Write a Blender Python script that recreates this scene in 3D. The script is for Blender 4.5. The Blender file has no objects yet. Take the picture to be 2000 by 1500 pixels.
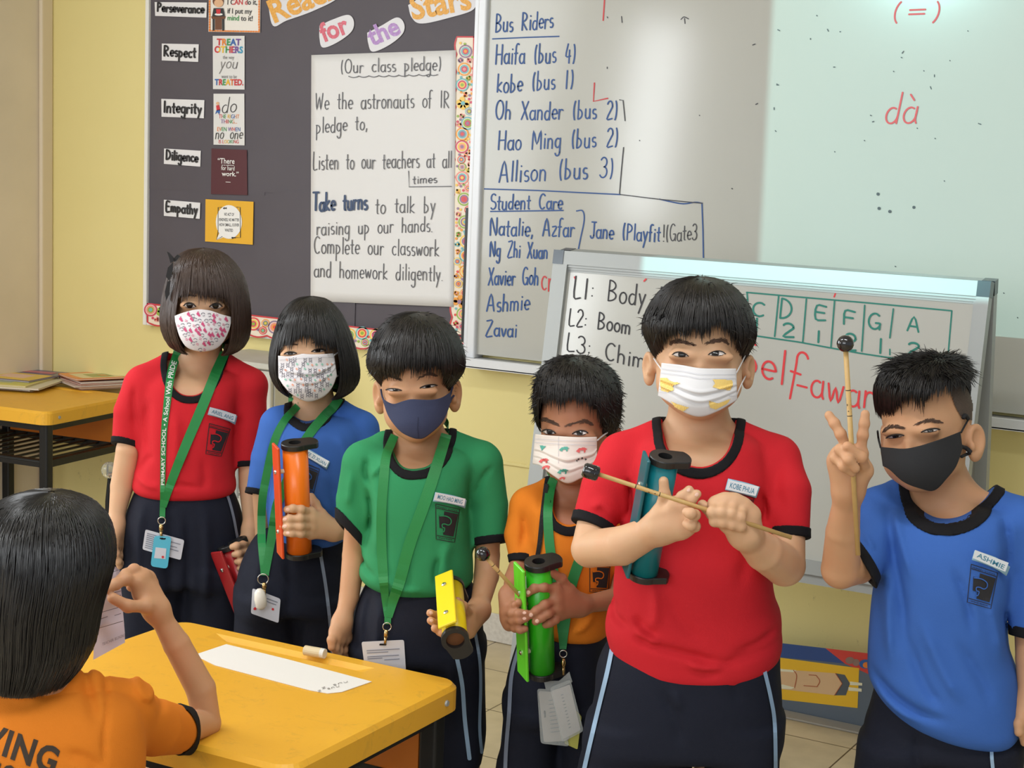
import bpy, math, random
import numpy as np
from mathutils import Vector, Matrix
from mathutils.bvhtree import BVHTree

# ---------------------------------------------------------------- camera
scene = bpy.context.scene
COL = scene.collection
FPX = 3226.0                       # focal length in pixels of a 2000 px wide frame
CAMZ = 1.47
YAW, PITCH, ROLL = (math.radians(a) for a in (29.816, 8.022, 2.280))
_cy, _sy, _cp, _sp = math.cos(YAW), math.sin(YAW), math.cos(PITCH), math.sin(PITCH)
_fwd = np.array([-_sy*_cp, _cy*_cp, -_sp]); _rt = np.array([_cy, _sy, 0.0]); _up = np.cross(_rt, _fwd)
_r2 = math.cos(ROLL)*_rt + math.sin(ROLL)*_up
_u2 = -math.sin(ROLL)*_rt + math.cos(ROLL)*_up
CAM = np.array([0.0, 0.0, CAMZ])
cam_data = bpy.data.cameras.new('camera')
cam_data.sensor_width = 36.0
cam_data.lens = FPX*36.0/2000.0
cam = bpy.data.objects.new('camera', cam_data)
COL.objects.link(cam)
cam.matrix_world = Matrix(((_r2[0], _u2[0], -_fwd[0], 0), (_r2[1], _u2[1], -_fwd[1], 0), (_r2[2], _u2[2], -_fwd[2], CAMZ), (0, 0, 0, 1)))
scene.camera = cam

# ---------------------------------------------------------------- light and exposure
scene.view_settings.view_transform = 'Standard'
scene.view_settings.look = 'None'
scene.view_settings.gamma = 1.0
scene.view_settings.use_curve_mapping = False
scene.view_settings.exposure = 0.13
world = bpy.data.worlds.new('sky'); scene.world = world
world.use_nodes = True
_bg = world.node_tree.nodes['Background']
_bg.inputs[0].default_value = (0.88, 0.95, 1.0, 1)
_bg.inputs[1].default_value = 0.50

def area_light(name, loc, target, sx, sy, power, col):
    d = bpy.data.lights.new(name, 'AREA'); d.shape = 'RECTANGLE'; d.size = sx; d.size_y = sy
    d.energy = power; d.color = col
    o = bpy.data.objects.new(name, d); COL.objects.link(o)
    o.location = loc
    o.rotation_euler = (Vector(target) - Vector(loc)).to_track_quat('-Z', 'Y').to_euler()
    return o
# daylight entering by the windows of the left wall and by the open side behind the photographer
area_light('window_daylight', (-4.22, -0.55, 1.65), (-3.0, 0.0, 1.45), 0.36, 1.2, 24, (0.93, 0.97, 1.0))
area_light('window_daylight', (-4.22, 1.75, 1.55), (-2.0, 2.1, 1.0), 1.6, 1.5, 46, (0.93, 0.97, 1.0))
area_light('window_daylight', (-0.6, -2.6, 2.1), (-1.3, 2.6, 0.8), 3.2, 1.5, 56, (0.93, 0.97, 1.0))
# fluorescent ceiling lamps over the middle of the room
for _x in (-2.1, -0.3): area_light('ceiling_lamp', (_x, 1.25, 2.96), (_x, 1.26, 0), 1.2, 0.25, 19, (0.95, 0.98, 1.0))

# ---------------------------------------------------------------- pixels to rays
def rays(px, py):
    px = np.asarray(px, float); py = np.asarray(py, float)
    a = (px-1000.0)/FPX; b = (py-750.0)/FPX
    return a[..., None]*_r2 - b[..., None]*_u2 + _fwd
def on_wall(px, py, y):            # plane y = const (the wall and what hangs on it)
    d = rays(px, py); return CAM + d*(y/d[..., 1])[..., None]
def on_level(px, py, z):           # plane z = const
    d = rays(px, py); return CAM + d*((z-CAMZ)/d[..., 2])[..., None]
def on_plane(px, py, p0, n):
    d = rays(px, py); n = np.asarray(n, float)
    t = ((np.asarray(p0, float)-CAM) @ n)/(d @ n)
    return CAM + d*t[..., None]

# ---------------------------------------------------------------- materials
def lin(c):
    c = np.array(c, float)/255.0
    return tuple(np.where(c <= 0.04045, c/12.92, ((c+0.055)/1.055)**2.4))
MATS = {}
def mat(name, rgb, rough=0.6, metal=0.0, spec=0.5, noise=None, bump=None, sss=0.0, rgb2=None, trans=0.0, coat=0.0, sheen=0.0, alpha=1.0):
    """rgb in 0-255.  noise = (scale, amount, detail) mixes towards rgb2; bump = (scale, strength)"""
    if name in MATS: return MATS[name]
    m = bpy.data.materials.new(name); MATS[name] = m
    m.use_nodes = True
    nt = m.node_tree; b = nt.nodes['Principled BSDF']
    c = lin(rgb)
    b.inputs['Base Color'].default_value = (*c, 1)
    b.inputs['Roughness'].default_value = rough
    b.inputs['Metallic'].default_value = metal
    b.inputs['Specular IOR Level'].default_value = spec
    if sss:
        b.inputs['Subsurface Weight'].default_value = sss
        b.inputs['Subsurface Radius'].default_value = (0.010, 0.004, 0.002)
        b.inputs['Subsurface Scale'].default_value = 0.6
    if trans: b.inputs['Transmission Weight'].default_value = trans
    if alpha < 1: b.inputs['Alpha'].default_value = alpha
    if coat: b.inputs['Coat Weight'].default_value = coat
    if sheen: b.inputs['Sheen Weight'].default_value = sheen
    tc = None
    if noise or bump:
        tc = nt.nodes.new('ShaderNodeTexCoord')
    if noise:
        n = nt.nodes.new('ShaderNodeTexNoise'); n.inputs['Scale'].default_value = noise[0]; n.inputs['Detail'].default_value = noise[2] if len(noise) > 2 else 3
        nt.links.new(tc.outputs['Object'], n.inputs['Vector'])
        r = nt.nodes.new('ShaderNodeValToRGB')
        r.color_ramp.elements[0].position = 0.35; r.color_ramp.elements[1].position = 0.7
        c2 = lin(rgb2 if rgb2 is not None else tuple(x*0.82 for x in rgb))
        c2 = tuple(c[i]*(1-noise[1]) + c2[i]*noise[1] for i in range(3))
        r.color_ramp.elements[0].color = (*c, 1); r.color_ramp.elements[1].color = (*c2, 1)
        nt.links.new(n.outputs['Fac'], r.inputs['Fac']); nt.links.new(r.outputs['Color'], b.inputs['Base Color'])
    if bump:
        n = nt.nodes.new('ShaderNodeTexNoise'); n.inputs['Scale'].default_value = bump[0]; n.inputs['Detail'].default_value = 4
        nt.links.new(tc.outputs['Object'], n.inputs['Vector'])
        bn = nt.nodes.new('ShaderNodeBump'); bn.inputs['Strength'].default_value = bump[1]; bn.inputs['Distance'].default_value = 0.002
        nt.links.new(n.outputs['Fac'], bn.inputs['Height']); nt.links.new(bn.outputs['Normal'], b.inputs['Normal'])
    return m

# ---------------------------------------------------------------- object helpers
def obj(name, verts, faces, m, parent=None, smooth=False, fmat=None):
    """ONE mesh object.  m: material or list of materials, fmat: material index per face"""
    me = bpy.data.meshes.new(name)
    verts = np.asarray(verts, float)
    if isinstance(faces, np.ndarray) and faces.ndim == 2:
        nf, k = faces.shape
        me.vertices.add(len(verts)); me.vertices.foreach_set('co', verts.astype(np.float32).ravel())
        me.loops.add(nf*k); me.loops.foreach_set('vertex_index', faces.astype(np.int32).ravel())
        me.polygons.add(nf); me.polygons.foreach_set('loop_start', np.arange(0, nf*k, k, dtype=np.int32))
        me.update(calc_edges=True); me.validate()
    else:
        me.from_pydata([tuple(v) for v in verts], [], [tuple(int(i) for i in f) for f in faces])
    for mm in (m if isinstance(m, (list, tuple)) else [m]): me.materials.append(mm)
    if fmat is not None and len(fmat) == len(me.polygons): me.polygons.foreach_set('material_index', np.asarray(fmat, np.int32))
    if smooth: me.polygons.foreach_set('use_smooth', np.ones(len(me.polygons), bool))
    me.update()
    o = bpy.data.objects.new(name, me); COL.objects.link(o)
    if parent is not None: o.parent = parent
    return o
def tag(o, label, cat, group=None):
    o['label'] = label; o['category'] = cat
    if group: o['group'] = group
    return o
def thing(name, label, cat, loc=(0, 0, 0), rotz=0.0, group=None, matrix=None):
    o = bpy.data.objects.new(name, None); o.empty_display_size = 0.05; COL.objects.link(o)
    if matrix is not None: o.matrix_world = matrix
    else: o.location = loc; o.rotation_euler = (0, 0, rotz)
    return tag(o, label, cat, group)
def struct(o):
    o['kind'] = 'structure'; return o

class MB:
    """collects shapes of one mesh"""
    def __init__(s): s.v = []; s.f = []; s.m = []
    def add(s, v, f, mi=0):
        o = len(s.v); s.v += [tuple(map(float, p)) for p in v]; s.f += [tuple(int(i)+o for i in q) for q in f]; s.m += [mi]*len(f)
        return s
    def box(s, lo, hi, mi=0, bev=0.0):
        lo = np.minimum(lo, hi).astype(float) if False else np.array(lo, float); hi = np.array(hi, float)
        x0, y0, z0 = lo; x1, y1, z1 = hi
        if bev <= 0:
            return s.add([(x0,y0,z0),(x1,y0,z0),(x1,y1,z0),(x0,y1,z0),(x0,y0,z1),(x1,y0,z1),(x1,y1,z1),(x0,y1,z1)],
                         [(0,3,2,1),(4,5,6,7),(0,1,5,4),(1,2,6,5),(2,3,7,6),(3,0,4,7)], mi)
        # chamfered box: rounded in plan, small chamfer top and bottom
        pts = rrect(x0, y0, x1, y1, bev*2, 4); ins = rrect(x0+bev, y0+bev, x1-bev, y1-bev, bev*1.5, 4)
        n = len(pts)
        v = [(*p, z0) for p in ins] + [(*p, z0+bev) for p in pts] + [(*p, z1-bev) for p in pts] + [(*p, z1) for p in ins]
        f = [tuple(range(n-1, -1, -1)), tuple(range(3*n, 4*n))]
        for k in range(3):
            for i in range(n): j = (i+1) % n; f.append((k*n+i, k*n+j, (k+1)*n+j, (k+1)*n+i))
        return s.add(v, f, mi)
    def tube(s, pts, r, seg=10, mi=0, cap=True, squash=None):
        pts = np.asarray(pts, float); n = len(pts); r = np.broadcast_to(np.asarray(r, float), (n,))
        t = np.gradient(pts, axis=0); t /= np.maximum(np.linalg.norm(t, axis=1), 1e-9)[:, None]
        ref = np.array([0, 0, 1.0]) if abs(t[0][2]) < 0.9 else np.array([1.0, 0, 0])
        u = np.cross(t[0], ref); u /= np.linalg.norm(u)
        v = []
        for i in range(n):
            u = u - t[i]*(u @ t[i]); u /= max(np.linalg.norm(u), 1e-9); w = np.cross(t[i], u)
            for k in range(seg):
                a = 2*math.pi*k/seg; v.append(pts[i] + r[i]*(math.cos(a)*u + math.sin(a)*w))
        f = []
        for i in range(n-1):
            for k in range(seg): k2 = (k+1) % seg; f.append((i*seg+k, i*seg+k2, (i+1)*seg+k2, (i+1)*seg+k))
        if cap: f.append(tuple(range(seg-1, -1, -1))); f.append(tuple((n-1)*seg+k for k in range(seg)))
        return s.add(v, f, mi)
    def prism(s, poly, z0, z1, mi=0, M=None):
        n = len(poly); v = [(p[0], p[1], z0) for p in poly] + [(p[0], p[1], z1) for p in poly]
        if M is not None: v = [tuple(np.asarray(M[0]) + p[0]*np.asarray(M[1]) + p[1]*np.asarray(M[2]) + p[2]*np.asarray(M[3])) for p in v]
        f = [tuple(range(n-1, -1, -1)), tuple(range(n, 2*n))] + [(i, (i+1) % n, n+(i+1) % n, n+i) for i in range(n)]
        return s.add(v, f, mi)
    def ball(s, c, r, seg=16, rings=10, mi=0):
        r = np.broadcast_to(np.asarray(r, float), (3,)); v = [(c[0], c[1], c[2]+r[2])]
        for i in range(1, rings):
            th = math.pi*i/rings
            for k in range(seg):
                a = 2*math.pi*k/seg; v.append((c[0]+r[0]*math.sin(th)*math.cos(a), c[1]+r[1]*math.sin(th)*math.sin(a), c[2]+r[2]*math.cos(th)))
        v.append((c[0], c[1], c[2]-r[2])); f = []
        for k in range(seg): f.append((0, 1+k, 1+(k+1) % seg))
        for i in range(rings-2):
            for k in range(seg): a = 1+i*seg+k; b = 1+i*seg+(k+1) % seg; f.append((a, a+seg, b+seg, b))
        L = len(v)-1; o = 1+(rings-2)*seg
        for k in range(seg): f.append((L, o+(k+1) % seg, o+k))
        return s.add(v, f, mi)
    def build(s, name, m, parent=None, smooth=False):
        return obj(name, s.v, s.f, m, parent, smooth, s.m if isinstance(m, (list, tuple)) else None)

def rrect(x0, y0, x1, y1, r, n=5):
    r = min(r, (x1-x0)/2-1e-6, (y1-y0)/2-1e-6); out = []
    for cx, cy, a0 in ((x1-r, y0+r, -90), (x1-r, y1-r, 0), (x0+r, y1-r, 90), (x0+r, y0+r, 180)):
        for k in range(n+1):
            a = math.radians(a0+90*k/n); out.append((cx+r*math.cos(a), cy+r*math.sin(a)))
    return out
def circle(cx, cy, r, n=20, ry=None): return [(cx+r*math.cos(2*math.pi*k/n), cy+(ry or r)*math.sin(2*math.pi*k/n)) for k in range(n)]
def smooth_line(pts, n=8):
    """Catmull-Rom through the points (any dimension)"""
    p = np.asarray(pts, float)
    if len(p) < 3: 
        t = np.linspace(0, 1, n+1)[:, None]; return p[0]*(1-t)+p[-1]*t
    q = np.vstack([2*p[0]-p[1], p, 2*p[-1]-p[-2]]); out = []
    for i in range(1, len(q)-2):
        for k in range(n):
            t = k/n; a, b, c, d = q[i-1], q[i], q[i+1], q[i+2]
            out.append(0.5*(2*b + (c-a)*t + (2*a-5*b+4*c-d)*t*t + (3*b-a-3*c+d)*t**3))
    out.append(p[-1]); return np.array(out)

# ---------------------------------------------------------------- flat marks: strokes and letters drawn in pixel space, mapped onto a surface
_ST = [0]                               # strokes that cross lie a tenth of a millimetre apart
def stroke_mesh(lines, w, mapper, mb=None, mi=0):
    mb = mb or MB()
    for L in lines:
        L = np.asarray(L, float)
        if len(L) == 1: L = np.vstack([L[0]-[w*.15, 0], L[0]+[w*.15, 0]])
        t = np.gradient(L, axis=0); t /= np.maximum(np.linalg.norm(t, axis=1), 1e-6)[:, None]
        nrm = np.stack([-t[:, 1], t[:, 0]], 1)
        hw = np.full(len(L), w/2)
        A = L + nrm*hw[:, None]; B = L - nrm*hw[:, None]
        e0 = L[0]-t[0]*w*.35; e1 = L[-1]+t[-1]*w*.35
        P = np.vstack([A, B, [e0+nrm[0]*w*.28], [e0-nrm[0]*w*.28], [e1+nrm[-1]*w*.28], [e1-nrm[-1]*w*.28]])
        W = mapper(P[:, 0], P[:, 1])-np.array([0, _ST[0] % 11*1.0e-4, 0]); n = len(L); _ST[0] += 1
        f = [(i, i+1, n+i+1, n+i) for i in range(n-1)] + [(2*n, 0, n, 2*n+1), (n-1, 2*n+2, 2*n+3, 2*n-1)]
        mb.add(W, f, mi)
    return mb
def poly_mesh(polys, mapper, mb=None, mi=0):
    mb = mb or MB()
    for p in polys:
        p = np.asarray(p, float); mb.add(mapper(p[:, 0], p[:, 1]), [tuple(range(len(p)))], mi)
    return mb
def arc(cx, cy, rx, ry, a0, a1, n=10):
    return [(cx+rx*math.cos(math.radians(a0+(a1-a0)*k/n)), cy+ry*math.sin(math.radians(a0+(a1-a0)*k/n))) for k in range(n+1)]
# handwriting: every glyph is (advance, strokes); x-height 1, capitals 1.9, baseline 0
GL = {
 'a': (1.0, [arc(.42,.48,.38,.48,60,360)+[(.8,.95)], [(.8,1),(.8,.25),(.9,0)]]),
 'b': (1.0, [[(.1,1.9),(.1,0)], arc(.1,.48,.6,.5,95,-90)]),
 'c': (.85, [arc(.45,.5,.4,.5,50,310)]),
 'd': (1.0, [arc(.42,.48,.36,.48,60,360), [(.78,1.9),(.78,0)]]),
 'e': (.9, [[(.08,.5),(.78,.56)]+arc(.45,.52,.36,.5,15,310)]),
 'f': (.7, [arc(.5,1.5,.28,.4,50,180)+[(.22,1.2),(.2,-.1)], [(0,.95),(.5,.98)]]),
 '\u0192': (.9, [arc(.62,1.55,.3,.4,20,180)+[(.3,1.0),(.16,-.75)], [(.05,.75),(.6,.72)]]),
 'g': (1.0, [arc(.42,.5,.36,.48,60,360), [(.78,1),(.78,-.4)]+arc(.45,-.45,.33,.4,0,-160)]),
 'h': (1.0, [[(.1,1.9),(.1,0)], [(.1,.6)]+arc(.42,.6,.32,.4,150,0)+[(.74,0)]]),
 'i': (.45, [[(.2,1),(.2,0)], [(.2,1.45),(.22,1.38)]]),
 'j': (.55, [[(.35,1),(.35,-.4)]+arc(.1,-.45,.25,.3,0,-140), [(.35,1.45),(.37,1.38)]]),
 'k': (.9, [[(.1,1.9),(.1,0)], [(.7,1),(.1,.45),(.75,0)]]),
 'l': (.4, [[(.18,1.9),(.18,0)]]),
 'm': (1.4, [[(.08,1),(.08,0)], [(.08,.6)]+arc(.34,.65,.26,.35,150,0)+[(.6,0)], [(.6,.6)]+arc(.88,.65,.28,.35,150,0)+[(1.16,0)]]),
 'n': (1.0, [[(.1,1),(.1,0)], [(.1,.6)]+arc(.42,.6,.32,.4,150,0)+[(.74,0)]]),
 'o': (.95, [arc(.44,.5,.38,.5,90,450)]),
 'p': (1.0, [[(.1,1),(.1,-.8)], arc(.1,.5,.62,.5,100,-90)]),
 'q': (1.0, [arc(.42,.5,.36,.48,60,360), [(.78,1),(.78,-.8)]]),
 'r': (.75, [[(.1,1),(.1,0)], [(.1,.55)]+arc(.45,.6,.33,.38,150,50)]),
 's': (.75, [arc(.36,.74,.26,.25,50,250)[:]+arc(.36,.25,.28,.25,80,-130)]),
 't': (.7, [[(.3,1.6),(.3,.15),(.5,0)], [(.02,1),(.6,1.03)]]),
 'u': (1.0, [[(.1,1),(.1,.35)]+arc(.42,.35,.32,.35,180,360)+[(.74,1)], [(.74,1),(.78,0)]]),
 'v': (.85, [[(.05,1),(.38,0),(.72,1)]]),
 'w': (1.25, [[(.05,1),(.3,0),(.55,.85),(.82,0),(1.08,1)]]),
 'x': (.85, [[(.05,1),(.7,0)], [(.7,1),(.05,0)]]),
 'y': (.9, [[(.05,1),(.38,.1)], [(.74,1),(.15,-.8)]]),
 'z': (.85, [[(.05,1),(.7,1),(.08,0),(.75,0)]]),
 'A': (1.35, [[(.05,0),(.55,1.9),(1.1,0)], [(.2,.65),(.95,.65)]]),
 'B': (1.2, [[(.12,1.9),(.12,0)], arc(.12,1.42,.7,.48,90,-90)+arc(.12,.47,.82,.47,90,-90)]),
 'C': (1.2, [arc(.62,.95,.55,.95,50,310)]),
 'D': (1.3, [[(.12,1.9),(.12,0)], arc(.12,.95,.95,.95,90,-90)]),
 'E': (1.1, [[(.85,1.9),(.12,1.9),(.12,0),(.88,0)], [(.12,1),(.75,1)]]),
 'F': (1.05, [[(.85,1.9),(.12,1.9),(.12,0)], [(.12,1),(.75,1)]]),
 'G': (1.3, [arc(.62,.95,.55,.95,50,330)+[(1.1,.75),(.7,.75)], [(1.1,.75),(1.1,0)]]),
 'H': (1.3, [[(.12,1.9),(.12,0)], [(1.05,1.9),(1.05,0)], [(.12,.95),(1.05,.95)]]),
 'I': (.5, [[(.2,1.9),(.2,0)]]),
 'J': (.95, [[(.65,1.9),(.65,.4)]+arc(.36,.4,.29,.4,0,-160), [(.2,1.9),(1,1.9)]]),
 'K': (1.15, [[(.12,1.9),(.12,0)], [(.95,1.9),(.12,.85),(1,0)]]),
 'L': (1.0, [[(.12,1.9),(.12,0),(.85,0)]]),
 'M': (1.6, [[(.12,0),(.2,1.9),(.75,.5),(1.25,1.9),(1.38,0)]]),
 'N': (1.35, [[(.12,0),(.12,1.9),(1.05,0),(1.05,1.9)]]),
 'O': (1.35, [arc(.62,.95,.55,.95,90,450)]),
 'P': (1.1, [[(.12,1.9),(.12,0)], arc(.12,1.4,.75,.5,90,-90)]),
 'Q': (1.35, [arc(.62,.95,.55,.95,90,450), [(.8,.4),(1.2,-.1)]]),
 'R': (1.2, [[(.12,1.9),(.12,0)], arc(.12,1.42,.72,.48,90,-90)+[(.95,0)]]),
 'S': (1.1, [arc(.52,1.43,.42,.47,40,260)+arc(.52,.47,.46,.48,85,-140)]),
 'T': (1.15, [[(.55,1.9),(.55,0)], [(.02,1.9),(1.1,1.9)]]),
 'U': (1.25, [[(.12,1.9),(.12,.5)]+arc(.57,.5,.45,.5,180,360)+[(1.02,1.9)]]),
 'V': (1.2, [[(.05,1.9),(.55,0),(1.08,1.9)]]),
 'W': (1.5, [[(.08,1.9),(.25,0),(.7,1.5),(.95,0),(1.3,1.9)]]),
 'X': (1.2, [[(.08,1.9),(1.02,0)], [(1.02,1.9),(.08,0)]]),
 'Y': (1.15, [[(.05,1.9),(.55,1)], [(1.05,1.9),(.5,0)]]),
 'Z': (1.2, [[(.1,1.9),(.98,1.9),(.08,0),(1.05,0)]]),
 '1': (.7, [[(.3,1.9),(.3,0)]]),
 '2': (1.0, [arc(.45,1.4,.38,.5,160,-20)+[(.1,0),(.9,.05)]]),
 '3': (1.0, [arc(.4,1.42,.38,.45,150,-80)+arc(.4,.5,.45,.5,80,-150)]),
 '4': (1.0, [[(.35,1.9),(.08,.7),(.85,.7)], [(.62,1.3),(.62,0)]]),
 '8': (1.0, [arc(.45,1.4,.33,.45,270,-90,14)+arc(.45,.48,.4,.48,90,450,14)]),
 '(': (.6, [arc(.65,.85,.5,1.25,130,230)]),
 ')': (.6, [arc(-.1,.85,.5,1.25,50,-50)]),
 ':': (.5, [[(.2,.95)], [(.2,.25)]]),
 ',': (.4, [[(.2,.1),(.1,-.3)]]),
 '.': (.4, [[(.15,.02)]]),
 '!': (.5, [[(.2,1.9),(.2,.5)], [(.2,.02)]]),
 '-': (.8, [[(.1,.7),(.65,.62)]]),
 '=': (1.0, [[(.1,.7),(.85,.7)], [(.1,1.1),(.85,1.1)]]),
 ' ': (1.2, []),
 '\u00e0': (1.0, [arc(.42,.48,.38,.48,60,360)+[(.8,.95)], [(.8,1),(.8,.25),(.9,0)], [(.2,1.75),(.5,1.4)]]),
}
def write(text, p0, p1, cap, slant=0.0, jit=0.03, seed=1, up=(0.035, -1.0)):
    """strokes of a handwritten line: baseline from p0 to p1 (pixels), capitals cap pixels high"""
    rng = random.Random(seed); out = []; x = 0.0; items = []
    for ch in text:
        a, st = GL[ch]; items.append((x, st)); x += a+0.12
    tot = max(x-0.12, .1)
    p0 = np.array(p0, float); p1 = np.array(p1, float); ex = (p1-p0)/tot; ey = np.array(up)*cap/1.9
    for x0, st in items:
        dy = rng.uniform(-jit, jit)*2; sc = 1+rng.uniform(-jit, jit)
        for s in st:
            s = np.array(s, float)
            if len(s) > 2: s = smooth_line(s, 3)
            s = np.stack([s[:, 0]+slant*s[:, 1], s[:, 1]*sc+dy], 1)
            out.append(p0 + (s[:, :1]+x0)*ex + s[:, 1:]*ey)
    return out
# printed letters: the built-in font turned into a mesh
def text_mesh(text, bold=0.0, spacing=1.0):
    cu = bpy.data.curves.new('lettering', 'FONT'); cu.body = text; cu.offset = bold; cu.space_character = spacing; cu.resolution_u = 3
    o = bpy.data.objects.new('lettering', cu); COL.objects.link(o)
    bpy.context.view_layer.update()
    me = bpy.data.meshes.new_from_object(o.evaluated_get(bpy.context.evaluated_depsgraph_get()))
    v = np.array([p.co[:2] for p in me.vertices]).reshape(-1, 2); f = [tuple(p.vertices) for p in me.polygons]
    bpy.data.objects.remove(o); bpy.data.curves.remove(cu); bpy.data.meshes.remove(me)
    return v, f
def print_text(text, p0, p1, cap, mapper, mb=None, mi=0, bold=0.0, up=(0.03, -1.0), colours=None, spacing=1.0):
    """printed line with its baseline from p0 to p1 (pixels), capitals cap pixels high"""
    mb = mb or MB(); p0 = np.array(p0, float); p1 = np.array(p1, float)
    v, f = text_mesh(text, bold, spacing)
    if not len(v): return mb
    w = v[:, 0].max()-v[:, 0].min(); v[:, 0] -= v[:, 0].min()
    q = p0 + v[:, :1]/w*(p1-p0) + v[:, 1:]/0.70*np.array(up)*cap
    W = mapper(q[:, 0], q[:, 1])
    if colours:
        ctr = np.array([v[list(t), 0].mean() for t in f])/w
        k = np.minimum((ctr*len(colours)).astype(int), len(colours)-1)
        for j in range(len(colours)):
            sel = [t for t, kk in zip(f, k) if kk == j]
            if sel: mb.add(W, sel, colours[j])
    else: mb.add(W, f, mi)
    return mb
# ================================================================ the room
YW = 4.19
RNG = random.Random(7)
def wall_material(name, rgb, rgb2, rough=0.55):
    m = mat(name, rgb, rough=rough, noise=(2.2, 0.35, 6), rgb2=rgb2, bump=(60, 0.12)); return m
M_yellow = wall_material('yellow_wall_paint', (234, 219, 152), (226, 209, 138))
def add_scuffs(m, rgb, zlim):
    """small dark scuffs on the lower part of the wall"""
    nt = m.node_tree; b = nt.nodes['Principled BSDF']; src = b.inputs['Base Color'].links[0].from_socket
    tc = nt.nodes.new('ShaderNodeTexCoord'); mp = nt.nodes.new('ShaderNodeMapping'); mp.inputs['Scale'].default_value = (1, 1, .5)
    n = nt.nodes.new('ShaderNodeTexNoise'); n.inputs['Scale'].default_value = 38; n.inputs['Detail'].default_value = 6; n.inputs['Roughness'].default_value = 0.75
    nt.links.new(tc.outputs['Object'], mp.inputs[0]); nt.links.new(mp.outputs[0], n.inputs['Vector'])
    r = nt.nodes.new('ShaderNodeValToRGB'); r.color_ramp.elements[0].position = 0.62; r.color_ramp.elements[1].position = 0.74
    nt.links.new(n.outputs['Fac'], r.inputs['Fac'])
    sx = nt.nodes.new('ShaderNodeSeparateXYZ'); nt.links.new(tc.outputs['Object'], sx.inputs[0])
    mr = nt.nodes.new('ShaderNodeMapRange'); mr.inputs[1].default_value = zlim; mr.inputs[2].default_value = zlim-0.15; mr.inputs[3].default_value = 0; mr.inputs[4].default_value = 0.55
    nt.links.new(sx.outputs['Z'], mr.inputs[0])
    mu = nt.nodes.new('ShaderNodeMath'); mu.operation = 'MULTIPLY'; nt.links.new(r.outputs['Color'], mu.inputs[0]); nt.links.new(mr.outputs[0], mu.inputs[1])
    mx = nt.nodes.new('ShaderNodeMix'); mx.data_type = 'RGBA'
    nt.links.new(mu.outputs[0], mx.inputs[0]); nt.links.new(src, mx.inputs[6]); mx.inputs[7].default_value = (*lin(rgb), 1)
    nt.links.new(mx.outputs[2], b.inputs['Base Color'])
add_scuffs(M_yellow, (120, 110, 80), 0.53)
M_beige = mat('beige_wall_paint', (230, 216, 194), rough=0.5, noise=(3, .3, 5), bump=(80, .08))
M_white = mat('white_paint', (236, 234, 228), rough=0.6)

def floor_material():
    m = bpy.data.materials.new('floor_tiles'); m.use_nodes = True; nt = m.node_tree; b = nt.nodes['Principled BSDF']
    tc = nt.nodes.new('ShaderNodeTexCoord'); mp = nt.nodes.new('ShaderNodeMapping'); mp.inputs['Location'].default_value = (1.227, -3.948, 0)
    nt.links.new(tc.outputs['Object'], mp.inputs[0])
    br = nt.nodes.new('ShaderNodeTexBrick'); br.offset = 0; br.squash = 1
    for k, v in (('Scale', 1.0), ('Mortar Size', 0.0022), ('Mortar Smooth', 0.1), ('Brick Width', 0.298), ('Row Height', 0.298), ('Bias', 0)): br.inputs[k].default_value = v
    br.inputs['Color1'].default_value = (*lin((206, 190, 160)), 1); br.inputs['Color2'].default_value = (*lin((198, 182, 152)), 1); br.inputs['Mortar'].default_value = (*lin((90, 76, 56)), 1)
    nt.links.new(mp.outputs[0], br.inputs['Vector'])
    n = nt.nodes.new('ShaderNodeTexNoise'); n.inputs['Scale'].default_value = 14; n.inputs['Detail'].default_value = 7
    nt.links.new(tc.outputs['Object'], n.inputs['Vector'])
    r = nt.nodes.new('ShaderNodeValToRGB'); r.color_ramp.elements[0].position = .3; r.color_ramp.elements[1].position = .75
    r.color_ramp.elements[0].color = (.86, .86, .84, 1); r.color_ramp.elements[1].color = (1.05, 1.05, 1.05, 1)
    nt.links.new(n.outputs['Fac'], r.inputs['Fac'])
    mx = nt.nodes.new('ShaderNodeMix'); mx.data_type = 'RGBA'; mx.blend_type = 'MULTIPLY'; mx.inputs[0].default_value = 1
    nt.links.new(br.outputs['Color'], mx.inputs[6]); nt.links.new(r.outputs['Color'], mx.inputs[7]); nt.links.new(mx.outputs[2], b.inputs['Base Color'])
    b.inputs['Roughness'].default_value = 0.35
    return m
struct(MB().box((-4.4, -3.2, -0.08), (3.6, 4.3, 0)).build('floor', floor_material()))
struct(MB().box((-4.4, -3.2, 3.0), (3.6, 4.3, 3.1)).build('ceiling', M_white))
struct(MB().box((-4.4, YW, 0), (3.6, YW+.11, 3.0)).build('wall_back', M_yellow))
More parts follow.
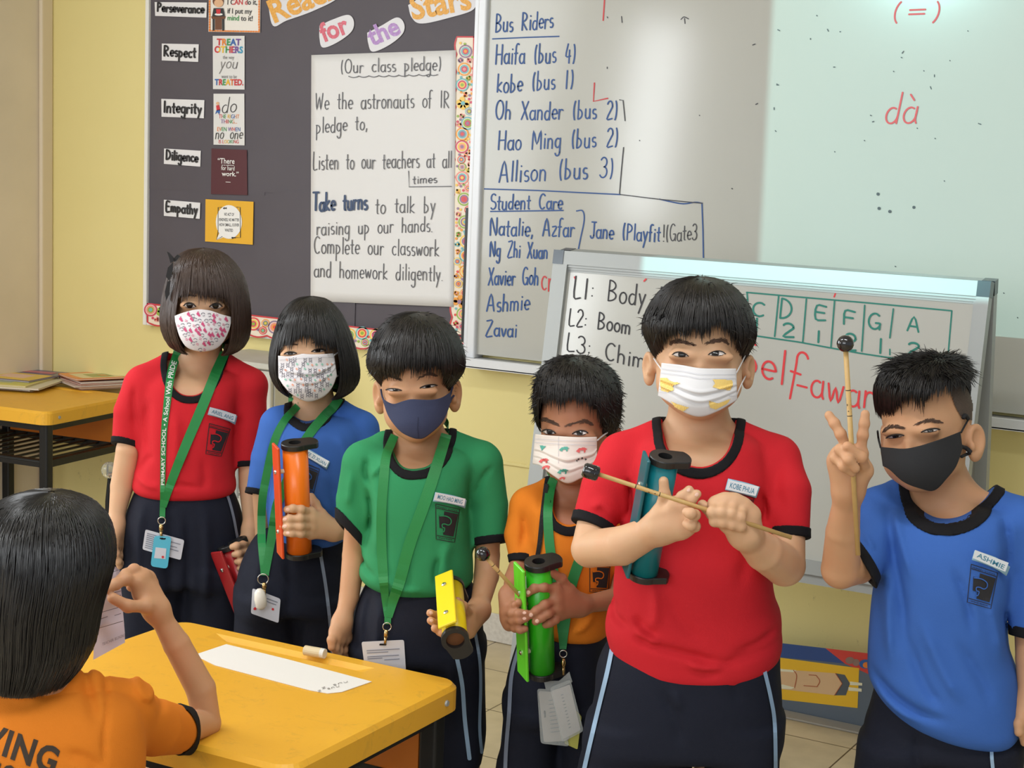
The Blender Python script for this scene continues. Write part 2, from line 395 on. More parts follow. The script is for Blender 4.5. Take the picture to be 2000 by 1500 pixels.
# left wall with two window openings
W1 = (-0.80, -0.30, 0.95, 2.4); W2 = (0.95, 2.55, 0.95, 2.4)
lw = MB(); ys = [-3.2, W1[0], W1[1], W2[0], W2[1], 4.19]
for i in range(5):
    if i in (1, 3): lw.box((-4.40, ys[i], 0), (-4.28, ys[i+1], .95)); lw.box((-4.40, ys[i], 2.4), (-4.28, ys[i+1], 3.0))
    else: lw.box((-4.40, ys[i], 0), (-4.28, ys[i+1], 3.0))
struct(lw.build('wall_left', M_beige))
M_alu = mat('aluminium', (166, 169, 168), rough=0.42, metal=0.25, spec=.4)
M_alu_w = mat('white_aluminium', (222, 224, 228), rough=0.4, metal=0.1)
for i, w in enumerate((W1, W2)):
    fb = MB()
    for a, b_ in (((-4.36, w[0], w[2]), (-4.30, w[0]+.04, w[3])), ((-4.36, w[1]-.04, w[2]), (-4.30, w[1], w[3])), ((-4.36, w[0], w[2]), (-4.30, w[1], w[2]+.04)), ((-4.36, w[0], w[3]-.04), (-4.30, w[1], w[3]))): fb.box(a, b_)
    if i: fb.box((-4.36, 1.73, w[2]), (-4.30, 1.77, w[3]))
    wf = struct(fb.build('window_%d' % (i+1), M_alu_w))
    MB().box((-4.335, w[0]+.04, w[2]+.04), (-4.329, w[1]-.04, w[3]-.04)).build('pane', mat('window_glass', (235, 245, 248), rough=.02, trans=1.0), wf)
# strip of frame in the corner of the beige wall
struct(MB().box((-4.28, 4.135, 0), (-4.262, 4.19, 3.0), bev=.004).build('trim_1', mat('beige_trim', (222, 206, 180), rough=.45)))
# seams where the plaster of the lower wall steps back
struct(MB().box((-2.75, YW-.007, .546), (3.6, YW, .556), bev=.002).build('trim_2', M_yellow))
struct(MB().box((-4.26, YW-.006, .384), (-3.35, YW, .392), bev=.002).build('trim_3', M_yellow))
# tiled skirting
sk = MB(); x = -4.26
M_skirt = mat('skirting_tile', (214, 209, 200), rough=.35, noise=(90, .45, 4), rgb2=(176, 168, 158))
while x < 3.5:
    sk.box((x+.0012, YW-.010, 0.001), (x+.2965, YW, .088), bev=.002); x += .298
struct(sk.build('baseboard_back', M_skirt))

# ---------------------------------------------------------------- pinboard
YP = 4.165
def wmap(y): return lambda px, py: on_wall(px, py, y)
pin = thing('pinboard', 'big dark grey papered pinboard on the yellow wall, left of the long whiteboard', 'pinboard', (-3.2, YP, .845))
def loc(pts, o):                       # world points into the frame of an unrotated thing
    return np.asarray(pts, float) - np.array(o.location)
class LMB(MB):
    pass
def shift(mb, o):
    mb.v = [tuple(np.array(v)-np.array(o.location)) for v in mb.v]; return mb
xl = on_wall(285.5, 300, YP)[0]; xr = on_wall(945, 300, 4.150)[0]-.0540
paperM = mat('dark_grey_paper', (86, 80, 87), rough=.62, noise=(5, .35, 3), rgb2=(75, 69, 76), bump=(9, .5))
b = MB().box((xl+.016, YP, .862), (xr, YW, 2.6)); shift(b, pin).build('backing_paper', paperM, pin)
# seams of the paper sheets: thin overlapping sheets
for (x0, x1, z0, z1, d) in ((on_wall(520, 200, YP)[0], xr, 1.31, 2.6, .0022), (xl+.016, on_wall(521, 200, YP)[0], 1.30, 2.6, .0012), (on_wall(541, 400, YP)[0], on_wall(700, 400, YP)[0], .862, 1.318, .0034)):
    shift(MB().box((x0, YP-d, z0), (x1, YP+.003, z1)), pin).build('paper_sheet', paperM, pin)
f = MB().box((xl, YP-.012, .845), (xl+.016, YW, 2.6), bev=.002).box((xl, YP-.008, .845), (xr, YW, .862), bev=.002)
shift(f, pin).build('frame', M_white, pin)

# patterned scalloped border strips
def border(name, label, px_poly, seed, dots, y=YP-.006):
    """px_poly: outline (pixels) of the strip, one mesh; flowers and rings printed on it"""
    c = on_wall(*np.mean(px_poly, axis=0), y); t = thing(name, label, 'border strip', tuple(c), group='patterned border strips of the pinboard')
    o = MB(); n = len(px_poly); W = np.array([on_wall(p[0], p[1], y) for p in px_poly])-c
    o.add(np.vstack([W, W+[0, .003, 0]]), [tuple(range(n))[::-1], tuple(range(n, 2*n))] + [((i+1) % n, i, n+i, n+(i+1) % n) for i in range(n)])
    o.build('strip', mat('border_card', (240, 226, 205), rough=.45), t)
    o = MB(); m_ = wmap(y-.0012)
    o2 = stroke_mesh([list(px_poly)+[px_poly[0]]], 3.0, m_); o2.v = [tuple(np.array(v)-c) for v in o2.v]; o2.build('scalloped_edge', mat('border_red', (206, 60, 66), rough=.45), t)
    cols = [(226, 80, 74), (240, 160, 60), (150, 180, 70), (120, 185, 190), (244, 200, 90), (210, 70, 100), (236, 150, 140), (150, 120, 150)]
    mats = [mat('border_print_%d' % i, cc, rough=.45) for i, cc in enumerate(cols)]+[mat('border_card', (240, 226, 205))]
    rg = random.Random(seed); pm = MB(); lvl = 0
    for (px, py, r) in dots:
        k = rg.random(); cs = rg.sample(range(8), 4)
        def disc(rr, ci, d, n=18):
            P = np.array(circle(px, py, rr, n)); w = on_wall(P[:, 0], P[:, 1], y-d)-c; pm.add(w, [tuple(range(n))[::-1]], ci)
        if r > 6 and k < .72:
            for q, (s_, ci) in enumerate(((1, cs[0]), (.78, 8), (.68, cs[1]), (.45, cs[2]), (.25, cs[3]))): disc(r*s_, ci, .0015+.0003*q)
        elif r > 4:
            for q in range(6):
                a = q*math.pi/3+rg.random(); P = np.array(circle(px+r*.6*math.cos(a), py+r*.6*math.sin(a), r*.42, 10)); w = on_wall(P[:, 0], P[:, 1], y-.0016)-c; pm.add(w, [tuple(range(10))[::-1]], cs[0])
            disc(r*.32, cs[1], .0020, 10)
        else: disc(r, cs[0], .0015, 10)
    pm.build('printed_flowers', mats, t)
    return t
def scatter(x0, y0, x1, y1, n, seed, along):
    rg = random.Random(seed); out = []
    for r0, cnt in ((13, n), (8, n*2), (5.5, n*4), (2.6, n*7)):
        for _ in range(cnt*6):
            if sum(1 for o in out if o[3] == r0) >= cnt: break
            t = rg.random(); u = rg.uniform(-1, 1)
            if along == 'v': x, y = (x0+x1)/2+u*(abs(x1-x0)/2-r0*.7), y0+t*(y1-y0)
            else: x = x0+t*(x1-x0); y = y0+t*(y1-y0)+u*12
            x += (x0-x0)
            if all((x-o[0])**2+(y-o[1])**2 > (r0+o[2])**2*.8 for o in out): out.append((x, y, r0, r0))
    return [(o[0], o[1], o[2]) for o in out]
def vstrip(xt, yt, xb, yb, w):
    """vertical strip from (xt,yt) to (xb,yb) = right edge; scalloped left edge"""
    R_ = [(xt, yt), (xb, yb)]; L = []
    n = int((yb-yt)/36)+1
    for i in range(n*6+1):
        t = 1-i/(n*6); ph = abs(math.sin(math.pi*t*n)); L.append((xt+(xb-xt)*t-w-4*ph, yt+(yb-yt)*t))
    return R_+L
sh = lambda pts, f: [(x+f(y), y, r) for x, y, r in pts]
border('border_strip', 'tall patterned border strip down the right side of the pinboard', vstrip(925.5, 72, 915.5, 654, 33), 3, [(x-(y-72)*.0146, y, r) for x, y, r in scatter(894, 84, 926, 645, 15, 5, 'v')])
border('border_strip', 'short patterned border piece at the bottom right corner of the pinboard', vstrip(915.3, 660, 914.6, 697, 31), 4, [(x, y, r) for x, y, r in scatter(890, 668, 917, 690, 2, 9, 'v')], y=YP-.010)
def hstrip(x0, x1, off=0):
    s = lambda x: 593+(x-287)*.113+off
    T = [(x0, s(x0)), (x1, s(x1))]; B = []; n = int((x1-x0)/42)+1
    for i in range(n*6+1):
        t = 1-i/(n*6); x = x0+(x1-x0)*t; B.append((x, s(x)+36+5*abs(math.sin(math.pi*t*n))))
    return T+B
border('border_strip', 'patterned border strip along the bottom left of the pinboard, behind the girl with the bow', hstrip(288, 560), 5, scatter(294, 612, 556, 642, 13, 11, 'h'), y=YP-.0135)
border('border_strip', 'patterned border strip along the bottom right of the pinboard, behind the boy in green', hstrip(562, 886), 6, scatter(568, 643, 882, 678, 15, 13, 'h'), y=YP-.0135)

# cards, posters and letters on the pinboard: quads in pixels
def sheet(name, label, cat, quad, rgb, y=YP-.005, th=.0012, group=None, rough=.3, curl=0.0, sub=1):
    q = np.array(quad, float); c = on_wall(*q.mean(0), y); t = thing(name, label, cat, tuple(c), group=group)
    n = max(sub, 1); uv = np.linspace(0, 1, n+1); V = []
    for v in uv:
        for u in uv:
            p = (q[0]*(1-u)+q[1]*u)*(1-v)+(q[3]*(1-u)+q[2]*u)*v
            yy = y - curl*(math.sin(u*math.pi*2.3+v*5)*.5+math.sin(v*9)*.35)
            V.append(on_wall(p[0], p[1], yy)-c)
    N = len(V); V = V+[v+np.array([0, th, 0]) for v in V]; F = []
    for j in range(n):
        for i in range(n): a = j*(n+1)+i; F += [(a, a+n+1, a+n+2, a+1), (N+a, N+a+1, N+a+n+2, N+a+n+1)]
    for i in range(n):
        F += [(i, i+1, N+i+1, N+i), (n*(n+1)+i+1, n*(n+1)+i, N+n*(n+1)+i, N+n*(n+1)+i+1)]
        a = i*(n+1); F += [(a+n+1, a, N+a, N+a+n+1), (a+n, a+n+n+1, N+a+n+n+1, N+a+n)]
    obj('card', V, F, mat('card_%d_%d_%d' % rgb, rgb, rough=rough), t, smooth=curl > 0)
    return t, c
def put(mb, t, c, name, m): mb.v = [tuple(np.array(v)-c) for v in mb.v]; return mb.build(name, m, t)
INK = mat('black_marker', (38, 36, 40), rough=.5)
BLUE = mat('blue_marker', (36, 78, 140), rough=.5)
RED = mat('red_stroke', (204, 62, 66), rough=.5)
GREEN = mat('green_marker', (20, 122, 108), rough=.5)
mk = wmap(YP-.0066)
words = [('Perseverance', [(302, 4), (404, 5), (403, 34.5), (303, 31)], 'white word card reading Perseverance, top of the column of word cards'),
         ('Respect', [(316, 85), (388, 86.5), (387, 121), (316, 118)], 'white word card reading Respect, second from the top'),
         ('Integrity', [(315, 193), (399, 195.5), (398, 231), (315.5, 228)], 'white word card reading Integrity'),
         ('Diligence', [(320.5, 290), (392, 294.5), (391, 325.5), (320, 320)], 'white word card reading Diligence'),
         ('Empathy', [(320, 390), (391, 396), (390, 427.5), (320, 421.5)], 'white word card reading Empathy, lowest of the word cards')]
for w, q, lab in words:
    t, c = sheet('word_card', lab, 'word card', q, (234, 232, 234), group='word cards on the pinboard', rough=.22)
    p0 = (q[3][0]+4, q[3][1]-9); p1 = (q[2][0]-4, q[2][1]-9); cap = (q[3][1]-q[0][1])*.62
    L = write(w, p0, p1, cap, seed=len(w)); put(stroke_mesh(L, 3.6, mk), t, c, 'lettering', INK)
# posters
C = {k: mat('print_'+k, v, rough=.45) for k, v in dict(red=(206, 44, 52), orange=(232, 130, 40), yellow=(240, 190, 40), green=(56, 150, 80), blue=(44, 96, 170), purple=(110, 70, 150), cyan=(40, 150, 190), black=(40, 40, 44), grey=(120, 118, 120), skin=(226, 180, 140), brown=(112, 66, 40), white=(240, 238, 235)).items()}
RB = ['red', 'orange', 'green', 'blue', 'purple', 'cyan', 'yellow']; CM = [C[k] for k in RB]
t, c = sheet('poster', 'small poster of a child at a desk, orange edged, at the top of the pinboard', 'poster', [(408, -22), (509, -20), (508, 64), (407, 62)], (238, 232, 224), rough=.25)
mb = MB(); dash = [[(409+x, 60+.02*x), (411.5+x, 60+.02*x)] for x in range(0, 96, 5)]+[[(506, y), (506, y+2.5)] for y in range(-18, 60, 5)]+[[(409.5, y), (409.5, y+2.5)] for y in range(-18, 60, 5)]
put(stroke_mesh(dash, 3, mk), t, c, 'dashed_edge', C['orange'])
mb = MB()
for i, (poly, k) in enumerate((([(412, 32), (441, 32), (439, 37), (414, 37)], 1), ([(415, 37), (419, 37), (419, 60), (415, 60)], 0), ([(434, 37), (438, 37), (438, 60), (434, 60)], 0), ([(420, 37), (433, 37), (433, 58), (420, 58)], 1), (circle(426, 2, 11, 20), 1), (circle(427, 6, 9, 20, 8), 2), ([(417, 16), (436, 16), (439, 32), (414, 32)], 0), (circle(427, 28, 8, 12, 2.4), 3), ([(422, 18), (431, 18), (430, 27), (423, 27)], 4))):
    poly_mesh([poly], wmap(YP-.0064-.0003*i), mb, k)
put(mb, t, c, 'drawing', [C['black'], C['brown'], C['skin'], C['white'], C['red']])
mb = MB()
print_text('I CAN do it,', (444, 9), (502, 9), 10, mk, mb, 0, .012, colours=[0, 1, 1, 1, 0, 0]); print_text('if I put my', (444, 26), (492, 27), 10, mk, mb, 0, .012); print_text('mind to it!', (444, 39.5), (493, 41), 10, mk, mb, 0, .012, colours=[2, 2, 0, 0])
put(mb, t, c, 'lettering', [C['black'], C['red'], C['green']])
t, c = sheet('poster', 'white poster reading Treat Others the way you want to be treated', 'poster', [(415.5, 70), (477.5, 70), (477.5, 175), (416, 174)], (226, 224, 222), rough=.3)
mb = MB()
print_text('TREAT', (423, 88), (470, 88.5), 12.5, mk, mb, 0, .03, colours=[0, 1, 2, 3, 4]); print_text('OTHERS', (418.5, 102.5), (474, 103.5), 12.5, mk, mb, 0, .03, colours=[0, 6, 2, 0, 4, 5]); print_text('TREATED.', (419, 166), (475, 166.5), 11.5, mk, mb, 0, .03, colours=[3, 0, 2, 6, 1, 0, 0, 0])
put(mb, t, c, 'bold_lettering', CM)
mb = MB(); print_text('the way', (435, 115), (457, 115.5), 7, mk, mb); print_text('want to be', (432, 152.5), (462, 153), 7, mk, mb); stroke_mesh(write('you', (429, 133), (464, 134), 24, slant=.2), 1.3, mk, mb); put(mb, t, c, 'lettering', C['grey'])
t, c = sheet('poster', 'white poster reading do the right thing even when no one is looking', 'poster', [(417, 183), (477, 183), (477.5, 284), (417, 282.5)], (226, 224, 222), rough=.3)
mb = MB(); stroke_mesh(write('do', (432, 220), (462, 219), 30, slant=.15), 1.4, mk, mb); stroke_mesh(write('no one', (420, 271), (474, 271), 22, slant=.15), 1.3, mk, mb); put(mb, t, c, 'script_lettering', C['black'])
mb = MB(); print_text('THE RIGHT', (427, 231), (467, 231.5), 8, mk, mb, 0, 0, colours=[0, 2, 6, 3, 1]); print_text('THING...', (431, 241), (463, 241.5), 8, mk, mb, 0, 0, colours=[4, 0, 2, 1]); print_text('EVEN WHEN', (424, 256), (469, 256.5), 8, mk, mb, 0, 0, colours=[1, 2, 4, 0, 3]); print_text('IS LOOKING', (427, 280), (466, 280), 7, mk, mb, 0, 0, colours=[0, 6, 2, 0]); put(mb, t, c, 'lettering', CM)
mb = MB()
for i, (poly, k) in enumerate((([(422, 206), (428, 205), (430, 215), (423, 216)], 0), ([(423, 215), (430, 214), (428, 224), (425, 219), (420, 223)], 1), (circle(425, 202, 3.2, 10), 2))): poly_mesh([poly], mk, mb, k)
put(mb, t, c, 'drawing', [C['red'], C['blue'], C['skin']])
t, c = sheet('poster', 'small maroon poster with white words about hard work', 'poster', [(413, 290), (482, 293), (483, 381), (412, 379)], (90, 50, 58), rough=.2)
mb = MB(); print_text('\u201cThere', (425, 319), (458, 320), 10.5, mk, mb, 0, .01); print_text('is no substitute', (433, 323.5), (457, 324.3), 3, mk, mb); print_text('for hard', (432, 332), (458, 333), 8.5, mk, mb, 0, .005); print_text('work.\u201d', (433, 343.5), (466, 344.5), 9, mk, mb, 0, .015); stroke_mesh([[(441, 355.5), (450, 356)]], 1, mk, mb); put(mb, t, c, 'lettering', C['white'])
t, c = sheet('poster', 'glossy yellow poster with a white speech bubble about kindness', 'poster', [(401.5, 389), (495, 394), (493.5, 478), (400.5, 471.5)], (236, 180, 60), rough=.12)
mb = MB(); poly_mesh([circle(447, 433.5, 25.5, 32, 33)], wmap(YP-.0064), mb); poly_mesh([[(430, 452), (422, 469), (440, 462)]], wmap(YP-.0063), mb); put(mb, t, c, 'speech_bubble', C['white'])
mb = MB(); stroke_mesh([[(433, 405), (426, 405), (426, 452), (423, 468), (434, 462)], [(462, 404.5), (469, 405), (469.5, 464), (452, 463.5)]], 1.2, mk, mb)
for s_, x0, x1, y_ in (('NO ACT OF', 438, 457, 421), ('KINDNESS, NO MATTER', 428, 467, 431.5), ('HOW SMALL, IS EVER', 428, 467, 441.5), ('WASTED', 439, 455, 452)): print_text(s_, (x0, y_), (x1, y_+.8), 5.6, mk, mb, 0, .02)
print_text('\u201c', (435.5, 413), (443, 413.5), 8, mk, mb, 0, .05); print_text('\u201d', (452, 471), (460, 471.5), 8, mk, mb, 0, .05); put(mb, t, c, 'lettering', C['black'])

# cut-out heading words
def cutout(name, label, text, outline, base, cap, rgb, extra=.0):
    P = smooth_line(outline+[outline[0]], 6)[:-1]; y = YP-.006; c = on_wall(*P.mean(0), y)
    t = thing(name, label, 'cut-out word', tuple(c), group='cut-out heading words on the pinboard')
    W = on_wall(P[:, 0], P[:, 1], y)-c; n = len(P)
    obj('paper', np.vstack([W, W+[0, .0015, 0]]), [tuple(range(n))[::-1], tuple(range(n, 2*n))]+[((i+1) % n, i, n+i, n+(i+1) % n) for i in range(n)], mat('white_paper', (224, 222, 226), rough=.5), t)
    d = np.array(base[1], float)-np.array(base[0], float); d /= np.linalg.norm(d); up = (d[1], -d[0])
    m_ = wmap(y-.0008)
    v, f = text_mesh(text, .028); w = v[:, 0].max()-v[:, 0].min(); v[:, 0] -= v[:, 0].min()
    q = np.array(base[0])+v[:, :1]/w*(np.array(base[1])-np.array(base[0]))+v[:, 1:]/.7*np.array(up)*cap
    mb = MB().add(m_(q[:, 0], q[:, 1]), f)
    put(mb, t, c, 'lettering', mat('heading_%d_%d_%d' % rgb, rgb, rough=.5, noise=(160, .5, 2), rgb2=tuple(min(255, x+40) for x in rgb)))
cutout('cutout_word', 'tilted white cut-out reading Reach in yellow letters', 'Reach', [(523, 4), (560, -12), (640, -46), (668, -30), (660, -4), (610, 22), (560, 40), (533, 50)], ((536, 44), (664, -8)), 44, (222, 158, 62))
cutout('cutout_word', 'white cut-out reading for in pink letters', 'for', [(624, 50), (650, 38), (680, 29), (691, 42), (686, 62), (660, 82), (631, 93), (624, 75)], ((632, 82), (684, 62)), 36, (206, 92, 110))
cutout('cutout_word', 'white cut-out reading the in purple letters', 'the', [(717, 64), (745, 50), (775, 34), (789, 46), (786, 66), (760, 88), (728, 101), (719, 84)], ((726, 90), (784, 64)), 36, (170, 130, 190))
cutout('cutout_word', 'white cut-out reading Stars in yellow letters', 'Stars', [(797, 10), (840, -14), (900, -22), (926, -8), (925, 18), (880, 34), (824, 46), (804, 34)], ((806, 38), (922, 16)), 46, (222, 158, 62))

# class pledge on flip-chart paper
t, c = sheet('pledge_paper', 'tall white paper of handwritten class pledge on the dark pinboard', 'paper', [(608, 107.5), (890.5, 98), (885.5, 599.5), (606.5, 588)], (226, 224, 223), y=YP-.008, rough=.55, curl=.0011, sub=24, th=.001)
pm = wmap(YP-.0102); mb = MB(); thick = MB()
rows = [('(Our class pledge)', (665, 143), (862, 137), 27), ('We the astronauts of IR', (616, 214), (879, 210), 33), ('pledge to,', (617, 261), (718, 252), 30), ('Listen to our teachers at all', (611, 331), (883, 327), 33), ('times', (806, 359), (854, 356), 17), ('to talk by', (733, 417), (851, 414), 32), ('raising up our hands.', (618, 459), (846, 452), 30), ('Complete our classwork', (613, 495), (858, 500), 33), ('and homework diligently.', (613, 541), (866, 549), 31)]
GM = mat('grey_marker', (88, 88, 94), rough=.5)
for i, (s_, a, b_, h) in enumerate(rows): put(stroke_mesh(write(s_, a, b_, h, seed=i+3, up=(.02, -1)), 1.8, pm), t, c, 'handwritten_line', GM)
stroke_mesh([[(798, 334), (799, 365), (882, 364)]], 1.6, pm, mb)
wav = []
for k in range(9): wav += [(681+k*19.5+x_, 149-.25*k*2+2.5*math.sin(math.pi*x_/19.5)) for x_ in np.linspace(0, 18, 7)]
stroke_mesh([wav], 1.6, pm, mb)
put(mb, t, c, 'underline', GM)
stroke_mesh(write('Take turns', (611, 412), (718, 409), 34, seed=2, up=(.02, -1)), 4.2, pm, thick); put(thick, t, c, 'bold_handwriting', mat('navy_marker', (52, 72, 106), rough=.5))

# ---------------------------------------------------------------- long whiteboard on the wall
YB = 4.150
x0 = on_wall(945, 300, YB)[0]; x1 = 2.4; zb = .872
wb = thing('whiteboard', 'long wall whiteboard with blue handwritten name lists and aluminium frame', 'whiteboard', ((x0+x1)/2, YB, zb))
M_board = mat('whiteboard_enamel', (188, 187, 180), rough=.13, spec=.4, noise=(1.2, .25, 3), rgb2=(183, 182, 174))
shift(MB().box((x0, YB, zb), (x1, YW, 2.45)), wb).build('panel', M_board, wb)
shift(MB().box((x0-.030, YB-.014, zb-.012), (x0, YW, 2.47), bev=.003).box((x0-.030, YB-.004, zb-.012), (x0-.044, YW, 2.47)).box((x0-.03, YB-.014, 2.45), (x1, YW, 2.48), bev=.003), wb).build('frame', M_alu_w, wb)
shift(MB().box((x0-.035, YB-.055, zb-.035), (x1, YB-.048, zb-.006), bev=.002).box((x0-.035, YB-.055, zb-.035), (x1, YW, zb-.030)).box((x0-.03, YB-.05, zb-.030), (x1, YW, zb-.012)), wb).build('pen_tray', M_alu_w, wb)
shift(MB().box((x0-.043, YB-.056, zb-.037), (x0-.0351, YW, zb-.004), bev=.002), wb).build('tray_end_cap', mat('black_plastic', (28, 28, 30), rough=.4), wb)
shift(MB().box((x0-.052, YB-.006, .905), (x0-.0445, YW, 1.30)), wb).build('dark_edge', mat('black_plastic', (28, 28, 30)), wb)  # narrow black strip between the pinboard and the whiteboard frame
bm = wmap(YB-.0008); mb = MB(); wo = np.array(wb.location)
def wput(mb, name, m): mb.v = [tuple(np.array(v)-wo) for v in mb.v]; mb.build(name, m, wb)
for i, (s_, a, b_, h) in enumerate([('Bus Riders', (967, 64), (1081, 54), 35), ('Haifa (bus 4)', (967, 125), (1124, 122), 38), ('kobe (bus 1)', (970, 181), (1120, 172), 36), ('Oh Xander (bus 2)', (967, 234), (1206, 232), 36), ('Hao Ming (bus 2)', (972, 293), (1207, 286), 36), ('Allison (bus 3)', (974, 356), (1198, 346), 40), ('Student Care', (957, 409), (1099, 409), 30), ('Natalie, Azfar', (956, 460), (1122, 462), 34), ('Ng Zhi Xuan', (956, 500), (1070, 505), 30), ('Xavier Goh', (953, 557), (1052, 556), 34), ('Ashmie', (950, 608), (1035, 606), 34), ('Zavai', (948, 655), (1010, 658), 30), ('Jane (Playfit', (1152, 464), (1290, 472), 32)]):
    wput(stroke_mesh(write(s_, a, b_, h, seed=i+20, slant=.04), 3.0, bm), 'handwritten_line', BLUE)
stroke_mesh([[(962, 76), (1030, 73), (1092, 71)], [(946, 369), (1050, 372), (1150, 377), (1212, 380)], [(958, 413), (1100, 411)], smooth_line([(1126, 412), (1138, 412), (1141, 430), (1134, 465), (1129, 490)], 5), smooth_line([(1288, 389), (1310, 394), (1335, 398), (1358, 395), (1372, 397)], 4), [(1371, 397), (1373, 450), (1374, 505)]], 2.6, bm, mb)
wput(mb, 'ruled_lines', BLUE)
mb = MB(); stroke_mesh(write('!(Gate3', (1294, 472), (1362, 468), 32, seed=5), 2.2, bm, mb)
stroke_mesh([[(1210, 195), (1217, 196), (1221, 236)], [(1218, 288), (1214, 330), (1210, 378)], [(1212, 380), (1285, 389), (1372, 397)], smooth_line([(1330, 38), (1336, 33), (1345, 37)], 4), [(1337, 36), (1338, 46)], [(1214, 32), (1215, 44)], [(1186, 131), (1186, 134)], [(1476, 204), (1480, 202)], [(1186, 33), (1187, 35)], [(1470, 88), (1475, 86)], [(1429, 368), (1431, 369)], [(1517, 164), (1519, 165)], [(1595, 30), (1596, 31)], [(1628, 131), (1631, 131)], [(1514, 255), (1516, 257)], [(1640, 62), (1642, 62)], [(1914, 242), (1916, 243)], [(1987, 620), (1988, 621)], [(1760, 112), (1762, 113)], [(1826, 270), (1827, 271)]]+[[(x, y), (x+dx, y+dy)] for x, y, dx, dy in ((1519, 58, 4, 2), (1616, 57, 2, 4), (1583, 75, 0, 2), (1762, 104, 3, -4), (1745, 139, 1, 1), (1804, 138, 1, 1), (1825, 146, 0, 4), (1817, 169, 2, 5), (1855, 118, 1, 1), (1890, 60, 1, 1), (1517, 166, 4, 0), (1512, 210, 0, 4), (1688, 274, 1, 1), (1911, 241, 2, 1), (1700, 225, 2, 1), (1704, 238, 3, -1), (1791, 250, 1, 1), (1844, 353, 1, 1), (1630, 296, 1, 1), (1960, 572, 1, 1), (1748, 520, 2, 1), (1430, 368, 1, 1), (1249, 274, 1, 1), (1366, 225, 1, 1))], 2.0, bm, mb)
stroke_mesh([[(1715, 379)], [(1717, 407)], [(1738, 413)], [(1785, 405)]], 6, bm, mb)
wput(mb, 'black_handwriting', mat('faint_black_marker', (70, 70, 74), rough=.5))
mb = MB(); stroke_mesh([[(1181, -5), (1178, 40)], [(1161, 162), (1159, 198), (1187, 192)]]+write('cr', (1057, 567), (1080, 568), 48, seed=2), 2.8, bm, mb)
stroke_mesh(write('d\u00e0', (1726, 240), (1792, 240), 62, seed=4, slant=.18)+write('(=)', (1738, 44), (1838, 40), 40, seed=6, slant=.1), 3.6, bm, mb)  # red characters drawn as strokes inside the projected picture
wput(mb, 'red_writing', RED)
# dents in the enamel
# ---------------------------------------------------------------- storage cabinet below the pinboard
cx0, cx1, cy0 = -3.37, -3.09, 3.93
cab = thing('storage_cabinet', 'low pale grey cabinet under the pinboard, behind the two girls', 'cabinet', ((cx0+cx1)/2, 4.05, 0))
M_cab = mat('pale_grey_laminate', (206, 204, 194), rough=.5, noise=(7, .5, 6), rgb2=(176, 172, 158))
shift(MB().box((cx0, cy0+.018, 0), (cx1, 4.17, .785)), cab).build('body', M_cab, cab)
shift(MB().box((cx0-.012, cy0-.006, .785), (cx1+.012, 4.18, .803), bev=.003), cab).build('top', M_cab, cab)
for a, b_ in ((cx0+.004, (cx0+cx1)/2-.002), ((cx0+cx1)/2+.002, cx1-.004)):
    d = shift(MB().box((a, cy0, .06), (b_, cy0+.017, .78), bev=.003), cab).build('door', M_cab, cab)
    hx = b_-.03 if a < (cx0+cx1)/2-.01 else a+.03
    shift(MB().tube([(hx, cy0-.022, .38), (hx, cy0-.022, .50)], .005).tube([(hx, cy0+.002, .39), (hx, cy0-.022, .39)], .004).tube([(hx, cy0+.002, .49), (hx, cy0-.022, .49)], .004), cab).build('handle', M_alu, d)
# ---------------------------------------------------------------- poster board on the floor against the wall
pb = thing('poster_board', 'wide picture board standing on its side on the floor against the wall', 'poster board', (-1.35, 4.14, 0))
tilt = .06
def pbmap(d):
    n = np.array([0, -math.cos(tilt), math.sin(tilt)]); p0 = np.array([-1.35, 4.118, 0]) + n*d
    return lambda px, py: on_plane(px, py, p0, n)
cor = [pbmap(0)(*q) for q in ((1480, 1251), (1760, 1284), (1755, 1409), (1478, 1377))]
o_ = np.array(pb.location); zc = [(-1.56, .0), (-1.14, .0), (-1.14, .178), (-1.56, .178)]
pl = [np.array([x, 4.118+math.sin(tilt)*z/math.cos(tilt), z]) for x, z in zc]
MB().add([p-o_ for p in pl]+[p-o_+np.array([0, .012, 0]) for p in pl], [(0, 1, 2, 3), (7, 6, 5, 4), (0, 4, 5, 1), (1, 5, 6, 2), (2, 6, 7, 3), (3, 7, 4, 0)]).build('board', mat('board_grey_blue', (96, 108, 122), rough=.45), pb)
def pbput(name, polys, m, d):
    mb = poly_mesh(polys, pbmap(d)); mb.v = [tuple(np.array(v)-o_) for v in mb.v]; mb.build(name, m, pb)
pbput('blue_band', [[(1490, 1252), (1612, 1266), (1650, 1296), (1490, 1280)]], mat('print_navy', (44, 76, 140), rough=.45), .0006)
pbput('red_band', [[(1612, 1266), (1745, 1282), (1745, 1325), (1695, 1316), (1650, 1296)]], mat('print_scarlet', (214, 66, 56), rough=.45), .0007)
pbput('yellow_panel', [[(1490, 1280), (1678, 1305), (1675, 1383), (1490, 1362)]], mat('print_yellow', (222, 206, 60), rough=.45), .0008)
pbput('robe', [[(1495, 1305), (1550, 1309), (1632, 1315), (1645, 1335), (1630, 1358), (1560, 1350), (1495, 1342)]], mat('print_tan', (222, 184, 140), rough=.45), .0012)
pbput('hem', [[(1632, 1315), (1650, 1318), (1660, 1335), (1652, 1358), (1630, 1358), (1645, 1335)]], mat('print_slate', (84, 92, 100), rough=.45), .0013)
